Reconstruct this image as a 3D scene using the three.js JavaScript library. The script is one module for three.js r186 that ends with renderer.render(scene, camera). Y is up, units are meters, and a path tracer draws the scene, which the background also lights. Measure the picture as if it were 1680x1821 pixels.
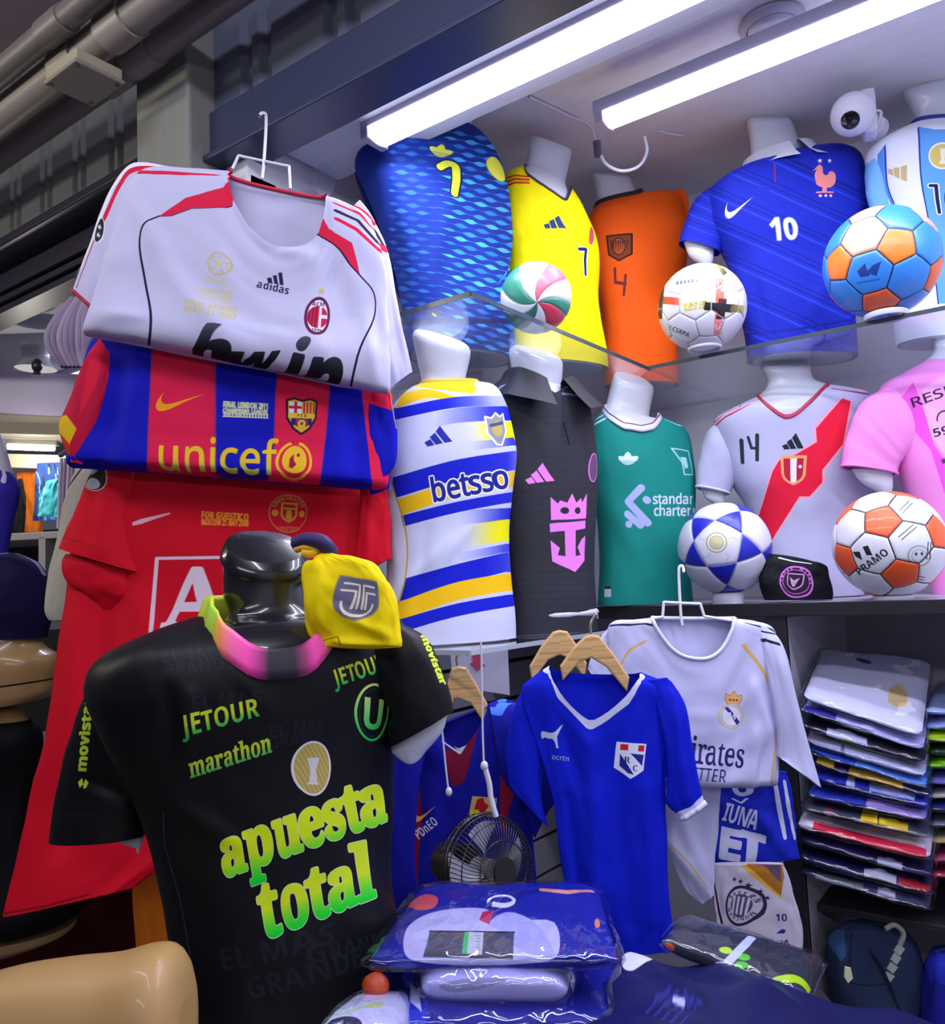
import * as THREE from 'three';
import { mergeGeometries, toCreasedNormals } from 'three/addons/utils/BufferGeometryUtils.js';
import { RoundedBoxGeometry } from 'three/addons/geometries/RoundedBoxGeometry.js';
import { ImprovedNoise } from 'three/addons/math/ImprovedNoise.js';
import { RectAreaLightUniformsLib } from 'three/addons/lights/RectAreaLightUniformsLib.js';

// ---------- camera, light, exposure ----------
const W = 1680, H = 1821, FPX = 1500, DEG = Math.PI / 180;
const scene = new THREE.Scene();
const camera = new THREE.PerspectiveCamera(2 * Math.atan(H / 2 / FPX) / DEG, W / H, 0.05, 60);
camera.position.set(0, 1.6, 0);
camera.rotation.set(5 * DEG, 36.3 * DEG, -2.5 * DEG, 'YXZ');
camera.updateMatrixWorld();
camera.updateProjectionMatrix();
const renderer = new THREE.WebGLRenderer({ antialias: true });
renderer.toneMapping = THREE.LinearToneMapping;
renderer.toneMappingExposure = 1.0;
renderer.shadowMap.enabled = true;
RectAreaLightUniformsLib.init();
const LIGHT = { shop: 41, aisle: 19, hall: 24, across: 16, world: 0.1 };  // aisle, hall and across drive lamps that stay out of view
scene.background = new THREE.Color(0.62, 0.66, 0.95).multiplyScalar(LIGHT.world);
const LEDBLUE = new THREE.Color(0.81, 0.81, 1.0);

// ---------- small helpers ----------
const V = (x, y, z) => new THREE.Vector3(x, y, z);
const FH = V(-Math.sin(36.3 * DEG), 0, -Math.cos(36.3 * DEG));      // horizontal viewing direction
const RH = V(Math.cos(36.3 * DEG), 0, -Math.sin(36.3 * DEG));       // horizontal right
const BK = FH.clone().negate();                                      // towards the camera
const ray = (px, py) => V((px - W / 2) / FPX, (H / 2 - py) / FPX, -1).applyQuaternion(camera.quaternion);
const at = (px, py, d) => { const r = ray(px, py); return r.multiplyScalar(d / r.dot(FH)).add(camera.position); };   // on the upright plane at horizontal depth d
const onY = (px, py, y) => { const r = ray(px, py); return r.multiplyScalar((y - camera.position.y) / r.y).add(camera.position); };
const onZ = (px, py, z) => { const r = ray(px, py); return r.multiplyScalar(z / r.z).add(camera.position); };
const onX = (px, py, x) => { const r = ray(px, py); return r.multiplyScalar(x / r.x).add(camera.position); };
const QI = camera.quaternion.clone().invert();
const proj = (p) => { const q = p.clone().sub(camera.position).applyQuaternion(QI); return [W / 2 - FPX * q.x / q.z, H / 2 + FPX * q.y / q.z]; };
const clamp = (x, a, b) => Math.max(a, Math.min(b, x)), lerp = (a, b, t) => a + (b - a) * t;
const smooth = (a, b, x) => { const t = clamp((x - a) / (b - a), 0, 1); return t * t * (3 - 2 * t); };
const noise = new ImprovedNoise();
const N3 = (x, y, z) => noise.noise(x, y, z);
function rng(seed) { let a = seed | 0; return () => { a = (a + 0x6d2b79f5) | 0; let t = Math.imul(a ^ (a >>> 15), 1 | a); t = (t + Math.imul(t ^ (t >>> 7), 61 | t)) ^ t; return ((t ^ (t >>> 14)) >>> 0) / 4294967296; }; }

const used = {};
const numbered = (n) => { const k = used[n] = (used[n] ?? -1) + 1; return k ? n + '_' + String(k).padStart(3, '0') : n; };
function tag(o, label, category, group, kind) { if (label) o.userData.label = label; if (category) o.userData.category = category; if (group) o.userData.group = group; if (kind) o.userData.kind = kind; return o; }
function thing(name, label, category, pos, group) { const o = new THREE.Group(); o.name = numbered(name); o.position.copy(pos); scene.add(o); return tag(o, label, category, group); }
function mesh(name, geo, m, parent, label) {
  const o = new THREE.Mesh(geo, m); o.name = parent === scene ? numbered(name) : name; o.castShadow = o.receiveShadow = true; parent.add(o);
  if (parent !== scene) { let k = 0; for (const c of parent.children) if (c !== o && c.name.replace(/_\d{3}$/, '') === name) k++; if (k) o.name = name + '_' + String(k).padStart(3, '0'); }
  if (label) o.userData.label = label;
  return o;
}
function struct(name, geo, m, parent = scene) { const o = mesh(name, geo, m, parent); o.userData.kind = 'structure'; return o; }
const M = (color, rough = 0.6, o = {}) => new THREE.MeshPhysicalMaterial({ color, roughness: rough, side: THREE.DoubleSide, ...o });
const box = (x0, x1, y0, y1, z0, z1, r = 0.003) => { const g = r ? new RoundedBoxGeometry(x1 - x0, y1 - y0, z1 - z0, 2, Math.min(r, (x1 - x0) / 2.1, (y1 - y0) / 2.1, (z1 - z0) / 2.1)) : new THREE.BoxGeometry(x1 - x0, y1 - y0, z1 - z0); return g.translate((x0 + x1) / 2, (y0 + y1) / 2, (z0 + z1) / 2); };
const merge = (a) => mergeGeometries(a.map((g) => { const h = g.index ? g.toNonIndexed() : g; for (const k of Object.keys(h.attributes)) if (!['position', 'normal', 'uv'].includes(k)) h.deleteAttribute(k); return h; }));
const tube = (pts, r, seg = 40, rad = 8, closed = false) => new THREE.TubeGeometry(new THREE.CatmullRomCurve3(pts, closed, 'centripetal'), seg, r, rad, closed);
const rod = (a, b, r, n = 10) => { const d = b.clone().sub(a), g = new THREE.CylinderGeometry(r, r, d.length(), n); g.applyQuaternion(new THREE.Quaternion().setFromUnitVectors(V(0, 1, 0), d.normalize())); return g.translate((a.x + b.x) / 2, (a.y + b.y) / 2, (a.z + b.z) / 2); };
const bar = (a, b, w, h, up = V(0, 1, 0)) => { const d = b.clone().sub(a), L = d.length(); d.normalize(); const s = new THREE.Vector3().crossVectors(d, up).normalize(), u = new THREE.Vector3().crossVectors(s, d); const g = new RoundedBoxGeometry(w, h, L, 1, Math.min(w, h) * 0.15); g.applyMatrix4(new THREE.Matrix4().makeBasis(s, u, d.clone().negate())); return g.translate((a.x + b.x) / 2, (a.y + b.y) / 2, (a.z + b.z) / 2); };
// a flat-faced solid whose outline lies on the upright plane at depth d; it is `thick` deep (away from the aisle)
function slab(O, pts, d, thick = 0.02, bevel = 0.002, holes = []) {
  const to = (p) => { const w = at(p[0], p[1], d).sub(O); return new THREE.Vector2(w.dot(RH), w.y); };
  const s = new THREE.Shape(pts.map(to)); for (const h of holes) s.holes.push(new THREE.Path(h.map(to)));
  const g = new THREE.ExtrudeGeometry(s, { depth: thick - 2 * bevel, bevelEnabled: bevel > 0, bevelSize: bevel, bevelThickness: bevel, bevelSegments: 2, curveSegments: 8 });
  g.translate(0, 0, -thick + bevel);
  const z = at(pts[0][0], pts[0][1], d).sub(O).dot(BK);
  g.translate(0, 0, z);
  return g.applyMatrix4(new THREE.Matrix4().makeBasis(RH, V(0, 1, 0), BK));
}
function canvasTex(c, rep) { const t = new THREE.CanvasTexture(c); t.colorSpace = THREE.SRGBColorSpace; t.magFilter = THREE.LinearFilter; t.wrapS = t.wrapT = THREE.RepeatWrapping; if (rep) t.repeat.set(...rep); return t; }
function noiseTex(n, f, seed = 0, srgb = false) {
  const d = new Uint8Array(n * n * 4);
  for (let y = 0; y < n; y++) for (let x = 0; x < n; x++) { const v = 255 * clamp(f(x / n, y / n, seed), 0, 1), i = (y * n + x) * 4; d[i] = d[i + 1] = d[i + 2] = v; d[i + 3] = 255; }
  const t = new THREE.DataTexture(d, n, n); t.magFilter = THREE.LinearFilter; t.minFilter = THREE.LinearMipmapLinearFilter; t.generateMipmaps = true; t.wrapS = t.wrapT = THREE.RepeatWrapping; if (srgb) t.colorSpace = THREE.SRGBColorSpace; t.needsUpdate = true; return t;
}
const wallTone = noiseTex(256, (x, y) => 0.95 + 0.025 * N3(x * 6, y * 6, 1) + 0.02 * N3(x * 22, y * 22, 3) + 0.02 * N3(x * 90, y * 90, 5), 0, true);
const filmBump = noiseTex(512, (x, y) => { let v = 0; const a = x * 6.283, b = y * 6.283; for (const [f, w] of [[1.2, 0.5], [2.6, 0.3], [5, 0.2]]) v += w * Math.abs(N3(Math.cos(a) * f, Math.sin(a) * f + Math.cos(b) * f * 1.4, Math.sin(b) * f * 1.4 + 7)); return 1 - 1.6 * v; });

// ---------- cloth and torso builder ----------
// rows run from the top down: [[lx, ly], [rx, ry], {d, k, p}] photo-plane points of the left and right edge, d = metres towards the aisle.
// s runs round the body (0 back, .25 left seam, .5 front, .75 right seam), t from top to bottom.
const uWarp = (s) => s < 0.25 ? s * 0.6 : s < 0.75 ? 0.15 + (s - 0.25) * 1.4 : 0.85 + (s - 0.75) * 0.6;
function cr(a, b, c, d, t) { return 0.5 * (2 * b + (c - a) * t + (2 * a - 5 * b + 4 * c - d) * t * t + (3 * b - a - 3 * c + d) * t * t * t); }
function loft(O, D, rows, o = {}) {
  const phi = (o.phi ?? 0) * DEG, k0 = o.k ?? 0.55, p0 = o.p ?? 2.3, ns = o.ns ?? 72, nt = o.nt ?? 60, inset = o.inset ?? 0;
  const data = rows.map(([l, r, q = {}]) => { const L = at(l[0], l[1], D - (q.d ?? 0)), R = at(r[0], r[1], D - (q.d ?? 0)); return [L.x, L.y, L.z, R.x, R.y, R.z, q.k ?? k0, q.p ?? p0, q.ft ?? 0, q.in ?? inset]; });
  const cum = [0];
  for (let i = 1; i < data.length; i++) { const a = data[i - 1], b = data[i]; cum.push(cum[i - 1] + Math.max(0.002, Math.hypot((a[0] + a[3] - b[0] - b[3]) / 2, (a[1] + a[4] - b[1] - b[4]) / 2, (a[2] + a[5] - b[2] - b[5]) / 2) + 0.35 * Math.abs(Math.hypot(a[0] - a[3], a[2] - a[5]) - Math.hypot(b[0] - b[3], b[2] - b[5])) )); }
  const LEN = cum[cum.length - 1];
  const row = (t) => { const x = clamp(t, 0, 1) * LEN; let i = 0; while (i < data.length - 2 && cum[i + 1] < x) i++; const f = (x - cum[i]) / (cum[i + 1] - cum[i]), a = data[Math.max(0, i - 1)], b = data[i], c = data[i + 1], d = data[Math.min(data.length - 1, i + 2)]; return b.map((_, j) => o.linear ? lerp(b[j], c[j], f) : cr(a[j], b[j], c[j], d[j], f)); };
  const cphi = Math.cos(phi), sphi = Math.sin(phi);
  const E1 = RH.clone().multiplyScalar(cphi).addScaledVector(BK, -sphi), EZ = BK.clone().multiplyScalar(cphi).addScaledVector(RH, sphi);
  const point = (s, t) => {
    const r = row(t), k = r[6], p = r[7];
    const hx = V(r[3] - r[0], r[4] - r[1], r[5] - r[2]).multiplyScalar(0.5), P = V(r[0] + r[3], r[1] + r[4], r[2] + r[5]).multiplyScalar(0.5).sub(O);
    const w = Math.max(1e-4, (o.tube ? hx.length() : Math.hypot(hx.x, hx.z)) - r[9]), th = 2 * Math.PI * s, c0 = -Math.sin(th), s0 = -Math.cos(th);
    const cx = Math.sign(c0) * Math.abs(c0) ** (2 / p), sz = Math.sign(s0) * Math.abs(s0) ** (2 / p);
    const front = sz > 0 ? (o.kf ?? 1) : (o.kb ?? 1);
    P.y -= r[8] * sz;
    if (o.tube) return P.addScaledVector(hx.normalize(), cx * w).addScaledVector(BK, sz * w * k * front);
    const a = w / Math.sqrt(cphi * cphi + k * k * sphi * sphi);
    P.addScaledVector(E1, a * cx).addScaledVector(EZ, a * k * sz * front); P.y += hx.y * cx * 0.9;
    return P;
  };
  const neck = o.neck, t0 = (s) => { if (!neck) return 0; const sz = -Math.cos(2 * Math.PI * s), cx = Math.abs(Math.sin(2 * Math.PI * s)); return sz > 0 ? lerp(neck.side ?? 0, neck.front, neck.v ? clamp(1 - cx, 0, 1) ** neck.v : sz ** (neck.e ?? 1.3)) : lerp(neck.side ?? 0, neck.back ?? 0, (-sz) ** 1.2); };
  let nl = null;
  if (neck?.curve) {
    const C = neck.curve, yAt = (x) => { if (x <= C[0][0] || x >= C[C.length - 1][0]) return -1; let i = 0; while (i < C.length - 2 && C[i + 1][0] < x) i++; return lerp(C[i][1], C[i + 1][1], (x - C[i][0]) / (C[i + 1][0] - C[i][0])); };
    nl = []; for (let i = 0; i <= ns; i++) { const s = i / ns, sz = -Math.cos(2 * Math.PI * s); let a = 0; if (sz > 0) for (let q = 0; q < 90; q++) { a = q / 120; const [x, y] = proj(point(s, a).add(O)); if (y >= yAt(x)) break; } else a = (neck.back ?? 0) * (-sz) ** 1.2; nl.push(a); }
    for (let k = 0; k < 1; k++) nl = nl.map((v, i) => (nl[(i - 1 + ns) % ns] + 2 * v + nl[(i + 1) % ns]) / 4);
  }
  const tt = (s, j) => { const a = nl ? nl[Math.round(s * ns)] : t0(s); return lerp(a, 1, j / nt); };
  const pos = new Float32Array((ns + 1) * (nt + 1) * 3), uv = new Float32Array((ns + 1) * (nt + 1) * 2), idx = [];
  const P = [];
  for (let j = 0; j <= nt; j++) for (let i = 0; i <= ns; i++) { const s = i / ns, t = tt(s, j), n = j * (ns + 1) + i, p = point(s, t); P.push(p); uv[n * 2] = uWarp(s); uv[n * 2 + 1] = 1 - t; }
  for (let j = 0; j < nt; j++) for (let i = 0; i < ns; i++) { const a = j * (ns + 1) + i, b = a + 1, c = a + ns + 1, d = c + 1; idx.push(a, c, b, b, c, d); }
  const put = () => P.forEach((p, n) => { pos[n * 3] = p.x; pos[n * 3 + 1] = p.y; pos[n * 3 + 2] = p.z; });
  put();
  const g = new THREE.BufferGeometry(); g.setAttribute('position', new THREE.BufferAttribute(pos, 3)); g.setAttribute('uv', new THREE.BufferAttribute(uv, 2)); g.setIndex(idx); g.computeVertexNormals();
  const seam = () => { const na = g.attributes.normal; for (let j = 0; j <= nt; j++) { const a = j * (ns + 1), b = a + ns, x = na.getX(a) + na.getX(b), y = na.getY(a) + na.getY(b), z = na.getZ(a) + na.getZ(b), l = Math.hypot(x, y, z) || 1; na.setXYZ(a, x / l, y / l, z / l); na.setXYZ(b, x / l, y / l, z / l); } };
  seam();
  const pix = P.map((p) => proj(p.clone().add(O)));
  const [amp, fu, fv, sd] = o.wr ?? [0, 1, 1, 0];
  if (amp || o.folds) {
    const na = g.attributes.normal;
    for (let j = 0; j <= nt; j++) for (let i = 0; i <= ns; i++) {
      const n = j * (ns + 1) + i, s = i / ns, a = 2 * Math.PI * s, edge = smooth(0, 0.12, j / nt) * (o.freeHem ? 1 : 0.35 + 0.65 * smooth(0, 0.1, 1 - j / nt));
      const cx = Math.cos(a) * fu, sy = Math.sin(a) * fu, t = j / nt * fv;
      let h = amp * edge * (N3(cx + sd, sy + t * 0.35, t) + 0.5 * N3(cx * 2.1 + sd, sy * 2.1 - t * 0.6, t * 1.7 + 9) + 0.25 * N3(cx * 4.3, sy * 4.3 + t, t * 2.6 + 4 + sd));
      if (o.folds && na.getX(n) * BK.x + na.getZ(n) * BK.z > -0.1) for (const [x0, y0, x1, y1, mm, wd] of o.folds) { const [x, y] = pix[n], dx = x1 - x0, dy = y1 - y0, q = ((x - x0) * dx + (y - y0) * dy) / (dx * dx + dy * dy), f = clamp(q, 0, 1), d2 = (x - x0 - dx * f) ** 2 + (y - y0 - dy * f) ** 2; h += mm / 1000 * Math.exp(-d2 / (wd * wd)) * Math.sin(Math.PI * clamp(0.15 + 0.7 * f, 0, 1)); }
      P[n].addScaledVector(V(na.getX(n), na.getY(n), na.getZ(n)), h);
    }
    for (let j = 0; j <= nt; j++) P[j * (ns + 1) + ns].copy(P[j * (ns + 1)]);
    put(); g.computeVertexNormals(); seam();
  }
  // closing caps
  const caps = [];
  const cap = (j, bulge) => { const c = V(0, 0, 0); for (let i = 0; i < ns; i++) c.add(P[j * (ns + 1) + i]); c.multiplyScalar(1 / ns); const base = c.clone(); c.y += bulge; const v = [], q = []; const R = 4; for (let k = 0; k <= R; k++) for (let i = 0; i <= ns; i++) { const f = k / R, p = P[j * (ns + 1) + i].clone().lerp(base, f); p.y += bulge * (1 - (1 - f) ** 2); v.push(p.x, p.y, p.z); } for (let k = 0; k < R; k++) for (let i = 0; i < ns; i++) { const a = k * (ns + 1) + i; q.push(a, a + 1, a + ns + 1, a + 1, a + ns + 2, a + ns + 1); } const cg = new THREE.BufferGeometry(); cg.setAttribute('position', new THREE.Float32BufferAttribute(v, 3)); const un = []; for (let k = 0; k <= R; k++) for (let i = 0; i <= ns; i++) un.push(uWarp(i / ns), j ? 0.002 : 0.998); cg.setAttribute('uv', new THREE.Float32BufferAttribute(un, 2)); cg.setIndex(q); cg.computeVertexNormals(); return cg; };
  let geo = g;
  if (o.capTop !== undefined) caps.push(cap(0, o.capTop));
  if (o.capBot !== undefined) caps.push(cap(nt, o.capBot));
  if (caps.length) geo = mergeGeometries([g.toNonIndexed(), ...caps.map((c) => c.toNonIndexed())]);
  const spix = P.map((p) => proj(p.clone().add(O)));
  return { geo, flat: !o.tube && k0 < 0.2, O, P, pix: spix, ns, nt, uv, point, t0, LEN, edge: (j) => { const a = []; for (let i = 0; i < ns; i++) a.push(P[j * (ns + 1) + i].clone()); return a; } };
}
// a printed surface: canvas in the (s, t) frame of a loft; drawing calls take photo-frame points and are carried to the cloth
class Skin {
  constructor(L, size = 1024, base = '#fff', w = size) {
    this.L = L; this.n = size; this.w = w; this.c = document.createElement('canvas'); this.c.width = w; this.c.height = size; this.g = this.c.getContext('2d'); this.g.fillStyle = base; this.g.fillRect(0, 0, w, size);
    this.g.lineJoin = this.g.lineCap = 'round';
    if (L.flat) { this.g.beginPath(); this.g.rect(0.15 * w, 0, 0.7 * w, size); this.g.clip(); }
  }
  inv(px, py) {
    const { pix, ns, nt, uv } = this.L, st = ns + 1, S0 = Math.round(ns * 0.12), S1 = Math.round(ns * 0.88);
    let best = 1e18, bi = 0, bj = 0;
    for (let j = 0; j < nt; j++) for (let i = S0; i < S1; i++) { const a = pix[j * st + i], b = pix[j * st + i + 1], c = pix[(j + 1) * st + i]; const area = (b[0] - a[0]) * (c[1] - a[1]) - (b[1] - a[1]) * (c[0] - a[0]); if (area <= 0.02) continue; const mx = (b[0] + c[0]) / 2, my = (b[1] + c[1]) / 2, d = (mx - px) ** 2 + (my - py) ** 2; if (d < best) { best = d; bi = i; bj = j; } }
    const a = pix[bj * st + bi], b = pix[bj * st + bi + 1], c = pix[(bj + 1) * st + bi], e = [b[0] - a[0], b[1] - a[1]], f = [c[0] - a[0], c[1] - a[1]], det = e[0] * f[1] - e[1] * f[0];
    const dx = px - a[0], dy = py - a[1], q = clamp((dx * f[1] - dy * f[0]) / det, -12, 12), r = clamp((e[0] * dy - e[1] * dx) / det, -12, 12);
    const k = bj * st + bi, u = uv[k * 2] + q * (uv[(k + 1) * 2] - uv[k * 2]) + r * (uv[(k + st) * 2] - uv[k * 2]), v = uv[k * 2 + 1] + q * (uv[(k + 1) * 2 + 1] - uv[k * 2 + 1]) + r * (uv[(k + st) * 2 + 1] - uv[k * 2 + 1]);
    return [u * this.w, (1 - v) * this.n];
  }
  path(pts, closed) { const g = this.g; g.beginPath(); const q = []; const m = pts.length, e = closed ? m : m - 1; for (let i = 0; i < e; i++) { const a = pts[i], b = pts[(i + 1) % m], n = Math.max(1, Math.ceil(Math.hypot(b[0] - a[0], b[1] - a[1]) / 14)); for (let k = 0; k < n; k++) q.push([lerp(a[0], b[0], k / n), lerp(a[1], b[1], k / n)]); } if (!closed) q.push(pts[m - 1]); q.forEach((p, i) => { const [x, y] = this.inv(...p); i ? g.lineTo(x, y) : g.moveTo(x, y); }); if (closed) g.closePath(); }
  curve(pts, closed) { const c = new THREE.CatmullRomCurve3(pts.map((p) => V(p[0], p[1], 0)), !!closed, 'centripetal'); return c.getPoints(pts.length * 6).map((p) => [p.x, p.y]); }
  poly(pts, fill, sm) { this.path(sm ? this.curve(pts, true) : pts, true); this.g.fillStyle = fill; this.g.fill(); return this; }
  line(pts, color, wpx, sm) { const m = pts[Math.floor(pts.length / 2)]; const J = this.jac(...m); const sc = Math.sqrt(Math.abs(J[0] * J[3] - J[1] * J[2])); this.path(sm ? this.curve(pts) : pts, false); this.g.strokeStyle = color; this.g.lineWidth = wpx * sc; this.g.stroke(); return this; }
  jac(px, py) { const a = this.inv(px - 7, py), b = this.inv(px + 7, py), c = this.inv(px, py - 7), d = this.inv(px, py + 7), J = [(b[0] - a[0]) / 14, (b[1] - a[1]) / 14, (d[0] - c[0]) / 14, (d[1] - c[1]) / 14]; const cap = this.maxJ ?? 5; for (const i of [0, 2]) { const l = Math.hypot(J[i], J[i + 1]); if (l > cap) { J[i] *= cap / l; J[i + 1] *= cap / l; } } return J; }
  // draw fn(ctx) in photo pixels about the photo point (px, py), turned by deg
  on(px, py, deg, fn, sx = 1, sy = sx) { const g = this.g, J = this.jac(px, py), [x, y] = this.inv(px, py); g.save(); g.transform(J[0], J[1], J[2], J[3], x, y); g.rotate(deg * DEG); g.scale(sx, sy); fn(g); g.restore(); return this; }
  // lettering set glyph by glyph along a straight photo line
  text(str, x0, y0, x1, y1, h, o = {}) {
    const g = this.g; g.save(); g.font = (o.font ?? 'bold 100px sans-serif'); const total = g.measureText(str).width; g.restore();
    const L = Math.hypot(x1 - x0, y1 - y0), ang = Math.atan2(y1 - y0, x1 - x0) / DEG; let adv = 0;
    for (const pass of o.stroke ? [0, 1] : [1]) { adv = 0; for (const ch of str) { const w = this.wd(ch, o.font); const f = (adv + w / 2) / total, up = o.up ?? 0; const px = lerp(x0, x1, f), py = lerp(y0, y1, f) - up; if (ch !== ' ') this.on(px, py, ang, (c) => { c.translate(0, up); c.transform(1, 0, o.skew ?? 0, 1, 0, 0); c.scale(L / total, h / 100); c.font = o.font ?? 'bold 100px sans-serif'; c.textAlign = 'center'; c.textBaseline = 'alphabetic'; if (!pass) { c.strokeStyle = o.stroke; c.lineWidth = o.sw ?? 14; c.strokeText(ch, 0, 0); } else { c.fillStyle = typeof o.color === 'function' ? o.color(c) : o.color ?? '#000'; if (o.bold) { c.strokeStyle = c.fillStyle; c.lineWidth = o.bold; c.strokeText(ch, 0, 0); } c.fillText(ch, 0, 0); } }); adv += w; } }
    return this;
  }
  wd(ch, font) { const g = this.g; g.save(); g.setTransform(1, 0, 0, 1, 0, 0); g.font = font ?? 'bold 100px sans-serif'; const w = g.measureText(ch).width; g.restore(); return w; }
  mat(o = {}) { const t = canvasTex(this.c); t.anisotropy = 8; return new THREE.MeshPhysicalMaterial({ map: t, roughness: 0.7, side: THREE.DoubleSide, specularIntensity: 0.3, ...o }); }
}
// emblems, drawn about the origin at a unit size (about 1 high or wide)
const P2 = (g, pts, fill, stroke, w) => { g.beginPath(); pts.forEach((p, i) => i ? g.lineTo(p[0], p[1]) : g.moveTo(p[0], p[1])); g.closePath(); if (fill) { g.fillStyle = fill; g.fill(); } if (stroke) { g.strokeStyle = stroke; g.lineWidth = w; g.stroke(); } };
const ell = (g, x, y, a, b, fill, stroke, w) => { g.beginPath(); g.ellipse(x, y, a, b, 0, 0, 7); if (fill) { g.fillStyle = fill; g.fill(); } if (stroke) { g.strokeStyle = stroke; g.lineWidth = w; g.stroke(); } };
const txt = (g, s, x, y, h, fill, font = 'bold', fam = 'sans-serif', stretch = 1) => { g.save(); g.translate(x, y); g.scale(h / 100 * stretch, h / 100); g.font = font + ' 100px ' + fam; g.textAlign = 'center'; g.textBaseline = 'middle'; g.fillStyle = fill; g.fillText(s, 0, 0); g.restore(); };
const bars3 = (c) => (g) => { for (const [x, h] of [[-0.36, 0.34], [-0.06, 0.62], [0.26, 0.92]]) P2(g, [[x - 0.1, 0.45], [x + 0.16, 0.45], [x + 0.16 - h * 0.32, 0.45 - h], [x - 0.12 - h * 0.22, 0.45 - h * 0.72]], c); };
const bars3old = (c) => (g) => { P2(g, [[-0.42, 0.12], [-0.2, 0.02], [-0.08, 0.42], [-0.3, 0.42]], c); P2(g, [[-0.14, -0.12], [0.06, -0.2], [0.24, 0.42], [0.02, 0.42]], c); P2(g, [[0.14, -0.36], [0.34, -0.44], [0.56, 0.42], [0.34, 0.42]], c); };
const swoosh = (c) => (g) => { g.beginPath(); g.moveTo(0.5, -0.2); g.bezierCurveTo(0.1, -0.02, -0.2, 0.12, -0.33, 0.06); g.bezierCurveTo(-0.42, 0.01, -0.4, -0.1, -0.3, -0.24); g.bezierCurveTo(-0.5, -0.02, -0.58, 0.16, -0.44, 0.23); g.bezierCurveTo(-0.28, 0.29, 0.05, 0.06, 0.5, -0.2); g.closePath(); g.fillStyle = c; g.fill(); };
const trefoil = (c, gap) => (g) => { g.fillStyle = c; for (const [a, len] of [[-52, 0.56], [0, 0.62], [52, 0.56]]) { g.save(); g.translate(0, 0.2); g.rotate(a * DEG); g.beginPath(); g.moveTo(0, 0.05); g.bezierCurveTo(-0.26, -0.1, -0.2, -len * 0.8, 0, -len); g.bezierCurveTo(0.2, -len * 0.8, 0.26, -0.1, 0, 0.05); g.fill(); g.restore(); } g.beginPath(); g.ellipse(0, 0.14, 0.3, 0.22, 0, 0, 7); g.fill(); g.fillStyle = gap; for (const y of [0.12, 0.2, 0.28]) g.fillRect(-0.45, y, 0.9, 0.025); };
const leaper = (c) => (g) => { g.beginPath(); g.moveTo(-0.5, 0.02); g.bezierCurveTo(-0.5, -0.2, -0.3, -0.16, -0.15, -0.12); g.bezierCurveTo(0.1, -0.06, 0.25, -0.1, 0.38, -0.38); g.lineTo(0.48, -0.46); g.bezierCurveTo(0.42, -0.2, 0.38, -0.05, 0.34, 0.06); g.bezierCurveTo(0.38, 0.25, 0.42, 0.4, 0.5, 0.6); g.lineTo(0.38, 0.58); g.bezierCurveTo(0.32, 0.35, 0.24, 0.2, 0.1, 0.16); g.bezierCurveTo(-0.1, 0.18, -0.2, 0.14, -0.3, 0.12); g.lineTo(-0.38, 0.2); g.lineTo(-0.48, 0.16); g.closePath(); g.fillStyle = c; g.fill(); };
const star = (g, x, y, r, c) => { g.beginPath(); for (let i = 0; i < 10; i++) { const a = -Math.PI / 2 + i * Math.PI / 5, q = i % 2 ? r * 0.42 : r; i ? g.lineTo(x + q * Math.cos(a), y + q * Math.sin(a)) : g.moveTo(x + q * Math.cos(a), y + q * Math.sin(a)); } g.closePath(); g.fillStyle = c; g.fill(); };
const shieldPath = (g, w, h) => { g.beginPath(); g.moveTo(-w, -h); g.lineTo(w, -h); g.lineTo(w, h * 0.1); g.bezierCurveTo(w, h * 0.6, w * 0.5, h * 0.85, 0, h); g.bezierCurveTo(-w * 0.5, h * 0.85, -w, h * 0.6, -w, h * 0.1); g.closePath(); };
const ringText = (g, s, r, a0, a1, h, c) => { [...s].forEach((ch, i) => { const a = lerp(a0, a1, (i + 0.5) / s.length) * DEG; g.save(); g.translate(r * Math.sin(a), -r * Math.cos(a)); g.rotate(a); txt(g, ch, 0, 0, h, c); g.restore(); }); };
// ---------- the place: stall, frontage, hall, next stall ----------
const ZF = -1.3, ZB = -2.78, XW = -1.62, YC = 2.93;
const white = M(0xf0f0f6, 0.75, { map: wallTone }), ceilW = M(0xf2f1f6, 0.7, { map: wallTone }), darkSteel = M(0x5a6072, 0.42, { metalness: 0.25 }), beamSteel = M(0x3c4260, 0.38, { metalness: 0.3 });
struct('floor', box(-7, 4, -0.1, 0, -6, 4, 0), M(0x6a6a70, 0.5));
struct('wall_back', box(XW - 0.1, 2.4, 0, YC + 0.1, ZB - 0.08, ZB, 0), white);
struct('wall_left', box(XW - 0.08, XW, 0, YC, ZB, ZF - 0.02, 0), white);
struct('ceiling', box(XW - 0.08, 2.4, YC, YC + 0.08, ZB, ZF - 0.1, 0), ceilW);
struct('wall_right', box(2.4, 2.48, 0, 3.4, ZB, 4, 0), white);
struct('ceiling_hall', box(-7, 2.5, 3.42, 3.5, ZF - 0.3, 4, 0), M(0x8c7f8c, 0.8, { map: wallTone }));
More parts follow.
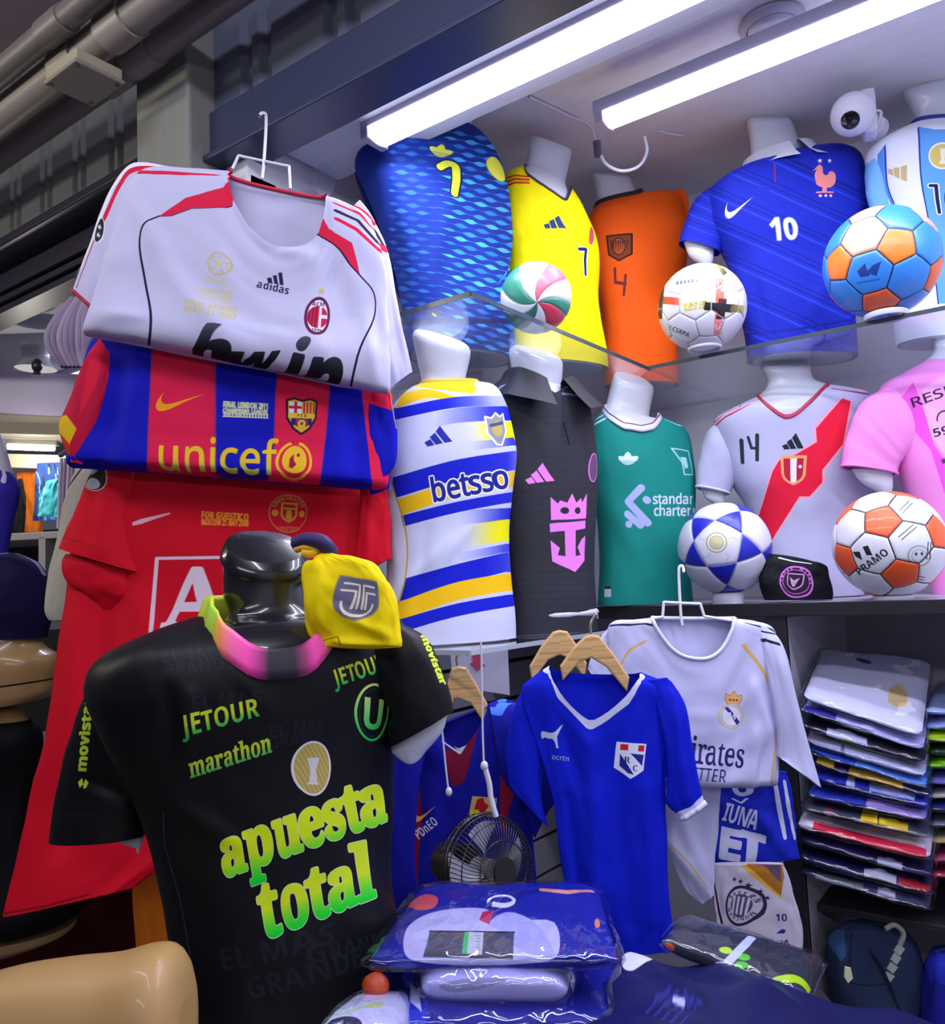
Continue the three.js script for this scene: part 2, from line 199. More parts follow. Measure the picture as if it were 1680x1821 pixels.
// corrugated steel over the stall fronts
function corrugated(x0, x1, y0, y1, z, pitch) {
  const pts = []; const n = Math.round((x1 - x0) / pitch), w = (x1 - x0) / n;
  const prof = [[0, 0], [0.42, 0], [0.47, -0.016], [0.53, -0.016], [0.58, 0], [0.66, 0], [0.71, -0.016], [0.77, -0.016], [0.82, 0]];
  for (let i = 0; i < n; i++) for (const [a, d] of prof) pts.push([x0 + (i + a) * w, d]);
  pts.push([x1, 0]);
  const s = new THREE.Shape([...pts.map(([a, d]) => new THREE.Vector2(a, d)), ...pts.reverse().map(([a, d]) => new THREE.Vector2(a, d - 0.004))]);
  const g = new THREE.ExtrudeGeometry(s, { depth: y1 - y0, bevelEnabled: false }); g.rotateX(-Math.PI / 2); 
  g.applyMatrix4(new THREE.Matrix4().makeScale(1, 1, -1)); g.translate(0, y0, z); return toCreasedNormals(g.toNonIndexed(), 0.3);
}
struct('wall_front', corrugated(-1.74, 2.4, 2.8, 3.42, ZF, 0.3), darkSteel);
struct('wall_front', corrugated(-6.2, -1.93, 2.81, 3.42, ZF - 0.02, 0.2), M(0x77797c, 0.33, { metalness: 0.35 }));
struct('column', box(-1.95, -1.72, 0, 3.42, ZF - 0.06, ZF + 0.08, 0.012), M(0x8b8b84, 0.65, { map: wallTone }));
struct('trim_1', merge([box(-1.72, 2.4, 2.705, 2.83, ZF - 0.05, ZF + 0.02, 0.008), box(-1.72, 2.4, 2.69, 2.707, ZF - 0.075, ZF + 0.04, 0.004)]), beamSteel);
struct('trim_2', merge([box(-6.2, -1.94, 2.785, 2.815, ZF - 0.12, ZF + 0.03, 0.006), box(-6.2, -1.94, 2.74, 2.79, ZF - 0.14, ZF - 0.08, 0.004), box(-6.2, -1.94, 2.655, 2.678, ZF - 0.2, ZF - 0.1, 0.004), box(-6.2, -1.94, 2.682, 2.705, ZF - 0.2, ZF - 0.085, 0.004), box(-6.2, -1.94, 2.709, 2.742, ZF - 0.2, ZF - 0.07, 0.004)]), M(0x2b2638, 0.4, { metalness: 0.3 }));
struct('trim_3', box(-1.72, -1.62, 0, 2.66, ZF - 0.12, ZF - 0.02, 0.01), M(0x33333c, 0.5, { metalness: 0.2 }));
struct('trim_4', box(-1.6, 2.4, 2.735, YC, -1.62, ZF - 0.1, 0.006), M(0xb8bbcc, 0.6));
// hooks left on the beam
{
  const h = at(762, 20, 1.72), m = M(0xb9c0d8, 0.25, { metalness: 0.8 });
  const t = thing('steel_hook', 'small bare steel J hook hanging from the dark front beam', 'hook', V(h.x, h.y, h.z));
  mesh('hook', tube([V(0, 0.14, 0), V(0, 0.01, 0), V(0.005, -0.012, 0), V(0.014, -0.014, 0), V(0.022, 0.006, 0)], 0.0022, 30, 8), m, t);
}
// pipes on the hall wall
{
  const pm = M(0x8d857b, 0.5, { map: wallTone }), z0 = -1.1;
  const A = onZ(10, 185, z0), B = onZ(345, 5, z0); const ya = (A.y + B.y) / 2;
  const pipe = (py0, x0, z, r, col, name, label, joints) => { const p = onZ(x0, py0, z); const t = thing(name, label, 'pipe', V(-2.6, p.y, z)); mesh('pipe_run', rod(V(-3.4, 0, 0), V(2.6, 0, 0), r, 24), M(col, 0.45, { map: wallTone }), t); for (const j of joints) { const q = onZ(j[0], j[1], z); mesh('coupling', rod(V(q.x + 2.6 - 0.05, 0, 0), V(q.x + 2.6 + 0.05, 0, 0), r * 1.14, 24), M(col, 0.4), t); } };
  pipe(95, 150, -1.06, 0.042, 0x9a9088, 'conduit_pipe', 'thick grey conduit pipe with couplings running above the junction box', [[215, 50], [130, 88]]);
  pipe(128, 215, -1.16, 0.036, 0x8d8482, 'conduit_pipe', 'thinner grey conduit pipe nearest the column top', [[255, 50], [205, 85]]);
  pipe(30, 120, -0.98, 0.03, 0x77706a, 'conduit_pipe', 'dull brown conduit pipe highest under the hall ceiling', [[100, 40]]);
  const b = onZ(150, 120, -1.04), t = thing('junction_box', 'cream square junction box fixed on the grey conduit pipes', 'junction box', V(b.x, b.y - 0.035, b.z));
  const jm = M(0xa9a083, 0.5), o = new THREE.Group();
  mesh('box_body', box(-0.07, 0.07, 0, 0.03, -0.06, 0.06, 0.006), jm, t); mesh('lid', box(-0.073, 0.073, -0.01, 0.002, -0.063, 0.063, 0.004), M(0x8f8678, 0.55), t);
  for (const [x, z] of [[-0.06, -0.05], [0.06, -0.05], [-0.06, 0.05], [0.06, 0.05]]) mesh('screw', rod(V(x, -0.013, z), V(x, -0.006, z), 0.005, 10), M(0x55524a, 0.4, { metalness: 0.6 }), t);
}
// ---------- lamps ----------
function tubeLamp(name, label, x0, x1, y, z, w, power, glow, col, tilt = 0) {
  const t = thing(name, label, 'lamp', V((x0 + x1) / 2, y, z)), L = x1 - x0;
  mesh('housing', box(-L / 2 - 0.03, L / 2 + 0.03, 0.02, 0.06, -w * 0.46, w * 0.46, 0.006), M(0xaaa9bf, 0.45), t);
  const s = new THREE.Shape(); s.moveTo(-w / 2, 0.02); s.lineTo(-w * 0.42, -0.002); s.quadraticCurveTo(-w * 0.3, -0.01, 0, -0.011); s.quadraticCurveTo(w * 0.3, -0.01, w * 0.42, -0.002); s.lineTo(w / 2, 0.02); s.closePath();
  const g = new THREE.ExtrudeGeometry(s, { depth: L, bevelEnabled: false }); g.translate(0, 0, -L / 2); g.rotateY(Math.PI / 2);
  mesh('diffuser', g, new THREE.MeshStandardMaterial({ color: 0xffffff, emissive: col, emissiveIntensity: glow, roughness: 0.4 }), t);
  for (const sx of [-1, 1]) mesh('end_cap', box(sx * (L / 2 + 0.012) - 0.012, sx * (L / 2 + 0.012) + 0.012, -0.008, 0.022, -w * 0.52, w * 0.52, 0.004), M(0x9b9ab2, 0.45), t);
  const l = new THREE.RectAreaLight(col, power, L, w); l.position.set(0, -0.018, 0); l.rotation.x = -Math.PI / 2; t.add(l);
  return t;
}
{
  const a = onY(640, 253, 2.75), b = onY(1095, 244, 2.77);
  tubeLamp('tube_lamp', 'long bright tube lamp beside the dark front beam', a.x * 0.925, 1.5, 2.695, -1.48, 0.075, LIGHT.shop, 7, LEDBLUE);
  tubeLamp('tube_lamp', 'bright tube lamp on the ceiling above the orange jersey', b.x, 1.6, 2.79, (b.z - 1.9) / 2, 0.066, LIGHT.shop, 7, LEDBLUE);
  // lead of the rear lamp
  const m = M(0xd9d9e4, 0.4), o = at(1062, 262, 2.3);
  const t = thing('lamp_cable', 'white cable looping from a plug to the rear tube lamp', 'cable', o);
  mesh('cable', tube([[1066, 272], [1078, 292], [1105, 304], [1135, 296], [1150, 270], [1146, 243]].map(([x, y]) => at(x, y, 2.28).sub(o)), 0.0045, 50, 8), m, t);
  mesh('plug', rod(at(1061, 252, 2.28).sub(o), at(1063, 278, 2.28).sub(o), 0.011, 14), M(0x55556a, 0.3, { metalness: 0.3 }), t);
  mesh('lead', tube([[1060, 255], [1050, 225], [1010, 205], [940, 172]].map(([x, y], i) => onY(x, y, YC - 0.006 - (i ? 0 : 0.03)).sub(o)), 0.004, 30, 8), m, t);
  mesh('lead', tube([[1172, 232], [1190, 238], [1214, 241]].map(([x, y]) => onY(x, y, YC - 0.006).sub(o)), 0.0035, 16, 8), m, t);
}
// out-of-view lamps over aisle and hall, placed to light the stall front
{
  const t = tubeLamp('tube_lamp', 'unseen tube lamp over the aisle, placed to light the front jerseys', -1.7, 1.3, 3.15, 0.0, 0.14, LIGHT.aisle, 2.5, new THREE.Color(0.82, 0.82, 1.0));
  t.rotation.x = 0.8;
  const t2 = tubeLamp('tube_lamp', 'unseen warmer tube lamp low in the hall, placed to light pipes and column', -4.3, -2.3, 2.9, 0.5, 0.14, LIGHT.hall, 2.5, new THREE.Color(1.0, 0.93, 0.8)); t2.rotation.x = 1.1;
}
{  // out of view, placed to light the cabinet and stacks from the front
  const t = tubeLamp('tube_lamp', 'unseen tube lamp across the aisle, placed to light the cabinet inside', -0.2, 2.0, 2.55, 1.3, 0.14, LIGHT.across, 2.5, new THREE.Color(0.88, 0.87, 1.0)); t.rotation.x = 1.25;
}
// smoke detector and camera
{
  const p = onY(1372, 38, YC), t = thing('smoke_detector', 'round white smoke detector on the shop ceiling', 'smoke detector', p), m = M(0xb4b3c6, 0.5);
  mesh('base', new THREE.LatheGeometry([[0.0, 0], [0.075, 0], [0.078, -0.006], [0.076, -0.014], [0.06, -0.02]].map((q) => new THREE.Vector2(...q)), 40), m, t);
  mesh('cover', new THREE.LatheGeometry([[0.058, -0.018], [0.055, -0.03], [0.03, -0.038], [0.0, -0.04]].map((q) => new THREE.Vector2(...q)), 40), M(0xc6c6d6, 0.4), t);
}
{
  const c = at(1516, 203, 2.16), t = thing('security_camera', 'white ball shaped security camera with dark lens on the wall', 'camera', c), m = M(0xe6e6f2, 0.35);
  mesh('housing', new THREE.SphereGeometry(0.056, 40, 28), m, t);
  const dir = at(1505, 212, 2.0).sub(c).normalize(), ring = new THREE.SphereGeometry(0.0575, 32, 14, 0, 7, 0, 0.42), q = new THREE.Quaternion().setFromUnitVectors(V(0, 1, 0), camera.position.clone().sub(c).normalize().multiplyScalar(0.8).add(V(-0.13, -0.26, 0.02)).normalize());
  ring.applyQuaternion(q); mesh('lens', ring, M(0x14131f, 0.12, { clearcoat: 1 }), t);
  const b = mesh('bracket', box(0.025, 0.06, -0.045, 0.075, -0.09, -0.02, 0.008), m, t); b.rotation.y = 36.3 * DEG * 0.4;
  mesh('mount', new THREE.CylinderGeometry(0.03, 0.036, 0.03, 28).rotateX(Math.PI / 2).translate(0.03, 0, -0.11), m, t);
  mesh('cable', tube([[1552, 196], [1566, 199], [1560, 222], [1550, 245]].map(([x, y]) => at(x, y, 2.2).sub(c)), 0.004, 24, 8), m, t);
}
// ---------- shelves ----------
const YG = 2.2, YL = 1.525, YL2 = 1.472;      // top of the glass shelf, top of the board below
{
  const gm = new THREE.MeshPhysicalMaterial({ color: 0xf2f6fa, roughness: 0.04, transmission: 1, thickness: 0, ior: 1.5 });
  const em = M(0x39464c, 0.2, { clearcoat: 0.6 });
  const za = -1.36, xe = -0.98, zf = -2.2;
  const g1 = thing('glass_shelf', 'glass shelf along the side wall under the blue and yellow jerseys', 'shelf', V(XW, YG, ZB));
  mesh('glass_pane', box(0, xe - XW, -0.012, -0.001, 0, za - ZB, 0), gm, g1);
  mesh('polished_edge', merge([box(xe - XW, xe - XW + 0.002, -0.0115, -0.001, 0.56, za - ZB, 0), box(0, xe - XW, -0.0115, -0.001, za - ZB, za - ZB + 0.002, 0)]), em, g1);
  const g2 = thing('glass_shelf', 'glass shelf along the back wall under the blue jersey numbered 10', 'shelf', V(xe + 0.004, YG, ZB));
  mesh('glass_pane', box(0.001, 2.2, -0.012, -0.001, 0, zf - ZB, 0), gm, g2);
  mesh('polished_edge', box(0.001, 2.2, -0.0115, -0.001, zf - ZB, zf - ZB + 0.002, 0), em, g2);
  const bm = M(0xc0c0cc, 0.4);
  for (const [g, x] of [[g2, 0.25], [g2, 1.2]]) mesh('bracket', merge([box(x, x + 0.02, -0.05, -0.013, 0, 0.3, 0.003), box(x, x + 0.02, -0.12, -0.013, 0, 0.02, 0.003)]), bm, g);
  mesh('bracket', merge([box(0, 0.3, -0.05, -0.013, 0.9, 0.92, 0.003)]), bm, g1);
  // shelves below: glass along the side wall, a white board along the back wall
  const wb = M(0xb4b2c4, 0.5, { map: wallTone }), dk = M(0x17161d, 0.5);
  const s1 = thing('glass_shelf', 'lower glass shelf along the side wall holding the hooped jersey', 'shelf', V(XW, YL2, ZB));
  mesh('glass_pane', box(0, 0.6, -0.01, 0, 0.69, 1.42, 0), gm, s1); mesh('polished_edge', merge([box(0.6, 0.602, -0.01, 0, 0.69, 1.42, 0), box(0, 0.6, -0.01, 0, 1.42, 1.422, 0)]), M(0xa9b4bc, 0.2), s1);
  mesh('bracket', box(0, 0.35, -0.04, -0.011, 1.0, 1.02, 0.003), bm, s1);
  const s2 = thing('display_shelf', 'white display board along the back wall holding the sash jersey', 'shelf', V(XW, YL, ZB));
  mesh('board', box(0, 3.0, -0.025, 0, 0, 0.66, 0.004), wb, s2); mesh('front_edge', box(0, 3.0, -0.032, 0.001, 0.661, 0.667, 0.002), dk, s2, 'dark front edge');
}
// ---------- dressed busts ----------
const bustWhite = () => M(0xcfd2dc, 0.3, { clearcoat: 0.3 });
const SHELL = [bustWhite(), M(0xc4c6cc, 0.35, { clearcoat: 0.2 })];
function atY(row, D, y) { const q = row[2] ?? {}, d = D - (q.d ?? 0); return [row[0], row[1]].map((p) => proj(V(...at(p[0], p[1], d).toArray()).setY(y))).concat([q]); }
function dress(s) {
  const last = s.rows[s.rows.length - 1], m = at((last[0][0] + last[1][0]) / 2, (last[0][1] + last[1][1]) / 2, s.D), O = V(m.x, s.y ?? m.y, m.z), phi = s.phi ?? 0, k = s.k ?? 0.56;
  if (s.bust) {
    const t = thing('mannequin_bust', s.bust, 'mannequin', O.clone(), s.bustGroup);
    const rows = [...s.neckRows.map(([a, b, q]) => [a, b, { ...q, in: 0 }]), ...s.rows.slice(s.skip ?? 1)];
    const end = s.y !== undefined ? atY(last, s.D, s.y + 0.001) : last;
    const body = loft(O, s.D, [...rows.slice(0, -1), end], { phi, k, inset: s.inset ?? 0.015, ns: 48, nt: 70, capTop: 0.004, capBot: 0, p: 2.2 });
    mesh('body', body.geo, s.shell ?? SHELL[0], t);
    for (const a of s.arms ?? []) { const L = loft(O, a.D ?? s.D, a.rows, { tube: true, k: a.k ?? 0.5, inset: 0.003, ns: 28, nt: 20, capBot: -0.008, capTop: 0, p: 2 }); mesh('arm_stub', L.geo, s.armShell ?? s.shell ?? SHELL[0], t); }
    if (s.rim) { const L = loft(O, s.D, s.rim, { phi, k, ns: 48, nt: 14, capTop: 0, capBot: 0 }); mesh('hip_rim', L.geo, s.shell ?? SHELL[0], t); }
  }
  const t = thing(s.name ?? 'football_jersey', s.label, s.cat ?? 'jersey', O.clone(), s.group);
  if (s.y !== undefined && proj(O)[1] > proj(m)[1] + 3) s.rows = [...s.rows, atY(last, s.D, s.y + 0.004)];
  const L = loft(O, s.D, s.rows, { phi, k, neck: s.neck, wr: s.wr ?? [0.004, 1.3, 4, 1], folds: s.folds, ns: 96, nt: s.nt ?? 80, freeHem: true, kf: s.kf, kb: s.kb, p: s.p, ...s.opt });
  const sk = new Skin(L, s.size ?? 1024, s.base); s.draw?.(sk);
  const mat = sk.mat(s.mat);
  mesh('shirt_body', L.geo, mat, t);
  const plain = M(s.sleeveColor ?? s.base, 0.7, { specularIntensity: 0.3, ...s.mat });
  (s.sleeves ?? []).forEach((a) => {
    const Ls = loft(O, a.D ?? s.D, a.rows, { tube: true, k: a.k ?? 0.55, kf: a.kf, wr: a.wr ?? [0.003, 1.2, 3, 5], folds: a.folds, ns: 48, nt: 36, freeHem: true, p: a.p ?? 2.2, capTop: 0, ...(a.opt ?? {}) });
    let m2 = plain; if (a.draw) { const k2 = new Skin(Ls, 512, a.base ?? s.sleeveColor ?? s.base); a.draw(k2); m2 = k2.mat(s.mat); }
    mesh('sleeve', Ls.geo, m2, t);
    if (a.cuff) { const pts = Ls.edge(Ls.nt); mesh('cuff', tube(pts, a.cuffR ?? 0.004, 80, 6, true), M(a.cuff, 0.6), t); }
  });
  if (s.collar) { const c = s.collar, pts = L.edge(0); if (c.polo) mesh('collar', polo(pts, c), M(c.color, 0.6), t); else { mesh('collar', band(pts, c.r ?? 0.006, c.h ?? 0.014), M(c.color, 0.6), t); if (c.trim) mesh('collar_trim', tube(pts.map((p) => p.clone().add(V(0, (c.h ?? 0.014) * 0.9, 0))), 0.0022, 96, 6, true), M(c.trim, 0.6), t); } }
  s.after?.(t, L, O, sk);
  return { t, L, O, sk };
}
// knitted collar: a rounded strip standing along the neckline
function band(pts, r, h) { const n = pts.length, c = pts.reduce((a, p) => a.add(p), V(0, 0, 0)).multiplyScalar(1 / n), pos = [], idx = []; const prof = [[r * 0.6, -h * 0.5], [r, 0], [r * 0.7, h * 0.8], [0, h], [-r * 0.7, h * 0.7], [-r * 0.6, -h * 0.4]]; for (let i = 0; i < n; i++) { const o = pts[i].clone().sub(c).setY(0).normalize(); for (const [a, b] of prof) { const p = pts[i].clone().addScaledVector(o, a - b * 0.25); p.y += b; pos.push(p.x, p.y, p.z); } } const m = prof.length; for (let i = 0; i < n; i++) for (let j = 0; j < m; j++) { const a = i * m + j, b = i * m + (j + 1) % m, d = ((i + 1) % n) * m + j, e = ((i + 1) % n) * m + (j + 1) % m; idx.push(a, b, d, b, e, d); } const g = new THREE.BufferGeometry(); g.setAttribute('position', new THREE.Float32BufferAttribute(pos, 3)); g.setAttribute('uv', new THREE.Float32BufferAttribute(new Float32Array(pos.length / 3 * 2), 2)); g.setIndex(idx); g.computeVertexNormals(); return g; }
// folded polo collar: stands up from the neckline, turns over and lies on the shoulders, open at the front
function polo(pts, c) { const n = pts.length, f = Math.round(n / 2), cen = pts.reduce((a, p) => a.add(p), V(0, 0, 0)).multiplyScalar(1 / n), pos = [], idx = []; const seq = []; for (let i = 0; i <= n - 2 * (c.gap ?? 1); i++) seq.push(pts[(f + (c.gap ?? 1) + i) % n]); const m = 6; seq.forEach((p, i) => { const e = Math.min(i, seq.length - 1 - i) / seq.length, wide = lerp(c.tip ?? 1.25, 1, smooth(0, 0.22, e)), o = p.clone().sub(cen).setY(0).normalize(); const st = [[-0.004, 0], [-0.003, c.rise * 0.7], [0.004, c.rise], [0.012, c.rise * 0.8], [c.out * 0.6 * wide, -c.drop * 0.45 * wide], [c.out * wide, -c.drop * wide]]; for (const [a, b] of st) { const q = p.clone().addScaledVector(o, a); q.y += b; pos.push(q.x, q.y, q.z); } }); for (let i = 0; i < seq.length - 1; i++) for (let j = 0; j < m - 1; j++) { const a = i * m + j; idx.push(a, a + 1, a + m, a + 1, a + m + 1, a + m); } const g = new THREE.BufferGeometry(); g.setAttribute('position', new THREE.Float32BufferAttribute(pos, 3)); g.setAttribute('uv', new THREE.Float32BufferAttribute(new Float32Array(pos.length / 3 * 2), 2)); g.setIndex(idx); g.computeVertexNormals(); return g; }
const JG = 'football jerseys on display busts', BG = 'white display busts';
// --- upper shelf ---
dress({ D: 2.2, y: YG, phi: 30, k: 0.6, base: '#162f86', label: 'blue wavy patterned jersey with yellow 7 beside the white jersey on hanger', bust: 'white bust wearing the blue wavy jersey with yellow 7', group: JG,
  neckRows: [[[776, 178], [848, 178], { ft: 0.022 }], [[772, 188], [850, 188], { ft: 0.018 }], [[782, 215], [838, 215]]],
  rows: [[[778, 220], [842, 222]], [[730, 238], [862, 238]], [[668, 268], [884, 268]], [[640, 305], [897, 305]], [[655, 350], [906, 350]], [[680, 410], [909, 420]], [[702, 480], [905, 470]], [[716, 540], [907, 530]], [[722, 582], [911, 578]]],
  neck: { front: 0.05, back: 0 }, wr: [0.005, 1.2, 4, 2], sleeveColor: '#16265f', folds: [[800, 350, 760, 520, 8, 14], [830, 380, 850, 540, -7, 18], [690, 330, 720, 560, -6, 12]],
  sleeves: [{ rows: [[[655, 288], [700, 330]], [[628, 300], [690, 390]], [[655, 380], [706, 470]], [[692, 480], [720, 560]]], D: 2.22, k: 0.35, draw: (k) => { for (let i = 0; i < 30; i++) k.line([[620, 300 + i * 11], [720, 312 + i * 11]], i % 2 ? '#1b3a84' : '#152a66', 3); } }],
  draw: (k) => {
    const g = k.g, R = rng(4); k.maxJ = 12;
    for (let i = 0; i < 34; i++) for (let h = 0; h < 2; h++) {
      const y0 = 232 + i * 11.6; const pts = [], n = 40, ph = (i % 2) * 0.5 + R() * 0.15;
      const x0 = h ? 772 : 688, x1 = h ? 925 : 790, s = h ? 0.4 : -0.16;
      for (let q = 0; q <= n; q++) { const x = lerp(x0, x1, q / n), w = Math.max(0.3, 1.5 + 2.7 * Math.sin((x - x0) / 19 * 3.14 + ph * 6.28)) * (h ? smooth(0, 0.3, q / n) : smooth(0, 0.12, q / n) * (1 - smooth(0.5, 1, q / n))); pts.push([x, y0 + (x - 790) * s * (h ? 1 : -1) * (0.5 + i / 100), w]); }
      const up = pts.map(([x, y, w]) => [x, y - w]), dn = pts.map(([x, y, w]) => [x, y + w]).reverse();
      k.path([...up, ...dn], true); g.fillStyle = h ? ['#2f86e0', '#45a6e8', '#2672d2'][i % 3] : ['#2458ac', '#2b66ba', '#1f4a94'][i % 3]; g.fill();
    }
    k.on(783, 268, 12, trefoil('#d8e04a', '#2a4a9c'), 46, 30);
    k.line([[782, 297], [795, 291], [808, 294], [811, 310], [808, 345]], '#101a3c', 17, true); k.line([[782, 297], [795, 291], [808, 294], [811, 310], [808, 345]], '#d6de3c', 12, true);
    k.on(885, 300, -28, (g) => ell(g, 0, 0, 11, 24, '#e4e64a', '#9aa83a', 1));
    k.on(773, 556, 18, (g) => { P2(g, [[-14, 4], [0, -9], [16, 6], [10, 10], [-10, 10]], '#4b4f55'); P2(g, [[-4, 1], [5, 3], [4, 7], [-5, 5]], '#c9c38a'); });
    k.line([[700, 574], [790, 572], [930, 570]], '#14205a', 8);
  } });
dress({ D: 2.35, y: YG, phi: 28, k: 0.58, base: '#f6e600', label: 'yellow jersey with blue 7 behind the green, white and pink ball', bust: 'white bust wearing the yellow jersey with blue 7', group: JG, bustGroup: BG,
  neckRows: [[[944, 250], [1014, 256], { ft: 0.022 }], [[940, 262], [1016, 268], { ft: 0.018 }], [[934, 300], [1006, 322]]],
  rows: [[[938, 304], [1004, 322]], [[912, 312], [1022, 342]], [[893, 332], [1040, 372]], [[888, 380], [1058, 410]], [[893, 440], [1069, 460]], [[905, 500], [1066, 520]], [[905, 560], [1073, 580]], [[900, 612], [1082, 632]]],
  neck: { curve: [[934, 306], [960, 325], [990, 345], [1007, 358], [1013, 340], [1018, 325]] }, collar: { color: 0x2a2a40, r: 0.003, h: 0.006 }, folds: [[930, 420, 985, 380, 7, 9], [940, 440, 1000, 400, -5, 9], [1040, 470, 985, 560, 6, 14]],
  draw: (k) => { for (const [a, c] of [[0, '#d9431e'], [7, '#d9431e'], [14, '#d9431e']]) k.line([[898, 318 + a], [915, 312 + a * 0.9], [940, 314 + a * 0.8]], c, 3.2);
    k.on(988, 394, 4, bars3('#2b3a78'), 40, 26); k.line([[1030, 443], [1042, 443], [1040, 462], [1041, 488]], '#f4f4ea', 8); k.line([[1030, 443], [1042, 443], [1040, 462], [1041, 488]], '#20264a', 5);
    k.on(1052, 418, 0, (g) => { ell(g, 0, 0, 6, 16, '#c24a5c'); }); } });
dress({ D: 2.62, y: YG, phi: 15, k: 0.56, base: '#ff6414', label: 'orange jersey with dark 4 and black collar beside the yellow jersey', bust: 'white bust wearing the orange jersey', group: JG, bustGroup: BG,
  neckRows: [[[1054, 312], [1118, 308], { ft: 0.022 }], [[1052, 320], [1124, 318], { ft: 0.018 }], [[1062, 366], [1136, 346]]],
  rows: [[[1058, 372], [1140, 345]], [[1050, 386], [1175, 338]], [[1042, 405], [1208, 340]], [[1045, 440], [1222, 380]], [[1055, 500], [1224, 440]], [[1065, 550], [1216, 500]], [[1070, 590], [1210, 560]], [[1072, 632], [1205, 614]]],
  neck: { front: 0.08, v: 1.2 }, collar: { color: 0x2a1726, r: 0.006, h: 0.014 }, wr: [0.003, 1, 3, 3],
  sleeves: [{ rows: [[[1200, 340], [1215, 336]], [[1208, 360], [1224, 358]], [[1214, 398], [1224, 398]]], k: 0.5 }],
  draw: (k) => { k.on(1100, 440, -2, (g) => { P2(g, [[-22, -22], [22, -24], [22, 12], [0, 24], [-20, 12]], '#8a4322', '#3a1d22', 3); ell(g, 0, -2, 11, 15, '#c05a24', '#4a2620', 2); for (let i = 0; i < 8; i++) P2(g, [[-14 + i * 4, -14], [-11 + i * 4, -12], [-14 + i * 4, 12 - i]], '#5a2c22'); });
    k.line([[1093, 478], [1094, 502], [1112, 505]], '#7a3030', 5); k.line([[1112, 490], [1109, 524]], '#7a3030', 5); } });
dress({ D: 2.37, y: YG, phi: 8, k: 0.55, base: '#1d2cb0', label: 'royal blue jersey with white collar, pink rooster and white 10', bust: 'white bust wearing the royal blue jersey numbered 10', group: JG, bustGroup: BG,
  neckRows: [[[1336, 210], [1398, 204], { ft: 0.022 }], [[1328, 220], [1408, 214], { ft: 0.018 }], [[1334, 262], [1422, 252]], [[1330, 298], [1436, 268]]],
  rows: [[[1330, 302], [1438, 266]], [[1288, 325], [1490, 262]], [[1257, 350], [1528, 275]], [[1258, 400], [1540, 330]], [[1278, 445], [1545, 385]], [[1297, 480], [1530, 430]], [[1312, 540], [1515, 500]], [[1325, 600], [1520, 568]]],
  neck: { front: 0.06, v: 1.3 }, collar: { polo: true, color: 0xe9ecf6, rise: 0.026, out: 0.045, drop: 0.03, gap: 1, tip: 1.7 }, folds: [[1300, 460, 1335, 600, 6, 10], [1330, 470, 1370, 600, -6, 12], [1520, 400, 1440, 560, 6, 14], [1480, 300, 1530, 330, 5, 8]],
  sleeves: [{ rows: [[[1282, 322], [1322, 420]], [[1237, 352], [1298, 432]], [[1218, 395], [1284, 442]], [[1207, 432], [1279, 453]]], k: 0.6, draw: (k) => { for (let i = 0; i < 9; i++) k.line([[1205 + i * 3, 330 + i * 12], [1300, 370 + i * 10]], i % 2 ? '#1a2590' : '#2c44dc', 2.2); k.poly([[1206, 395], [1212, 372], [1222, 370], [1214, 404]], '#dfe3f2'); } }, { rows: [[[1525, 285], [1536, 300]], [[1530, 320], [1552, 350]], [[1522, 372], [1556, 380]]], k: 0.5, draw: (k) => k.poly([[1530, 300], [1537, 300], [1545, 345], [1538, 340]], '#dfe3f2') }],
  arms: [{ rows: [[[1214, 430], [1272, 444]], [[1224, 455], [1269, 464]], [[1244, 470], [1263, 478]]] }],
  draw: (k) => { for (let i = 0; i < 46; i++) { const b = Math.floor(i / 5), o = i * 9 + b * 9; k.line([[1240, 250 + o - 40], [1380, 312 + o - 40], [1560, 395 + o - 40]], i % 5 < 2 ? '#152184' : i % 5 === 2 ? '#2a44d2' : '#1a2a9e', i % 5 === 2 ? 3 : 1.8); }
    k.line([[1377, 290], [1378, 324]], '#8a3a64', 1.6); k.on(1312, 369, -14, swoosh('#f2efe8'), 56, 62); k.on(1466, 318, 0, (g) => { const c = '#f08f86'; ell(g, 0, 6, 14, 10, c); g.beginPath(); g.moveTo(-12, 8); g.bezierCurveTo(-18, -4, -17, -12, -13, -17); g.lineTo(-20, -13); g.lineTo(-14, -21); g.lineTo(-9, -25); g.lineTo(-4, -20); g.lineTo(-3, -10); g.bezierCurveTo(2, -4, 6, -6, 8, -12); g.bezierCurveTo(16, -16, 24, -8, 21, 4); g.bezierCurveTo(18, 14, 8, 18, 0, 16); g.closePath(); g.fillStyle = c; g.fill(); P2(g, [[-4, 14], [4, 14], [3, 24], [-5, 24]], c); g.fillStyle = c; g.fillRect(-14, 23, 30, 3); star(g, -9, -31, 5, '#f2e9e2'); star(g, 9, -31, 5, '#f2e9e2'); for (const x of [-8, 1, 10]) ell(g, x, 31, 2.6, 2.6, '#f2c6bd'); });
    k.text('10', 1371, 428, 1420, 424, 58, { color: '#f3f6ff', stroke: '#7f8fe6', sw: 6 }); k.line([[1320, 596], [1420, 585], [1530, 566]], '#1a2590', 4); } });
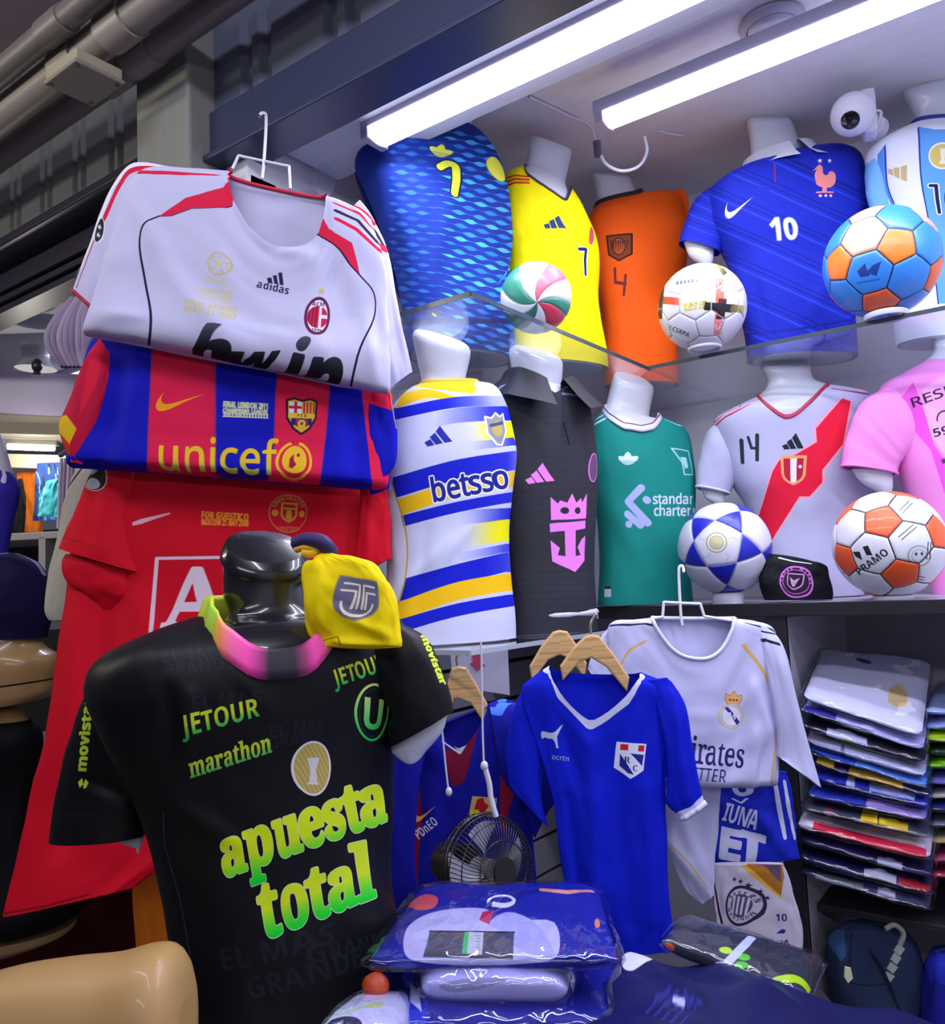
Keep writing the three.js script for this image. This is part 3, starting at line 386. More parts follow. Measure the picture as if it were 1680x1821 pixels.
dress({ D: 2.25, y: YG, phi: 0, k: 0.56, base: '#e4e9f6', label: 'white and sky blue striped jersey with round gold badge', bust: 'white bust wearing the sky blue striped jersey', group: JG, bustGroup: BG,
  neckRows: [[[1612, 158], [1690, 128], { ft: 0.022 }], [[1610, 172], [1716, 142], { ft: 0.018 }], [[1628, 215], [1712, 215]]],
  rows: [[[1622, 222], [1718, 222]], [[1582, 242], [1770, 240]], [[1545, 270], [1800, 262]], [[1556, 330], [1800, 320]], [[1574, 380], [1790, 370]], [[1590, 430], [1780, 420]], [[1592, 540], [1778, 530]]],
  neck: { front: 0.05 }, collar: { color: 0x26348c, r: 0.005, h: 0.012 },
  sleeves: [{ rows: [[[1578, 248], [1606, 335]], [[1545, 278], [1590, 350]], [[1540, 330], [1590, 372]], [[1548, 370], [1604, 392]]], k: 0.6, draw: (k) => { k.poly([[1535, 300], [1575, 262], [1580, 370], [1545, 380]], '#79b6ea'); } }],
  draw: (k) => { k.poly([[1560, 275], [1575, 255], [1578, 330], [1600, 400], [1600, 540], [1560, 540]], '#5d95e6'); k.poly([[1632, 225], [1660, 230], [1720, 230], [1720, 540], [1668, 540], [1650, 400], [1640, 330]], '#63a6ee'); k.line([[1633, 226], [1638, 320], [1652, 400], [1668, 540]], '#233a9c', 2.5, true); k.line([[1573, 262], [1578, 330], [1600, 395], [1602, 540]], '#233a9c', 2.2, true);
    k.on(1601, 304, 24, bars3('#c9b27a'), 44, 30); k.on(1676, 278, 0, (g) => { ell(g, 0, 0, 25, 23, '#d8c372', '#f4f2e2', 3); P2(g, [[-5, -14], [5, -14], [3, 6], [8, 14], [-8, 14], [-3, 6]], '#f0ead0'); });
    k.line([[1654, 330], [1664, 330], [1666, 352], [1670, 378]], '#eef2fc', 10); k.line([[1654, 330], [1664, 330], [1666, 352], [1670, 378]], '#1b2250', 6); k.on(1694, 355, 0, (g) => ell(g, 0, 0, 12, 24, null, '#1b2250', 7)); } });
// --- board below ---
dress({ D: 1.95, y: YL2, phi: 25, k: 0.58, base: '#cdd1ea', label: 'white jersey with blue and yellow hoops on scuffed bust', bust: 'scuffed white bust wearing the blue and yellow hooped jersey', group: JG, shell: M(0xcfd2d8, 0.4, { clearcoat: 0.1 }),
  neckRows: [[[742, 594], [828, 606], { ft: 0.022 }], [[735, 606], [836, 622], { ft: 0.018 }], [[750, 680], [826, 692]]],
  rows: [[[748, 688], [836, 684]], [[728, 700], [876, 680]], [[702, 732], [898, 708]], [[688, 780], [912, 760]], [[682, 830], [918, 810]], [[684, 890], [910, 880]], [[690, 950], [904, 950]], [[692, 1020], [907, 1030]], [[690, 1112], [916, 1098]]],
  rim: [[[712, 1112], [905, 1108]], [[706, 1122], [908, 1118]], [[714, 1138], [902, 1130]]],
  neck: { front: 0.045, e: 1 }, collar: { color: 0xe8b41e, r: 0.004, h: 0.007 }, wr: [0.003, 1.2, 3, 4], folds: [[800, 960, 700, 1060, 5, 12], [760, 940, 740, 1080, -4, 10], [840, 930, 780, 1010, 4, 9]],
  draw: (k) => {
    const B = (a, b, c, fade) => { const g = k.g; k.path([...a, ...b.slice().reverse()], true); const p0 = k.inv(...a[0]), p1 = k.inv(...a[a.length - 1]); const gr = g.createLinearGradient(p0[0], 0, p1[0], 0); fade.forEach(([s, al]) => { gr.addColorStop(s, c.replace('A', al)); }); g.fillStyle = gr; g.fill(); };
    const Y = 'rgba(245,196,20,A)', Y2 = 'rgba(244,238,20,A)', U = 'rgba(22,32,196,A)', arch = (pts) => k.curve(pts);
    const hoop = (yl, ym, yr, c, th, fade, x0 = 695, x1 = 925) => B(arch([[x0, yl], [(x0 + x1) / 2, ym], [x1, yr]]), arch([[x0, yl + th], [(x0 + x1) / 2, ym + th * 0.95], [x1, yr + th * 0.9]]), c, fade);
    k.poly([[735, 686], [770, 692], [840, 700], [848, 690], [836, 676], [880, 676], [800, 670]], '#f0c41a');
    B(arch([[712, 700], [760, 692], [812, 706]]), arch([[704, 726], [760, 708], [812, 714]]), Y, [[0, 1], [1, 1]]);
    hoop(728, 706, 704, U, 20, [[0, 1], [0.4, 1], [0.62, 0.25], [1, 0]]);
    hoop(752, 726, 722, U, 28, [[0, 0], [0.3, 0], [0.55, 0.85], [0.75, 1], [1, 1]]);
    hoop(790, 756, 748, Y2, 34, [[0, 0], [0.4, 0], [0.55, 1], [0.7, 1], [1, 1]]);
    hoop(812, 790, 776, U, 16, [[0, 0], [0.4, 0], [0.65, 0.8], [1, 1]]);
    hoop(850, 818, 800, U, 38, [[0, 1], [0.35, 1], [0.6, 0.9], [0.85, 0.2], [1, 0]]);
    hoop(892, 856, 836, Y, 30, [[0, 1], [0.3, 1], [0.55, 0.75], [1, 0.9]]);
    hoop(922, 893, 872, U, 20, [[0, 1], [0.4, 1], [0.7, 0.9], [1, 0.5]]);
    hoop(960, 912, 902, U, 26, [[0, 0], [0.4, 0], [0.62, 0.8], [0.8, 1], [1, 1]]);
    hoop(975, 938, 920, Y2, 42, [[0, 0], [0.42, 0], [0.6, 1], [0.8, 0.95], [1, 0.9]]);
    hoop(1000, 984, 962, U, 16, [[0, 0], [0.4, 0], [0.65, 0.7], [1, 1]]);
    hoop(1036, 1004, 976, U, 38, [[0, 1], [0.5, 1], [0.75, 0.75], [1, 0.3]]);
    hoop(1076, 1036, 1016, Y, 34, [[0, 1], [0.5, 1], [0.8, 1], [1, 0.9]]);
    hoop(1106, 1074, 1054, U, 24, [[0, 1], [0.6, 1], [1, 0.9]]);
    k.poly([[660, 720], [700, 735], [698, 860], [716, 930], [724, 975], [722, 1020], [704, 1090], [690, 1130], [650, 1130]], '#d6d9ec'); k.line([[692, 836], [700, 872], [716, 920], [724, 970], [720, 1030], [704, 1086]], '#c9a03c', 3.2, true);
    k.on(779, 774, -12, bars3('#22309c'), 50, 34);
    k.text('betsson', 768, 893, 936, 860, 56, { color: '#20298a', stroke: '#eceff8', sw: 14, font: '100px sans-serif', bold: 5 });
    k.on(885, 762, -8, (g) => { P2(g, [[-17, -24], [-8, -20], [0, -28], [7, -20], [15, -24], [16, 6], [4, 30], [-4, 28], [-16, 6]], '#8f9096', '#eceadf', 3); ell(g, 0, 0, 9, 14, '#b9a85e'); P2(g, [[-12, -10], [12, -12], [12, -6], [-12, -4]], '#4d5270'); });
  },
  after: (t, L, O) => {} });
dress({ D: 2.13, y: YL2, phi: 25, k: 0.57, base: '#33343c', label: 'black polo neck jersey with large pink crowned anchor emblem', bust: 'white bust wearing the black polo neck jersey', group: JG, bustGroup: BG,
  neckRows: [[[914, 622], [992, 628], { ft: 0.022 }], [[905, 634], [1001, 642], { ft: 0.018 }], [[914, 690], [998, 712]]],
  rows: [[[906, 676], [1000, 694]], [[884, 684], [1030, 692]], [[870, 712], [1050, 716]], [[868, 780], [1060, 770]], [[875, 850], [1064, 850]], [[890, 930], [1060, 940]], [[898, 1000], [1058, 1010]], [[905, 1092], [1062, 1078]]],
  rim: [[[908, 1092], [1060, 1080]], [[915, 1098], [1066, 1088]], [[925, 1108], [1058, 1098]]],
  neck: { front: 0.12, v: 1.2 }, collar: { polo: true, color: 0x25262e, rise: 0.024, out: 0.06, drop: 0.045, gap: 2, tip: 1.4 }, wr: [0.003, 1.2, 4, 6],
  draw: (k) => {
    for (let i = 0; i < 70; i++) k.line([[880, 690 + i * 6], [1060, 684 + i * 6]], i % 2 ? '#313239' : '#35363e', 1.6);
    for (const o of [0, 12]) { k.line([[888, 690 + o], [908, 683 + o]], '#7c86b4', 6); k.line([[1000, 688 + o], [1046, 694 + o]], '#7c86b4', 4); }
    k.line([[1002, 752], [1012, 790]], '#16161c', 2.5);
    const p = '#ee86e6';
    k.on(960, 842, -8, bars3(p), 54, 36); k.on(1056, 832, 4, (g) => { ell(g, 0, 0, 10, 26, '#6c4a72', '#d27fcf', 2); });
    k.on(1017, 906, 0, (g) => { P2(g, [[-32, 20], [-31, -22], [-20, -10], [-17, -16], [-8, -12], [0, -28], [8, -12], [18, -20], [20, -12], [32, -28], [31, 16]], p); for (const x of [-11, 11]) ell(g, x, 2, 6, 6, '#2d2e36'); });
    k.on(1015, 975, 0, (g) => { P2(g, [[-31, -42], [31, -48], [31, -34], [9, -31], [9, 14], [20, 12], [13, -2], [22, -16], [31, -22], [30, 22], [6, 41], [-30, 22], [-31, -14], [-22, -6], [-16, 0], [-20, 12], [-9, 14], [-9, -30], [-31, -28]], p); });
  } });
dress({ D: 2.4, y: YL, phi: 15, k: 0.56, base: '#16857a', label: 'green jersey with white trefoil and chevron sponsor mark', bust: 'white bust wearing the green jersey', group: JG, bustGroup: BG, shell: SHELL[1],
  neckRows: [[[1094, 668], [1152, 676], { ft: 0.022 }], [[1088, 676], [1163, 690], { ft: 0.018 }], [[1076, 722], [1156, 746]]],
  rows: [[[1074, 728], [1168, 750]], [[1058, 745], [1200, 752]], [[1050, 770], [1225, 772]], [[1048, 830], [1236, 830]], [[1056, 890], [1238, 890]], [[1062, 950], [1232, 950]], [[1064, 1010], [1228, 1005]], [[1062, 1068], [1232, 1056]]],
  neck: { curve: [[1070, 722], [1082, 742], [1110, 758], [1140, 764], [1160, 760], [1172, 746]] }, collar: { color: 0xc9cbe0, r: 0.006, h: 0.014, trim: 0x6b4a66 }, wr: [0.003, 1.1, 3, 8], folds: [[1080, 880, 1160, 1050, 5, 18]],
  draw: (k) => { const w = '#cfe6ea'; for (let i = 0; i < 3; i++) k.line([[1058, 740 + i * 7], [1076, 728 + i * 8]], w, 3); k.line([[1182, 746], [1216, 760]], w, 2);
    k.on(1116, 816, 0, trefoil(w, '#16857a'), 40, 30); k.on(1217, 822, -6, (g) => { P2(g, [[-16, -26], [10, -18], [16, 24], [-2, 22], [-4, 0]], null, '#a8d6d4', 2); P2(g, [[-6, -10], [4, -8], [6, 10], [0, 12]], '#a8d6d4'); });
    k.on(1132, 900, 0, (g) => { const L = (a, b) => { g.beginPath(); a.forEach((p, i) => i ? g.lineTo(...p) : g.moveTo(...p)); g.strokeStyle = '#a9b4de'; g.lineWidth = b; g.lineCap = 'round'; g.lineJoin = 'round'; g.stroke(); }; L([[8, -32], [-16, -8], [20, 30]], 13); L([[16, -12], [18, -10]], 12); L([[-18, 14], [8, 34]], 13); L([[-16, 32], [-14, 33]], 12); });
    k.text('standard', 1160, 896, 1246, 896, 25, { color: '#cfd6ee', font: '100px sans-serif', bold: 4 }); k.text('chartered', 1162, 917, 1252, 917, 25, { color: '#cfd6ee', font: '100px sans-serif', bold: 4 });
    k.on(1080, 1056, 0, (g) => { g.fillStyle = '#c2d0d8'; g.fillRect(-6, -8, 12, 14); g.fillStyle = '#333'; g.fillRect(-6, -12, 12, 4); }); } });
dress({ D: 2.36, y: YL, phi: 5, k: 0.55, base: '#b4b6d2', label: 'white jersey with red diagonal sash and dark 14', bust: 'white bust wearing the red sash jersey', group: JG, bustGroup: BG, shell: SHELL[1],
  neckRows: [[[1362, 648], [1430, 642], { ft: 0.02 }], [[1353, 656], [1440, 648], { ft: 0.018 }], [[1362, 690], [1450, 676]]],
  rows: [[[1352, 704], [1470, 684]], [[1308, 725], [1515, 692]], [[1270, 752], [1548, 708]], [[1282, 810], [1556, 770]], [[1300, 860], [1556, 830]], [[1325, 900], [1545, 890]], [[1345, 960], [1530, 950]], [[1358, 1062], [1535, 1058]]],
  neck: { curve: [[1346, 700], [1358, 716], [1380, 732], [1400, 745], [1424, 728], [1450, 706], [1472, 682]] }, collar: { color: 0xb02a48, r: 0.003, h: 0.008 }, wr: [0.003, 1, 3, 11],
  sleeves: [{ rows: [[[1292, 742], [1335, 835]], [[1258, 765], [1312, 855]], [[1243, 815], [1303, 868]], [[1238, 865], [1296, 878]]], k: 0.6, cuff: 0xc6c8dc }],
  arms: [{ rows: [[[1243, 866], [1292, 874]], [[1252, 885], [1290, 890]], [[1262, 893], [1288, 897]]] }],
  draw: (k) => { k.poly([[1343, 935], [1372, 838], [1384, 818], [1416, 806], [1450, 786], [1448, 762], [1496, 708], [1514, 714], [1500, 790], [1464, 836], [1464, 858], [1440, 884], [1422, 884], [1370, 966], [1352, 945]], '#e01f3c'); k.line([[1343, 935], [1372, 838], [1384, 818], [1416, 806], [1450, 786], [1448, 762], [1496, 708]], '#f2a6b4', 3); k.line([[1514, 714], [1500, 790], [1464, 836], [1464, 858], [1440, 884], [1422, 884], [1370, 966]], '#f2a6b4', 3);
    for (const o of [0, 7]) { k.line([[1332, 712 + o], [1290, 734 + o], [1250, 768 + o]], '#c02a44', 3); k.line([[1480, 684 + o], [1545, 694 + o]], '#a02a50', 3); }
    k.on(1410, 838, 0, (g) => { g.save(); shieldPath(g, 22, 27); g.fillStyle = '#e9a36a'; g.fill(); shieldPath(g, 17, 22); g.fillStyle = '#b3243c'; g.fill(); g.clip(); g.fillStyle = '#e8e6f2'; g.fillRect(-5, -30, 11, 60); ell(g, 12, -8, 3, 3, '#e8e6f2'); g.restore(); });
    k.on(1411, 785, -4, bars3('#1f2630'), 40, 30); k.line([[1318, 784], [1320, 822]], '#26323c', 7); k.line([[1330, 778], [1336, 797], [1346, 797]], '#26323c', 5); k.line([[1346, 774], [1346, 818]], '#26323c', 6); } });
dress({ D: 2.2, y: YL, phi: -6, k: 0.55, base: '#ee8fd6', label: 'pink jersey with magenta panels beside the orange and white ball', bust: 'white bust wearing the pink jersey', group: JG, bustGroup: BG,
  neckRows: [[[1668, 600], [1730, 594], { ft: 0.02 }], [[1662, 610], [1738, 604], { ft: 0.018 }], [[1660, 628], [1742, 622]]],
  rows: [[[1652, 638], [1750, 632]], [[1612, 660], [1800, 655]], [[1572, 690], [1840, 690]], [[1590, 770], [1845, 770]], [[1603, 830], [1840, 830]], [[1628, 900], [1830, 900]], [[1655, 980], [1825, 980]], [[1665, 1060], [1825, 1060]]],
  neck: { front: 0.06 }, wr: [0.003, 1.2, 3, 14],
  sleeves: [{ rows: [[[1596, 680], [1640, 790]], [[1535, 712], [1608, 815]], [[1507, 775], [1596, 830]], [[1497, 828], [1592, 844]]], k: 0.6, cuff: 0xe988d2, folds: [[1520, 740, 1590, 815, 5, 6], [1512, 775, 1585, 828, -5, 6], [1545, 730, 1600, 800, 4, 6]] }],
  arms: [{ rows: [[[1512, 834], [1588, 842]], [[1530, 858], [1589, 864]], [[1565, 878], [1586, 880]]] }],
  draw: (k) => { k.poly([[1598, 712], [1624, 680], [1640, 720], [1660, 790], [1680, 820], [1680, 880], [1655, 800], [1620, 760]], '#e557d2'); k.poly([[1640, 720], [1680, 720], [1680, 812], [1656, 776]], '#ecb0dd'); k.poly([[1640, 690], [1690, 660], [1690, 740], [1650, 720]], '#f0a6df');
    k.text('RESER', 1620, 726, 1720, 690, 24, { color: '#3a2440', font: '100px sans-serif', bold: 3 }); k.on(1676, 746, -10, (g) => { g.beginPath(); g.arc(4, 0, 14, 3.1, 5.5); g.strokeStyle = '#3a2440'; g.lineWidth = 2.5; g.stroke(); }); k.text('59', 1660, 778, 1690, 770, 20, { color: '#3a2440' }); k.on(1678, 820, 0, (g) => star(g, 0, 0, 7, '#4a3550')); } });
// ---------- jerseys hung at the front corner ----------
const wire = M(0xe4e4ee, 0.3, { clearcoat: 0.4 });
function wireHanger(label, D, hook, frame, r = 0.0032) {
  const o = at(frame[0][0], frame[0][1], D), t = thing('wire_hanger', label, 'hanger', o);
  mesh('hook', tube(hook.map(([x, y, d]) => at(x, y, D - (d ?? 0)).sub(o)), r, 60, 8), wire, t);
  mesh('shoulder_frame', tube(frame.flatMap((p, i) => i && i < frame.length - 1 ? [[lerp(frame[i - 1][0], p[0], 0.9), lerp(frame[i - 1][1], p[1], 0.9), p[2]], p, [lerp(p[0], frame[i + 1][0], 0.1), lerp(p[1], frame[i + 1][1], 0.1), p[2]]] : [p]).map(([x, y, d]) => at(x, y, D - (d ?? 0)).sub(o)), r, 120, 8), wire, t);
  return t;
}
const HG = 'jerseys hung one below the other at the front corner';
// white and red jersey, folded up at the hem
dress({ D: 1.72, k: 0.1, p: 2.6, base: '#c9c8e6', label: 'white jersey with red shoulder stripes, topmost on the front corner', group: HG, size: 1280,
  rows: [[[413, 302], [572, 350]], [[335, 298], [618, 368]], [[246, 302], [660, 402]], [[205, 395], [688, 490]], [[180, 485], [690, 590]], [[158, 556], [692, 655], { k: 0.14 }], [[150, 582], [692, 702], { k: 0.1, d: -0.005 }], [[156, 590], [684, 706], { k: 0.03, d: -0.02 }]],
  neck: { curve: [[408, 296], [414, 345], [420, 372], [440, 405], [470, 430], [500, 439], [535, 434], [562, 420], [574, 398], [578, 352]], back: 0.09 }, wr: [0.005, 1.4, 4, 1], opt: { capBot: 0 },
  folds: [[430, 400, 380, 560, 10, 16], [460, 430, 600, 470, 8, 12], [270, 430, 240, 600, -8, 22], [300, 480, 420, 620, 9, 22], [570, 420, 620, 560, -9, 18], [230, 340, 300, 480, 8, 18], [650, 560, 670, 690, 8, 12], [470, 445, 560, 430, -7, 8], [180, 560, 260, 560, 7, 12], [540, 560, 600, 680, 6, 16]],
  sleeves: [{ D: 1.74, k: 0.2, rows: [[[300, 296], [290, 420]], [[235, 290], [240, 455]], [[190, 350], [212, 490]], [[158, 440], [188, 520]], [[129, 516], [166, 549]]], cuff: 0xb81d38, draw: (k) => { k.poly([[300, 296], [232, 299], [202, 335], [160, 440], [133, 500], [126, 500], [150, 420], [195, 310], [230, 285], [300, 288]], '#e9e8f4'); k.line([[385, 310], [235, 302], [215, 325], [184, 390]], '#d81f3f', 11, true); k.line([[170, 420], [136, 510]], '#b0203c', 4); k.on(176, 409, 20, (g) => { ell(g, 0, 0, 9, 24, '#22242c', '#e8e8f0', 2); star(g, -1, -6, 6, '#dcdce6'); star(g, 1, 9, 6, '#dcdce6'); }); } },
    { D: 1.735, k: 0.25, rows: [[[618, 380], [640, 356]], [[628, 470], [668, 396]], [[645, 545], [690, 450]], [[660, 600], [706, 530]], [[676, 650], [722, 610]], [[688, 697], [733, 662]]], folds: [[690, 470, 712, 640, -5, 9], [675, 560, 705, 680, 7, 8]], draw: (k) => { k.line([[600, 362], [640, 372], [672, 402], [690, 440]], '#e0224a', 9, true); k.line([[605, 376], [640, 388], [668, 414], [684, 440]], '#2a2a4c', 7, true); k.line([[602, 390], [632, 402], [660, 428], [690, 446]], '#e0224a', 8, true); } }],
  draw: (k) => {
    const r = '#e01f46', nv = '#1f1c3c';
    k.line([[384, 311], [300, 307], [226, 306]], r, 10); k.line([[226, 306], [200, 345], [184, 392]], r, 10);
    k.poly([[416, 306], [404, 320], [398, 333], [330, 352], [283, 384], [302, 384], [340, 370], [414, 368], [420, 340]], r, false); k.line([[283, 385], [304, 384], [340, 371], [414, 368]], nv, 1.6);
    k.line([[283, 384], [256, 398], [248, 430], [258, 500], [268, 560], [265, 614]], nv, 3, true);
    k.poly([[560, 395], [575, 388], [585, 408], [626, 432], [634, 462], [640, 490], [624, 470], [600, 438], [565, 418]], r); k.line([[556, 412], [600, 440], [622, 470], [640, 490], [664, 520], [666, 560], [640, 620], [622, 692]], nv, 2.6, true);
    k.line([[596, 362], [640, 380], [690, 440]], r, 9); k.line([[600, 376], [636, 392], [684, 446]], '#2a2a4c', 7); k.line([[600, 390], [634, 408], [690, 460]], r, 8);
    k.on(388, 469, 8, (g) => { ell(g, 0, 0, 19, 20, null, '#c9bf7c', 2); star(g, 0, 0, 9, '#d6cf94'); for (let i = 0; i < 5; i++) { g.save(); g.rotate(i * 72 * DEG); g.fillStyle = '#c9bf7c'; g.fillRect(-1, -19, 2, 10); ell(g, 8, -14, 5, 2, null, '#c9bf7c', 1.2); g.restore(); } });
    k.text('UEFA', 362, 500, 400, 507, 15, { color: '#d0c79a' }); k.text('CHAMPIONS', 344, 517, 414, 529, 15, { color: '#d2ca9e' }); k.text('LEAGUE', 352, 530, 408, 540, 13, { color: '#d2ca9e' });
    k.text('FINAL ATHENS', 326, 541, 420, 557, 14, { color: '#cfc488' }); k.text('MAY 23 2007', 326, 553, 420, 569, 14, { color: '#cfc488' });
    k.on(489, 494, 10, bars3old('#232147'), 32, 26); k.text('adidas', 456, 511, 513, 524, 19, { color: '#232147' });
    k.on(571, 518, 6, (g) => { g.fillStyle = '#cdbb5a'; for (let i = 0; i < 3; i++) { g.save(); g.rotate(i * 60 * DEG); g.fillRect(-6, -1, 12, 2.2); g.restore(); } });
    k.on(565, 562, 4, (g) => { ell(g, 0, 0, 22, 35, '#5a1f56', '#7a2c4c', 2); ell(g, 0, 0, 18, 30, '#e9e4f0'); g.save(); ell(g, 0, 2, 18, 20, '#c01f46'); g.beginPath(); g.ellipse(0, 2, 18, 20, 0, 0, 7); g.clip(); g.fillStyle = '#e9e4f0'; g.fillRect(2, -20, 5, 44); g.fillRect(2, -2, 20, 6); g.fillStyle = '#7a1638'; for (let i = -16; i < 0; i += 6) g.fillRect(i, -20, 2, 44); g.restore(); txt(g, 'ACM', 0, -22, 11, '#2a1836'); txt(g, '1899', 0, 26, 8, '#2a1836'); });
    k.text('bwin', 322, 664, 606, 722, 128, { skew: -0.24, bold: 5, up: 50, color: (c) => { const g = c.createLinearGradient(0, -75, 0, -20); g.addColorStop(0, '#4c4c60'); g.addColorStop(0.5, '#1e1d28'); g.addColorStop(1, '#121118'); return g; } });
    k.on(487, 350, 10, bars3old('#3a3a58'), 17, 15); 
  },
  after: (t, L) => { const e = L.edge(0), n = e.length, q = []; for (let i = -Math.round(n * 0.3); i <= Math.round(n * 0.3); i++) q.push(e[(i + n) % n]); mesh('collar', tube(q, 0.0042, 140, 8), M(0xd41c42, 0.6), t); } });
wireHanger('white wire hanger holding the white jersey with red shoulder stripes', 1.72, [[461, 206, 0.03], [465, 201, 0.02], [472, 203, 0], [473, 215, 0], [468, 300, 0], [466, 318, 0]], [[413, 300], [424, 277], [514, 296], [516, 336]]);
// striped jersey below it
dress({ D: 1.80, k: 0.1, p: 2.6, base: '#0d12b4', label: 'blue and red striped jersey hung below the white jersey', group: HG, size: 1280,
  rows: [[[200, 560], [660, 660]], [[160, 610], [684, 690]], [[140, 680], [692, 740]], [[128, 760], [694, 800]], [[122, 812], [692, 862], { k: 0.13 }], [[130, 826], [680, 876], { k: 0.05, d: -0.01 }]],
  wr: [0.006, 1.4, 3, 21], opt: { capBot: 0, capTop: 0 }, folds: [[210, 660, 180, 820, -12, 18], [240, 640, 235, 820, 8, 16], [330, 700, 340, 850, 5, 20], [620, 720, 640, 870, -8, 14], [430, 700, 440, 870, 5, 22]],
  sleeves: [{ D: 1.785, k: 0.3, rows: [[[178, 600], [205, 640]], [[150, 640], [185, 720]], [[122, 715], [160, 790]], [[106, 760], [146, 815]], [[126, 822], [148, 826]]], base: '#c3163c', draw: (k) => { k.poly([[100, 745], [118, 738], [136, 762], [124, 790], [104, 780]], '#e6b81e'); k.poly([[165, 600], [190, 600], [170, 690], [140, 740], [146, 700]], '#e01a3e'); k.poly([[106, 770], [124, 790], [130, 830], [112, 822]], '#d8381e'); } },
    { D: 1.79, k: 0.3, rows: [[[650, 690], [694, 690]], [[652, 760], [705, 760]], [[655, 820], [706, 815]], [[660, 862], [692, 842]]], base: '#0d12b4', draw: (k) => { k.poly([[640, 690], [700, 690], [696, 730], [640, 712]], '#e01a44'); k.line([[690, 680], [704, 760]], '#e0b81e', 4); } }, { D: 1.81, k: 0.3, rows: [[[640, 800], [680, 800]], [[652, 850], [694, 840]], [[660, 880], [692, 868]]], base: '#c8163e' }],
  draw: (k) => {
    const r = '#e31d4c', E = '#a92a6c';
    k.poly([[274, 560], [268, 640], [264, 760], [262, 840], [382, 860], [382, 720], [384, 560]], r); k.poly([[494, 560], [491, 700], [487, 800], [470, 880], [565, 885], [578, 780], [586, 700], [588, 560]], r); k.poly([[646, 640], [643, 700], [655, 800], [664, 890], [700, 890], [700, 640]], r);
    for (const l of [[[272, 600], [264, 760], [262, 840]], [[382, 640], [382, 860]], [[491, 690], [487, 800], [472, 880]], [[586, 690], [578, 780], [565, 885]]]) k.line(l, E, 1.5);
    k.on(318, 713, 0, swoosh('#f6a21c'), 84, 74);
    k.text('FINAL LONDON 2011', 396, 724, 477, 728, 15, { color: '#dfe6a8', bold: 6 }); k.text('CHAMPIONS LEAGUE', 396, 733, 476, 736, 10, { color: '#dfe6a8', bold: 6 }); k.text('IIIIIIIIIIIIIIII', 396, 741, 477, 744, 10, { color: '#dfe6a8', bold: 6 });
    k.on(537, 738, 2, (g) => { g.save(); P2(g, [[-27, -26], [-14, -30], [0, -26], [14, -30], [27, -26], [25, 6], [14, 24], [0, 34], [-14, 24], [-25, 6]], '#d9b93a', '#3a1030', 4); g.beginPath(); g.rect(-23, -24, 46, 22); g.clip(); g.fillStyle = '#e9e6ee'; g.fillRect(-23, -24, 22, 22); g.fillStyle = '#c8203c'; g.fillRect(-14, -24, 5, 22); g.fillRect(-23, -16, 22, 5); for (let i = 0; i < 4; i++) g.fillRect(2 + i * 6, -24, 3, 22); g.restore(); g.fillStyle = '#e6c63a'; g.fillRect(-24, -3, 48, 8); txt(g, 'F C B', 0, 1, 7, '#2a1a30'); for (let i = 0; i < 5; i++) { g.fillStyle = i % 2 ? '#b01c4a' : '#23227a'; g.fillRect(-18 + i * 7.2, 6, 7.2, 16 - Math.abs(i - 2) * 2); } ell(g, 0, 15, 7, 7, '#e6c63a'); ell(g, 0, 15, 3, 3, '#8a5a20'); });
    const gold = (c) => { const g = c.createLinearGradient(0, -80, 0, 0); g.addColorStop(0, '#e6c21e'); g.addColorStop(0.6, '#f0c22a'); g.addColorStop(1, '#c9d860'); return g; };
    k.text('unicef', 276, 838, 492, 846, 84, { color: gold, bold: 2.5, font: '100px sans-serif', up: 34 });
    k.on(524, 822, 2, (g) => { const c = '#eec02a'; ell(g, 0, -2, 22, 25, c); ell(g, 0, 0, 30, 32, null, c, 5); ell(g, 0, -34, 8, 6, '#e01d4c'); P2(g, [[-9, -6], [-2, -14], [-2, -4], [3, 4], [-4, 12], [-10, 10]], '#a01c3c'); ell(g, 6, -12, 3, 3, '#a01c3c'); P2(g, [[-8, 30], [-3, 32], [10, 38], [6, 40]], c); P2(g, [[8, 30], [3, 32], [-10, 38], [-6, 40]], c); });
    k.line([[122, 812], [300, 846], [470, 876], [690, 872]], '#0e1290', 3);
  } });
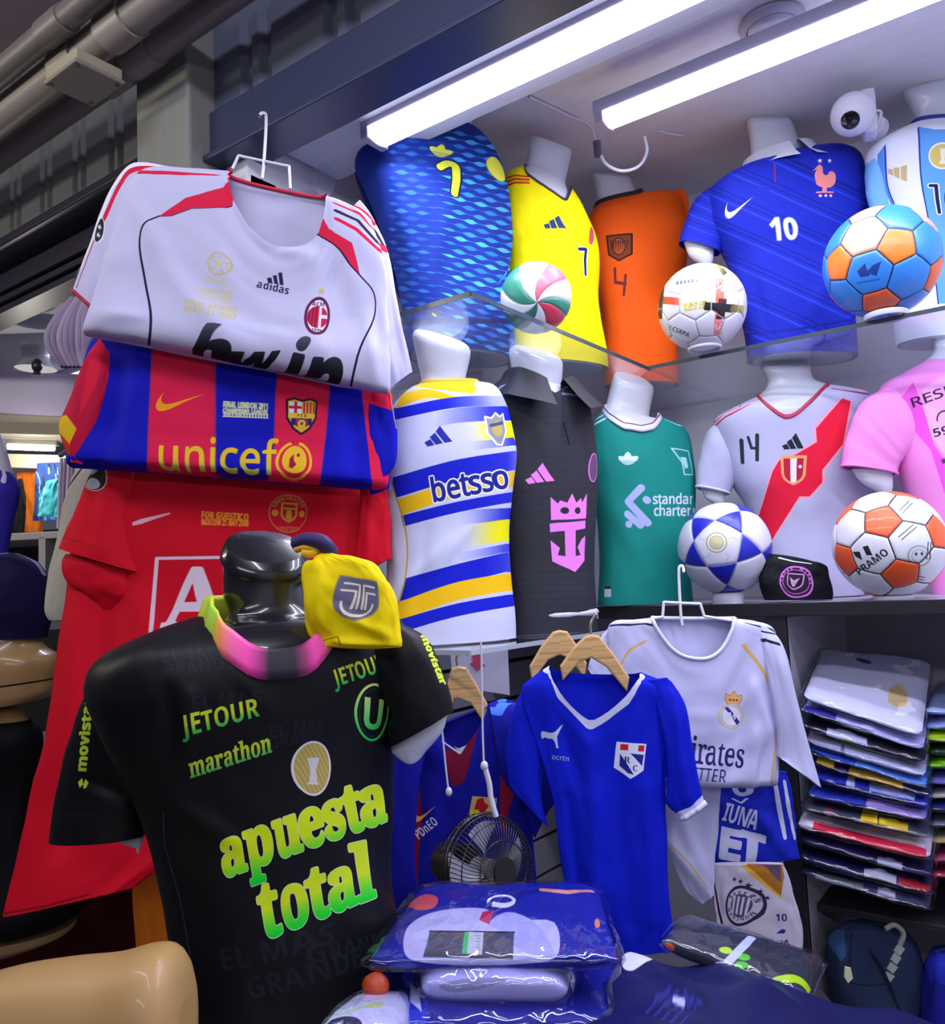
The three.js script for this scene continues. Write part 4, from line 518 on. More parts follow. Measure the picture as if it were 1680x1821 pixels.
// red jersey
dress({ D: 1.89, k: 0.12, p: 2.6, base: '#d20a26', label: 'long red jersey with white framed sponsor letters behind the black jersey', group: HG, size: 1280,
  rows: [[[230, 790], [650, 850]], [[165, 850], [676, 890]], [[128, 960], [668, 985]], [[118, 1080], [662, 1090]], [[86, 1270], [655, 1270], { d: 0.03 }], [[50, 1440], [420, 1440], { d: 0.06 }], [[6, 1632], [245, 1572], { d: 0.1 }]],
  wr: [0.007, 1.5, 4, 31], folds: [[200, 1040, 110, 1500, -16, 26], [260, 1060, 200, 1500, 12, 30], [245, 1060, 300, 1200, 8, 14], [150, 1000, 120, 1400, 10, 18], [560, 880, 480, 1010, -8, 22]],
  sleeves: [{ D: 1.86, k: 0.3, rows: [[[185, 800], [240, 830]], [[156, 850], [238, 900]], [[135, 905], [240, 960]], [[118, 945], [246, 1005]], [[105, 975], [249, 1018]]], folds: [[190, 860, 180, 980, 8, 14], [215, 850, 235, 990, -6, 12]], draw: (k) => { k.on(170, 850, 0, (g) => { ell(g, -4, -4, 22, 26, '#1d1c24', '#d89aa4', 2); ell(g, -8, -16, 12, 9, '#8a8a92'); ell(g, -6, 10, 13, 10, '#b4b4bc'); }); k.line([[110, 955], [250, 998]], '#a40c22', 1.5); } },
    { D: 1.875, k: 0.35, rows: [[[118, 985], [246, 1015]], [[110, 1000], [246, 1032]], [[116, 1030], [240, 1062]], [[150, 1060], [215, 1078]], [[182, 1086], [196, 1090]]], base: '#b00d26', opt: { capBot: 0 } },
    { D: 1.85, k: 0.3, rows: [[[640, 870], [686, 870]], [[636, 930], [694, 920]], [[634, 985], [695, 975]], [[640, 1022], [695, 992]]], folds: [[660, 900, 650, 1010, 6, 9]] }],
  draw: (k) => {
    k.on(268, 922, 2, (g) => P2(g, [[-36, 8], [-20, 2], [32, -12], [33, -9], [-16, 10], [-34, 14]], '#e6b6c2'));
    k.text('FOR GUESTICO', 357, 921, 442, 926, 17, { color: '#eea02c', bold: 6 }); k.text('MOSCOW 21 MAY 2008', 357, 933, 442, 936, 15, { color: '#eea02c', bold: 6 });
    k.on(514, 911, 3, (g) => { ell(g, 0, 0, 34, 34, null, '#c98a4a', 2); ringText(g, 'MANCHESTER', 28, -70, 70, 12, '#c98a4a'); g.save(); g.rotate(Math.PI); ringText(g, 'UNITED', -0.1, 0, 0, 0.1, '#c98a4a'); g.restore(); txt(g, 'UNITED', 0, 28, 10, '#c98a4a'); shieldPath(g, 15, 18); g.fillStyle = '#d8962e'; g.fill(); shieldPath(g, 11, 14); g.fillStyle = '#b81c30'; g.fill(); g.fillStyle = '#d8962e'; g.fillRect(-13, -8, 26, 3); P2(g, [[-4, -4], [4, -4], [6, 10], [0, 14], [-6, 10]], '#d8962e'); ell(g, -24, 2, 6, 6, '#d8962e'); ell(g, 24, 2, 6, 6, '#d8962e'); });
    k.line([[600, 988], [279, 993], [268, 1128], [590, 1128]], '#e6cfdd', 7);
    k.text('AIG', 284, 1116, 540, 1112, 138, { font: '100px serif', color: '#e9d6e4', bold: 5, skew: -0.12 });
    k.line([[7, 1625], [80, 1612], [160, 1590]], '#8a0a1c', 4);
  } });
// black jersey on the front bust
{
  const lime = (a, b, c0 = '#e0fa1e', c1 = '#10e636') => (c) => { const g = c.createLinearGradient(0, a, 0, b); g.addColorStop(0, c0); g.addColorStop(0.45, c0); g.addColorStop(1, c1); return g; };
  const front = dress({ D: 1.25, phi: 27, k: 0.6, base: '#0b0c11', label: 'black jersey with lime and green lettering and rainbow collar', size: 2048, nt: 110, opt: { ns: 128 },
    bust: 'black necked bust in the black jersey with lime lettering', shell: M(0x14151b, 0.25, { clearcoat: 0.8 }), armShell: SHELL[0], inset: 0.016, skip: 1,
    neckRows: [[[408, 972], [534, 972], { ft: 0.026 }], [[400, 988], [544, 988], { ft: 0.026 }], [[399, 1000], [546, 1000], { ft: 0.024 }], [[404, 1012], [540, 1012], { ft: 0.02 }], [[404, 1060], [540, 1060]], [[410, 1095], [560, 1095]]],
    rows: [[[374, 1092], [604, 1082]], [[305, 1118], [662, 1086]], [[218, 1164], [704, 1104]], [[197, 1220], [722, 1160]], [[218, 1290], [716, 1230]], [[256, 1370], [703, 1310]], [[282, 1440], [693, 1400]], [[302, 1520], [688, 1500]], [[322, 1620], [690, 1590]], [[344, 1740], [706, 1690]], [[335, 1850], [735, 1850]], [[320, 1930], [750, 1930]]],
    neck: { curve: [[368, 1080], [378, 1110], [400, 1145], [430, 1172], [465, 1186], [500, 1190], [535, 1182], [560, 1165], [585, 1135], [606, 1085]] }, wr: [0.004, 1.3, 5, 41], folds: [[340, 1240, 330, 1340, 10, 16], [300, 1230, 310, 1330, -7, 12], [430, 1200, 470, 1260, 5, 14], [300, 1420, 420, 1500, 5, 18]],
    mat: { roughness: 0.48, specularIntensity: 0.55 },
    sleeves: [{ k: 0.62, D: 1.25, rows: [[[262, 1146], [318, 1325]], [[178, 1192], [285, 1352]], [[130, 1300], [268, 1400]], [[106, 1400], [262, 1445]], [[91, 1492], [262, 1482]]], folds: [[190, 1240, 250, 1380, 6, 12], [140, 1380, 250, 1430, -5, 10]], draw: (k) => { k.text('movistar', 152, 1374, 166, 1240, 27, { color: '#c6e23a', bold: 6 }); k.on(148, 1388, -80, (g) => { P2(g, [[-14, -4], [-4, -9], [4, -3], [-6, 2]], '#c6e23a'); P2(g, [[-14, 3], [-6, 2], [4, 3], [-2, 10], [-12, 8]], '#c6e23a'); }); k.line([[172, 1196], [170, 1230], [200, 1300], [232, 1340]], '#4a4d5c', 2, true); k.line([[96, 1450], [262, 1442]], '#101118', 2); } },
      { k: 0.6, D: 1.24, rows: [[[660, 1225], [668, 1088]], [[692, 1262], [752, 1130]], [[690, 1300], [790, 1198]], [[691, 1328], [806, 1262]]], draw: (k) => { k.text('movistar', 748, 1128, 784, 1218, 20, { color: '#d6ea3a', bold: 8 }); } }],
    arms: [{ D: 1.25, rows: [[[200, 1486], [259, 1478]], [[212, 1500], [258, 1494]], [[238, 1508], [252, 1509]]] }, { D: 1.25, rows: [[[691, 1318], [798, 1268]], [[694, 1340], [790, 1300]], [[714, 1357], [758, 1338]]] }],
    draw: (k) => {
      k.maxJ = 8;
      const gh = '#1c1f2b'; for (const [s, x, y, h, a] of [['EL MAS', 302, 1165, 34, -6], ['GRANDE', 310, 1190, 30, -6], ['EL MAS', 360, 1250, 36, -8], ['EL MAS', 488, 1300, 30, -8], ['GRANDE', 490, 1320, 26, -8], ['EL MAS', 440, 1700, 56, -12], ['GRANDE', 500, 1745, 54, -14], ['GRANDE', 600, 1690, 44, -10]]) k.on(x, y, a, (g) => { g.globalAlpha = 0.8; txt(g, s, 40, 0, h, gh); });
      k.text('JETOUR', 327, 1311, 462, 1273, 48, { color: lime(-70, 4, '#d3ea2a', '#1fbf5a'), stroke: '#0c0d14', sw: 8, skew: -0.12 });
      k.text('JETOUR', 598, 1222, 688, 1191, 42, { color: lime(-70, 4, '#d3ea2a', '#1fbf5a'), stroke: '#0c0d14', sw: 8, skew: -0.12 });
      k.text('marathon', 338, 1384, 484, 1337, 46, { color: lime(-70, 8, '#c6e23a', '#3fae5c'), skew: -0.2, font: 'bold 100px serif', bold: 3 });
      k.on(665, 1268, 6, (g) => { const gr = g.createLinearGradient(0, -48, 0, 48); gr.addColorStop(0, '#dcec86'); gr.addColorStop(1, '#1fcf5a'); ell(g, 0, 0, 28, 47, null, gr, 4); ell(g, 0, 0, 23, 40, null, '#1f3c2a', 1.5); g.save(); g.scale(0.78, 1); txt(g, 'U', 0, 2, 76, gr); g.restore(); });
      k.on(557, 1365, 0, (g) => { ell(g, 0, 0, 34, 50, '#e6e4de'); ell(g, 0, 0, 30, 46, '#b9a552'); g.save(); g.beginPath(); g.ellipse(0, 0, 29, 45, 0, 0, 7); g.clip(); g.strokeStyle = '#cdbb6e'; g.lineWidth = 3; for (let i = -90; i < 90; i += 8) { g.beginPath(); g.moveTo(i, -50); g.lineTo(i + 50, 50); g.stroke(); } g.restore(); P2(g, [[-11, -18], [11, -18], [5, 4], [7, 24], [11, 30], [-11, 30], [-7, 24], [-5, 4]], '#dcdce2'); });
      k.text('apuesta', 396, 1560, 694, 1456, 118, { color: lime(-52, 22), stroke: '#e9f8d0', sw: 8, font: 'bold 100px serif', skew: -0.18, bold: 6 });
      k.text('total', 468, 1670, 670, 1592, 132, { color: lime(-62, 0), stroke: '#e9f8d0', sw: 8, font: 'bold 100px serif', skew: -0.18, bold: 6 });
      k.line([[290, 1445], [292, 1500], [320, 1600], [338, 1700]], '#3c3f4e', 1.8);
    },
    after: (t, L) => {
      const pts = L.edge(0), g = band(pts, 0.006, 0.027), p = g.attributes.position, col = []; let lo = 9, hi = -9; for (const q of pts) { lo = Math.min(lo, q.y); hi = Math.max(hi, q.y); }
      const stops = [[0, 0x191a26], [0.03, 0x191a26], [0.08, 0xff3fb0], [0.35, 0xff5fa8], [0.55, 0xffa03c], [0.75, 0xa6dc2c], [1, 0xd6ea3a]].map(([s, c]) => [s, new THREE.Color(c)]);
      for (let i = 0; i < p.count; i++) { const f = clamp((pts[Math.floor(i / 6)].y - lo) / (hi - lo), 0, 1); let j = 0; while (j < stops.length - 2 && stops[j + 1][0] < f) j++; const c = stops[j][1].clone().lerp(stops[j + 1][1], clamp((f - stops[j][0]) / (stops[j + 1][0] - stops[j][0]), 0, 1)); col.push(c.r, c.g, c.b); }
      g.setAttribute('color', new THREE.Float32BufferAttribute(col, 3)); mesh('collar', g, M(0xffffff, 0.5, { vertexColors: true }), t, 'collar shading from lime to pink');
    } });
}
// folded yellow jersey laid over the shoulder
dress({ D: 1.17, k: 0.4, p: 2.6, base: '#f2d800', label: 'yellow jersey with grey winged shield folded over the black jersey shoulder', name: 'folded_jersey', cat: 'jersey', size: 768,
  rows: [[[560, 990], [596, 985]], [[546, 1002], [664, 1006]], [[540, 1045], [692, 1036]], [[543, 1092], [709, 1072]], [[556, 1130], [710, 1110]], [[568, 1146], [709, 1150]]],
  wr: [0.006, 1.3, 3, 51], opt: { capTop: 0.004, capBot: -0.004 }, folds: [[600, 1080, 700, 1140, 9, 12], [660, 1110, 600, 1070, -6, 8], [590, 1140, 700, 1148, 7, 7], [570, 1020, 560, 1120, 6, 14]],
  draw: (k) => { k.on(642, 1064, 8, (g) => { shieldPath(g, 38, 37); g.fillStyle = '#6d6a86'; g.fill(); g.strokeStyle = '#a79660'; g.lineWidth = 2.5; g.stroke(); g.strokeStyle = '#e9e4c8'; g.lineWidth = 4; for (const s of [-1, 1]) for (const [a, b] of [[4, 24], [10, 14]]) { g.beginPath(); g.moveTo(s * 28, -24 + (24 - b) * 1.3); g.lineTo(s * a, -24 + (24 - b) * 1.3); g.lineTo(s * a, 18); g.stroke(); } g.beginPath(); g.arc(0, 6, 24, 0.1, 3.04); g.stroke(); }); k.line([[572, 1140], [600, 1132], [606, 1148], [709, 1149]], '#9c7f06', 2); },
  after: (t, L, O) => { const p = (x, y, d) => at(x, y, 1.19 - d).sub(O); const g1 = tube([p(525, 968, 0), p(548, 960, 0.01), p(575, 966, 0.02), p(590, 985, 0.01)], 0.011, 30, 10); mesh('collar', g1, M(0x2b1a5c, 0.6), t, 'dark purple collar'); mesh('collar_lining', tube([p(526, 976, 0.005), p(545, 973, 0.012), p(562, 978, 0.015), p(556, 984, 0.015), p(538, 984, 0.012)], 0.006, 30, 8), M(0xf0b81a, 0.6), t); } });
// ---------- jerseys hung under the shelves ----------
const wood = (() => { const c = document.createElement('canvas'); c.width = 256; c.height = 128; const g = c.getContext('2d'); g.fillStyle = '#dcb478'; g.fillRect(0, 0, 256, 128); const R = rng(8); for (let i = 0; i < 60; i++) { g.strokeStyle = `rgba(120,76,34,${0.08 + R() * 0.14})`; g.lineWidth = 0.6 + R() * 2; g.beginPath(); const y = R() * 128; g.moveTo(0, y); g.bezierCurveTo(80, y + R() * 8 - 4, 170, y + R() * 8 - 4, 256, y + R() * 6 - 3); g.stroke(); } return M(0xffffff, 0.4, { map: canvasTex(c, [3, 6]), clearcoat: 0.3 }); })();
function woodHanger(label, D, peak, L, R, th, hookPx) {
  const o = at(peak[0], peak[1], D), t = thing('wooden_hanger', label, 'hanger', o);
  const mid = [(L[0] + R[0]) / 2, (L[1] + R[1]) / 2];
  mesh('hanger_body', slab(o, [[peak[0] - 10, peak[1] + 3], [peak[0], peak[1]], [peak[0] + 12, peak[1] + 2], [lerp(peak[0], R[0], 0.5) + 4, lerp(peak[1], R[1], 0.5) - 5], [R[0], R[1]], [R[0] - 2, R[1] + th], [lerp(peak[0], R[0], 0.45), lerp(peak[1], R[1], 0.45) + th * 0.9], [peak[0], peak[1] + th * 1.7], [lerp(peak[0], L[0], 0.45), lerp(peak[1], L[1], 0.45) + th * 0.9], [L[0] + 2, L[1] + th], [L[0], L[1]], [lerp(peak[0], L[0], 0.5) - 4, lerp(peak[1], L[1], 0.5) - 5]], D, 0.014, 0.004), wood, t);
  if (hookPx) mesh('hook', tube(hookPx.map(([x, y]) => at(x, y, D + 0.007).sub(o)), 0.0025, 40, 8), M(0xc9c2b4, 0.25, { metalness: 0.9 }), t);
  return t;
}
const UG = 'jerseys hung under the display boards';
// white jersey on the wire hanger
dress({ D: 1.85, k: 0.12, p: 2.6, base: '#c0c1e6', label: 'white jersey with gold piping on wire hanger below the green jersey', group: UG,
  rows: [[[1160, 1098], [1304, 1100]], [[1122, 1102], [1344, 1106]], [[1082, 1112], [1376, 1122]], [[1085, 1180], [1385, 1180]], [[1095, 1260], [1387, 1260]], [[1105, 1340], [1386, 1330]], [[1110, 1392], [1384, 1388]], [[1116, 1402], [1378, 1398], { k: 0.05, d: -0.01 }]],
  neck: { curve: [[1158, 1092], [1168, 1118], [1185, 1145], [1210, 1165], [1240, 1172], [1270, 1164], [1290, 1145], [1302, 1118], [1306, 1094]], back: 0.04 }, wr: [0.005, 1.4, 4, 61], opt: { capBot: 0 }, folds: [[1340, 1220, 1345, 1390, 9, 12], [1360, 1330, 1350, 1400, -9, 8], [1290, 1180, 1250, 1300, 6, 20], [1320, 1260, 1310, 1390, -7, 12], [1330, 1200, 1370, 1300, 6, 9]],
  sleeves: [{ k: 0.3, D: 1.84, rows: [[[1348, 1140], [1350, 1108]], [[1370, 1250], [1388, 1140]], [[1380, 1310], [1410, 1220]], [[1382, 1342], [1432, 1310]], [[1384, 1346], [1458, 1400]]], folds: [[1390, 1180, 1440, 1380, 6, 10]], draw: (k) => { for (const [a, b] of [[[1326, 1116], [1378, 1128]], [[1324, 1126], [1386, 1146]]]) k.line([a, b], '#1e2340', 4.5); } },
    { k: 0.3, D: 1.86, rows: [[[1085, 1112], [1115, 1112]], [[1062, 1140], [1100, 1180]], [[1045, 1190], [1092, 1260]]], base: '#c9caea' },
    { k: 0.3, D: 1.9, rows: [[[1188, 1390], [1282, 1390]], [[1182, 1470], [1278, 1460]], [[1192, 1530], [1272, 1520]], [[1215, 1580], [1270, 1560]], [[1246, 1608], [1268, 1590]]], folds: [[1200, 1420, 1255, 1560, 8, 12], [1265, 1400, 1240, 1520, -8, 12], [1190, 1500, 1260, 1590, 6, 10]], draw: (k) => { k.line([[1190, 1500], [1225, 1535], [1258, 1580]], '#cfae62', 3, true); } }],
  draw: (k) => {
    for (const [a, b] of [[[1082, 1112], [1160, 1108]], [[1326, 1108], [1382, 1122]], [[1324, 1120], [1392, 1148]]]) k.line([a, b], '#1e2340', 5);
    k.line([[1322, 1148], [1360, 1200], [1378, 1270], [1378, 1330], [1370, 1398]], '#cfae62', 4, true); k.line([[1148, 1140], [1118, 1158], [1100, 1190]], '#cfae62', 4, true);
    k.on(1304, 1246, 4, (g) => { P2(g, [[-15, -2], [-14, -12], [-7, -8], [0, -17], [7, -8], [14, -12], [15, -2], [10, 6], [-10, 6]], '#d8a86a', '#b78a48', 1.5); for (const x of [-6, 0, 6]) ell(g, x, -1, 2, 2, '#7a2f3c'); ell(g, 0, 28, 22, 22, null, '#c9b98a', 2.5); ell(g, 0, 28, 17, 17, '#dcdcee', '#c9b98a', 1.5); P2(g, [[-14, 14], [-9, 12], [16, 38], [11, 44]], '#2b2a86'); txt(g, 'M', 0, 28, 18, '#dcdcee'); });
    k.text('Emirates', 1172, 1344, 1324, 1364, 56, { up: 20, font: '100px serif', color: '#22265c', bold: 3 });
    k.text('FLY BETTER', 1176, 1388, 1293, 1398, 40, { up: 36, font: '100px sans-serif', color: '#22265c' });
    k.on(1247, 1128, 0, bars3('#3a3f66'), 16, 10);
  },
  after: (t, L) => mesh('collar', tube(L.edge(0), 0.0045, 140, 8, true), M(0xcfd0ea, 0.6), t) });
wireHanger('white wire hanger holding the white jersey with gold piping', 1.85, [[1216, 1018, 0.01], [1213, 1006, 0], [1208, 1008, 0], [1207, 1022, 0], [1211, 1100, 0], [1213, 1112, 0]], [[1160, 1100], [1178, 1097], [1180, 1071], [1245, 1074], [1252, 1096], [1302, 1104]]);
// royal blue jersey
dress({ D: 1.66, k: 0.14, p: 2.4, base: '#0a1cc4', label: 'royal blue jersey with white V collar and RC shield on wooden hanger', group: UG,
  rows: [[[978, 1182], [1138, 1196]], [[946, 1204], [1172, 1210]], [[925, 1234], [1202, 1232]], [[955, 1330], [1190, 1330]], [[980, 1420], [1183, 1420]], [[992, 1500], [1187, 1500]], [[1008, 1600], [1192, 1600]], [[1026, 1700], [1196, 1690]]],
  neck: { curve: [[974, 1174], [985, 1210], [1002, 1240], [1025, 1265], [1049, 1284], [1080, 1265], [1110, 1240], [1130, 1212], [1140, 1190]], back: 0.05 }, wr: [0.006, 1.6, 3, 71], folds: [[1050, 1320, 1060, 1640, 9, 14], [1090, 1330, 1120, 1640, -7, 16], [1150, 1400, 1160, 1640, 7, 12], [1000, 1260, 1030, 1400, -7, 14], [1010, 1420, 1030, 1600, -9, 12]],
  sleeves: [{ k: 0.32, D: 1.65, rows: [[[1150, 1210], [1186, 1205]], [[1180, 1330], [1215, 1245]], [[1184, 1400], [1232, 1325]], [[1185, 1428], [1243, 1390]], [[1213, 1455], [1251, 1428]]], cuff: 0xc9cde8, cuffR: 0.006, folds: [[1200, 1270, 1220, 1420, 6, 9]], draw: (k) => k.line([[1205, 1452], [1232, 1440], [1252, 1420]], '#c9cde8', 10) },
    { k: 0.3, D: 1.68, rows: [[[960, 1198], [985, 1290]], [[920, 1240], [965, 1370]], [[900, 1320], [965, 1430]], [[905, 1395], [975, 1470]]] }],
  draw: (k) => {
    k.line([[978, 1182], [1000, 1240], [1049, 1288], [1110, 1248], [1138, 1198]], '#c9cde8', 20);
    k.on(977, 1307, 4, leaper('#c9cde8'), 36, 40); k.text('ocrtn', 980, 1350, 1012, 1354, 13, { color: '#8a92cc' });
    k.on(1124, 1352, 3, (g) => { P2(g, [[-26, -32], [26, -30], [24, 18], [-2, 34], [-28, 16]], '#dfe2f4'); P2(g, [[-20, -10], [-20, 12], [-6, 24], [12, 18]].slice(0, 3).concat([[4, 26]]), '#1a2a90'); P2(g, [[-4, -12], [22, -10], [20, 10]], '#1a2a90'); g.fillStyle = '#c4203c'; g.fillRect(-20, -28, 12, 11); g.fillRect(10, -27, 12, 11); txt(g, 'R', -9, 0, 15, '#23235c', 'bold', 'serif'); txt(g, 'C', 6, 14, 15, '#23235c', 'bold', 'serif'); });
    k.on(1058, 1236, 4, leaper('#b9bede'), 20, 20); k.text('L', 1046, 1252, 1054, 1252, 12, { color: '#b9bede' });
  } });
woodHanger('light wooden hanger holding the royal blue jersey', 1.665, [1052, 1132], [1000, 1186], [1116, 1206], 20, [[1052, 1134], [1050, 1110], [1060, 1092], [1062, 1100]]);
woodHanger('wooden hanger behind the royal blue jersey, half in shade', 1.78, [995, 1124], [945, 1186], [1040, 1180], 22, null);
// claret and blue jersey
dress({ D: 1.78, k: 0.14, p: 2.4, base: '#14179a', label: 'claret and blue jersey with pale blue shoulder strip behind the fan', group: UG,
  rows: [[[785, 1292], [866, 1258]], [[742, 1310], [896, 1240]], [[694, 1345], [936, 1265]], [[690, 1400], [942, 1350]], [[690, 1500], [948, 1450]], [[690, 1625], [956, 1605]]],
  neck: { curve: [[780, 1285], [796, 1318], [818, 1338], [840, 1310], [858, 1278], [870, 1250]], back: 0.02 }, wr: [0.006, 1.5, 3, 81], folds: [[900, 1280, 915, 1430, 8, 12], [750, 1350, 740, 1560, -9, 16]],
  sleeves: [{ k: 0.3, D: 1.77, rows: [[[870, 1250], [890, 1380]], [[935, 1262], [920, 1430]], [[972, 1335], [932, 1440]], [[1000, 1396], [944, 1474]], [[985, 1410], [950, 1490]]], draw: (k) => { k.line([[868, 1236], [936, 1272], [975, 1345], [1000, 1402]], '#4f83ea', 14, true); } },
    { k: 0.3, D: 1.74, rows: [[[700, 1330], [760, 1320]], [[690, 1400], [745, 1400]], [[688, 1500], [738, 1500]], [[688, 1604], [742, 1596]]], base: '#1a1fb4' }],
  draw: (k) => {
    k.poly([[792, 1330], [818, 1340], [850, 1290], [842, 1330], [826, 1390], [806, 1400], [796, 1380]], '#7c1436'); k.poly([[735, 1372], [745, 1400], [752, 1450], [745, 1520], [740, 1600], [712, 1500], [712, 1430]], '#7c1434'); k.poly([[890, 1310], [906, 1350], [918, 1400], [905, 1440], [898, 1480], [888, 1470]], '#8a1436');
    k.line([[862, 1246], [900, 1256], [936, 1276]], '#4f83ea', 13);
    k.poly([[786, 1300], [858, 1272], [818, 1340]], '#c9cbe4'); k.line([[786, 1296], [822, 1290], [860, 1266]], '#17174f', 14); k.line([[786, 1318], [818, 1340], [856, 1278]], '#dfe0f0', 3);
    k.on(756, 1446, -10, swoosh('#f2b45a'), 40, 50); k.text('PDnEO', 744, 1494, 780, 1464, 24, { color: '#dcdcf0' });
    k.on(856, 1432, 2, (g) => { P2(g, [[-16, -16], [30, -14], [26, 18], [-20, 18]], '#cdb46a'); P2(g, [[-8, -10], [2, -14], [6, -4], [14, 0], [4, 14], [-12, 8]], '#c01c24'); g.fillStyle = '#e8d23a'; g.fillRect(-18, 8, 14, 10); });
  } });
woodHanger('light wooden hanger holding the claret and blue jersey', 1.785, [815, 1188], [792, 1245], [868, 1262], 30, [[815, 1190], [812, 1168], [822, 1158], [832, 1166]]);
// blue sponsor jersey and pale printed jersey low by the post
dress({ D: 1.97, k: 0.14, p: 2.6, base: '#1626b0', label: 'blue jersey with white stripes and big white letters below the white jersey', group: UG, size: 768,
  rows: [[[1262, 1372], [1398, 1372]], [[1262, 1430], [1410, 1430]], [[1262, 1490], [1416, 1485]], [[1262, 1540], [1418, 1525]]],
  wr: [0.006, 1.4, 3, 91], opt: { capTop: 0, capBot: 0 }, folds: [[1340, 1440, 1400, 1520, 8, 12], [1370, 1400, 1385, 1500, -6, 9]],
  draw: (k) => { for (const x of [0, 17]) k.line([[1378 + x, 1390], [1386 + x, 1440], [1396 + x, 1490]], '#c3c8e6', 7); k.poly([[1270, 1478], [1318, 1488], [1350, 1500], [1330, 1534], [1262, 1534]], '#1626b0'); k.text('IUNA', 1282, 1458, 1342, 1476, 46, { color: '#c9cdea' }); k.text('ET', 1272, 1524, 1352, 1538, 66, { color: '#c9cdea', bold: 8 }); k.on(1316, 1402, 20, (g) => { ell(g, 0, 0, 18, 13, '#c9cdea'); ell(g, 3, 0, 7, 6, '#1a2a90'); }); k.line([[1302, 1420], [1318, 1428], [1328, 1420]], '#c9cdea', 3); } });
dress({ D: 1.9, k: 0.16, p: 2.8, base: '#b9b4c6', label: 'pale jersey with round dark crest and gold flash low beside the post', group: UG, size: 768,
  rows: [[[1268, 1536], [1392, 1536]], [[1268, 1580], [1408, 1580]], [[1272, 1640], [1422, 1640]], [[1280, 1700], [1428, 1705]]],
  wr: [0.004, 1.4, 3, 95], opt: { capTop: 0, capBot: 0 },
  draw: (k) => { k.poly([[1310, 1530], [1350, 1560], [1388, 1594], [1394, 1560], [1390, 1530]], '#a66a2a'); k.line([[1322, 1540], [1388, 1596]], '#d8a63a', 4); k.poly([[1350, 1530], [1388, 1570], [1388, 1530]], '#5a4660'); k.line([[1268, 1560], [1278, 1620], [1288, 1660]], '#2a1220', 5);
    k.on(1315, 1610, 10, (g) => { ell(g, 0, 0, 29, 34, '#b9b4c6', '#2a2744', 5); ell(g, 0, 0, 18, 21, '#4a4668'); for (let i = -14; i < 16; i += 8) { g.fillStyle = '#c3bed0'; g.fillRect(i, -16, 4, 32); } ringText(g, 'BAYERN', 23.5, -70, 70, 10, '#2a2744'); g.save(); g.rotate(Math.PI); ringText(g, 'MUNCHEN', 23.5, -70, 70, 9, '#2a2744'); g.restore(); for (let i = 0; i < 5; i++) star(g, -18 + i * 12, -44 + i * i * 1.6, 5, '#2a2744'); });
    k.text('10', 1378, 1638, 1400, 1638, 18, { color: '#2c2a72' }); k.on(1388, 1656, 0, (g) => { P2(g, [[-8, 4], [2, -4], [10, -2], [6, 4]], '#2c2a72'); }); k.text('110', 1378, 1692, 1404, 1690, 24, { color: '#2c2a72' }); } });
// ---------- balls ----------
const PHI = (1 + Math.sqrt(5)) / 2, ICO = [];
for (const a of [-1, 1]) for (const b of [-PHI, PHI]) ICO.push(V(0, a, b).normalize(), V(a, b, 0).normalize(), V(b, 0, a).normalize());
const ADJ = ICO.map((p) => ICO.filter((q) => q !== p && p.distanceTo(q) < 1.1));
function sortRound(c, pts) { const x = pts[0].clone().sub(c.clone().multiplyScalar(pts[0].dot(c))).normalize(), y = c.clone().cross(x); return pts.slice().sort((p, q) => Math.atan2(p.dot(y), p.dot(x)) - Math.atan2(q.dot(y), q.dot(x))); }
function polyFaces(cut) {   // cut 1/2: pentagons and triangles; cut 1/3: pentagons and hexagons
  const F = [];
  for (const p of ICO) { const i = ICO.indexOf(p); F.push({ kind: 'pent', c: p.clone(), v: sortRound(p, ADJ[i].map((q) => p.clone().lerp(q, cut).normalize())) }); }
  for (let i = 0; i < 12; i++) for (let j = i + 1; j < 12; j++) for (let k = j + 1; k < 12; k++) { const [a, b, c] = [ICO[i], ICO[j], ICO[k]]; if (a.distanceTo(b) < 1.1 && b.distanceTo(c) < 1.1 && a.distanceTo(c) < 1.1) { const m = a.clone().add(b).add(c).normalize(), pts = []; for (const [x, y] of [[a, b], [b, c], [c, a], [b, a], [c, b], [a, c]]) pts.push(x.clone().lerp(y, cut).normalize()); const u = []; for (const q of pts) if (!u.some((w) => w.distanceTo(q) < 1e-3)) u.push(q); F.push({ kind: 'face', c: m, v: sortRound(m, u) }); } }
  return F;
}
function panelGeo(f, R, uvR, gap = 0.0011, dip = 0.0016) {
  const pos = [], uv = [], idx = [], E = 5, n = f.v.length, rim = []; 
  for (let i = 0; i < n; i++) for (let k = 0; k < E; k++) rim.push(f.v[i].clone().lerp(f.v[(i + 1) % n], k / E).normalize());
  const m = rim.length, rings = [0, 0.35, 0.65, 0.86, 0.95, 1];
  rings.forEach((r, ri) => rim.forEach((p) => { const s = r * (1 - gap / R / 0.35), q = f.c.clone().lerp(p, s).normalize().multiplyScalar(R - (ri === 5 ? dip * 1.5 : ri === 4 ? dip * 0.25 : 0)); pos.push(q.x, q.y, q.z); uv.push(q.x / uvR / 2 + 0.5, q.y / uvR / 2 + 0.5); }));
  for (let r = 0; r < rings.length - 1; r++) for (let i = 0; i < m; i++) { const a = r * m + i, b = r * m + (i + 1) % m, c = a + m, d = b + m; idx.push(a, c, b, b, c, d); }
  const g = new THREE.BufferGeometry(); g.setAttribute('position', new THREE.Float32BufferAttribute(pos, 3)); g.setAttribute('uv', new THREE.Float32BufferAttribute(uv, 2)); g.setIndex(idx); g.computeVertexNormals(); return g;
}
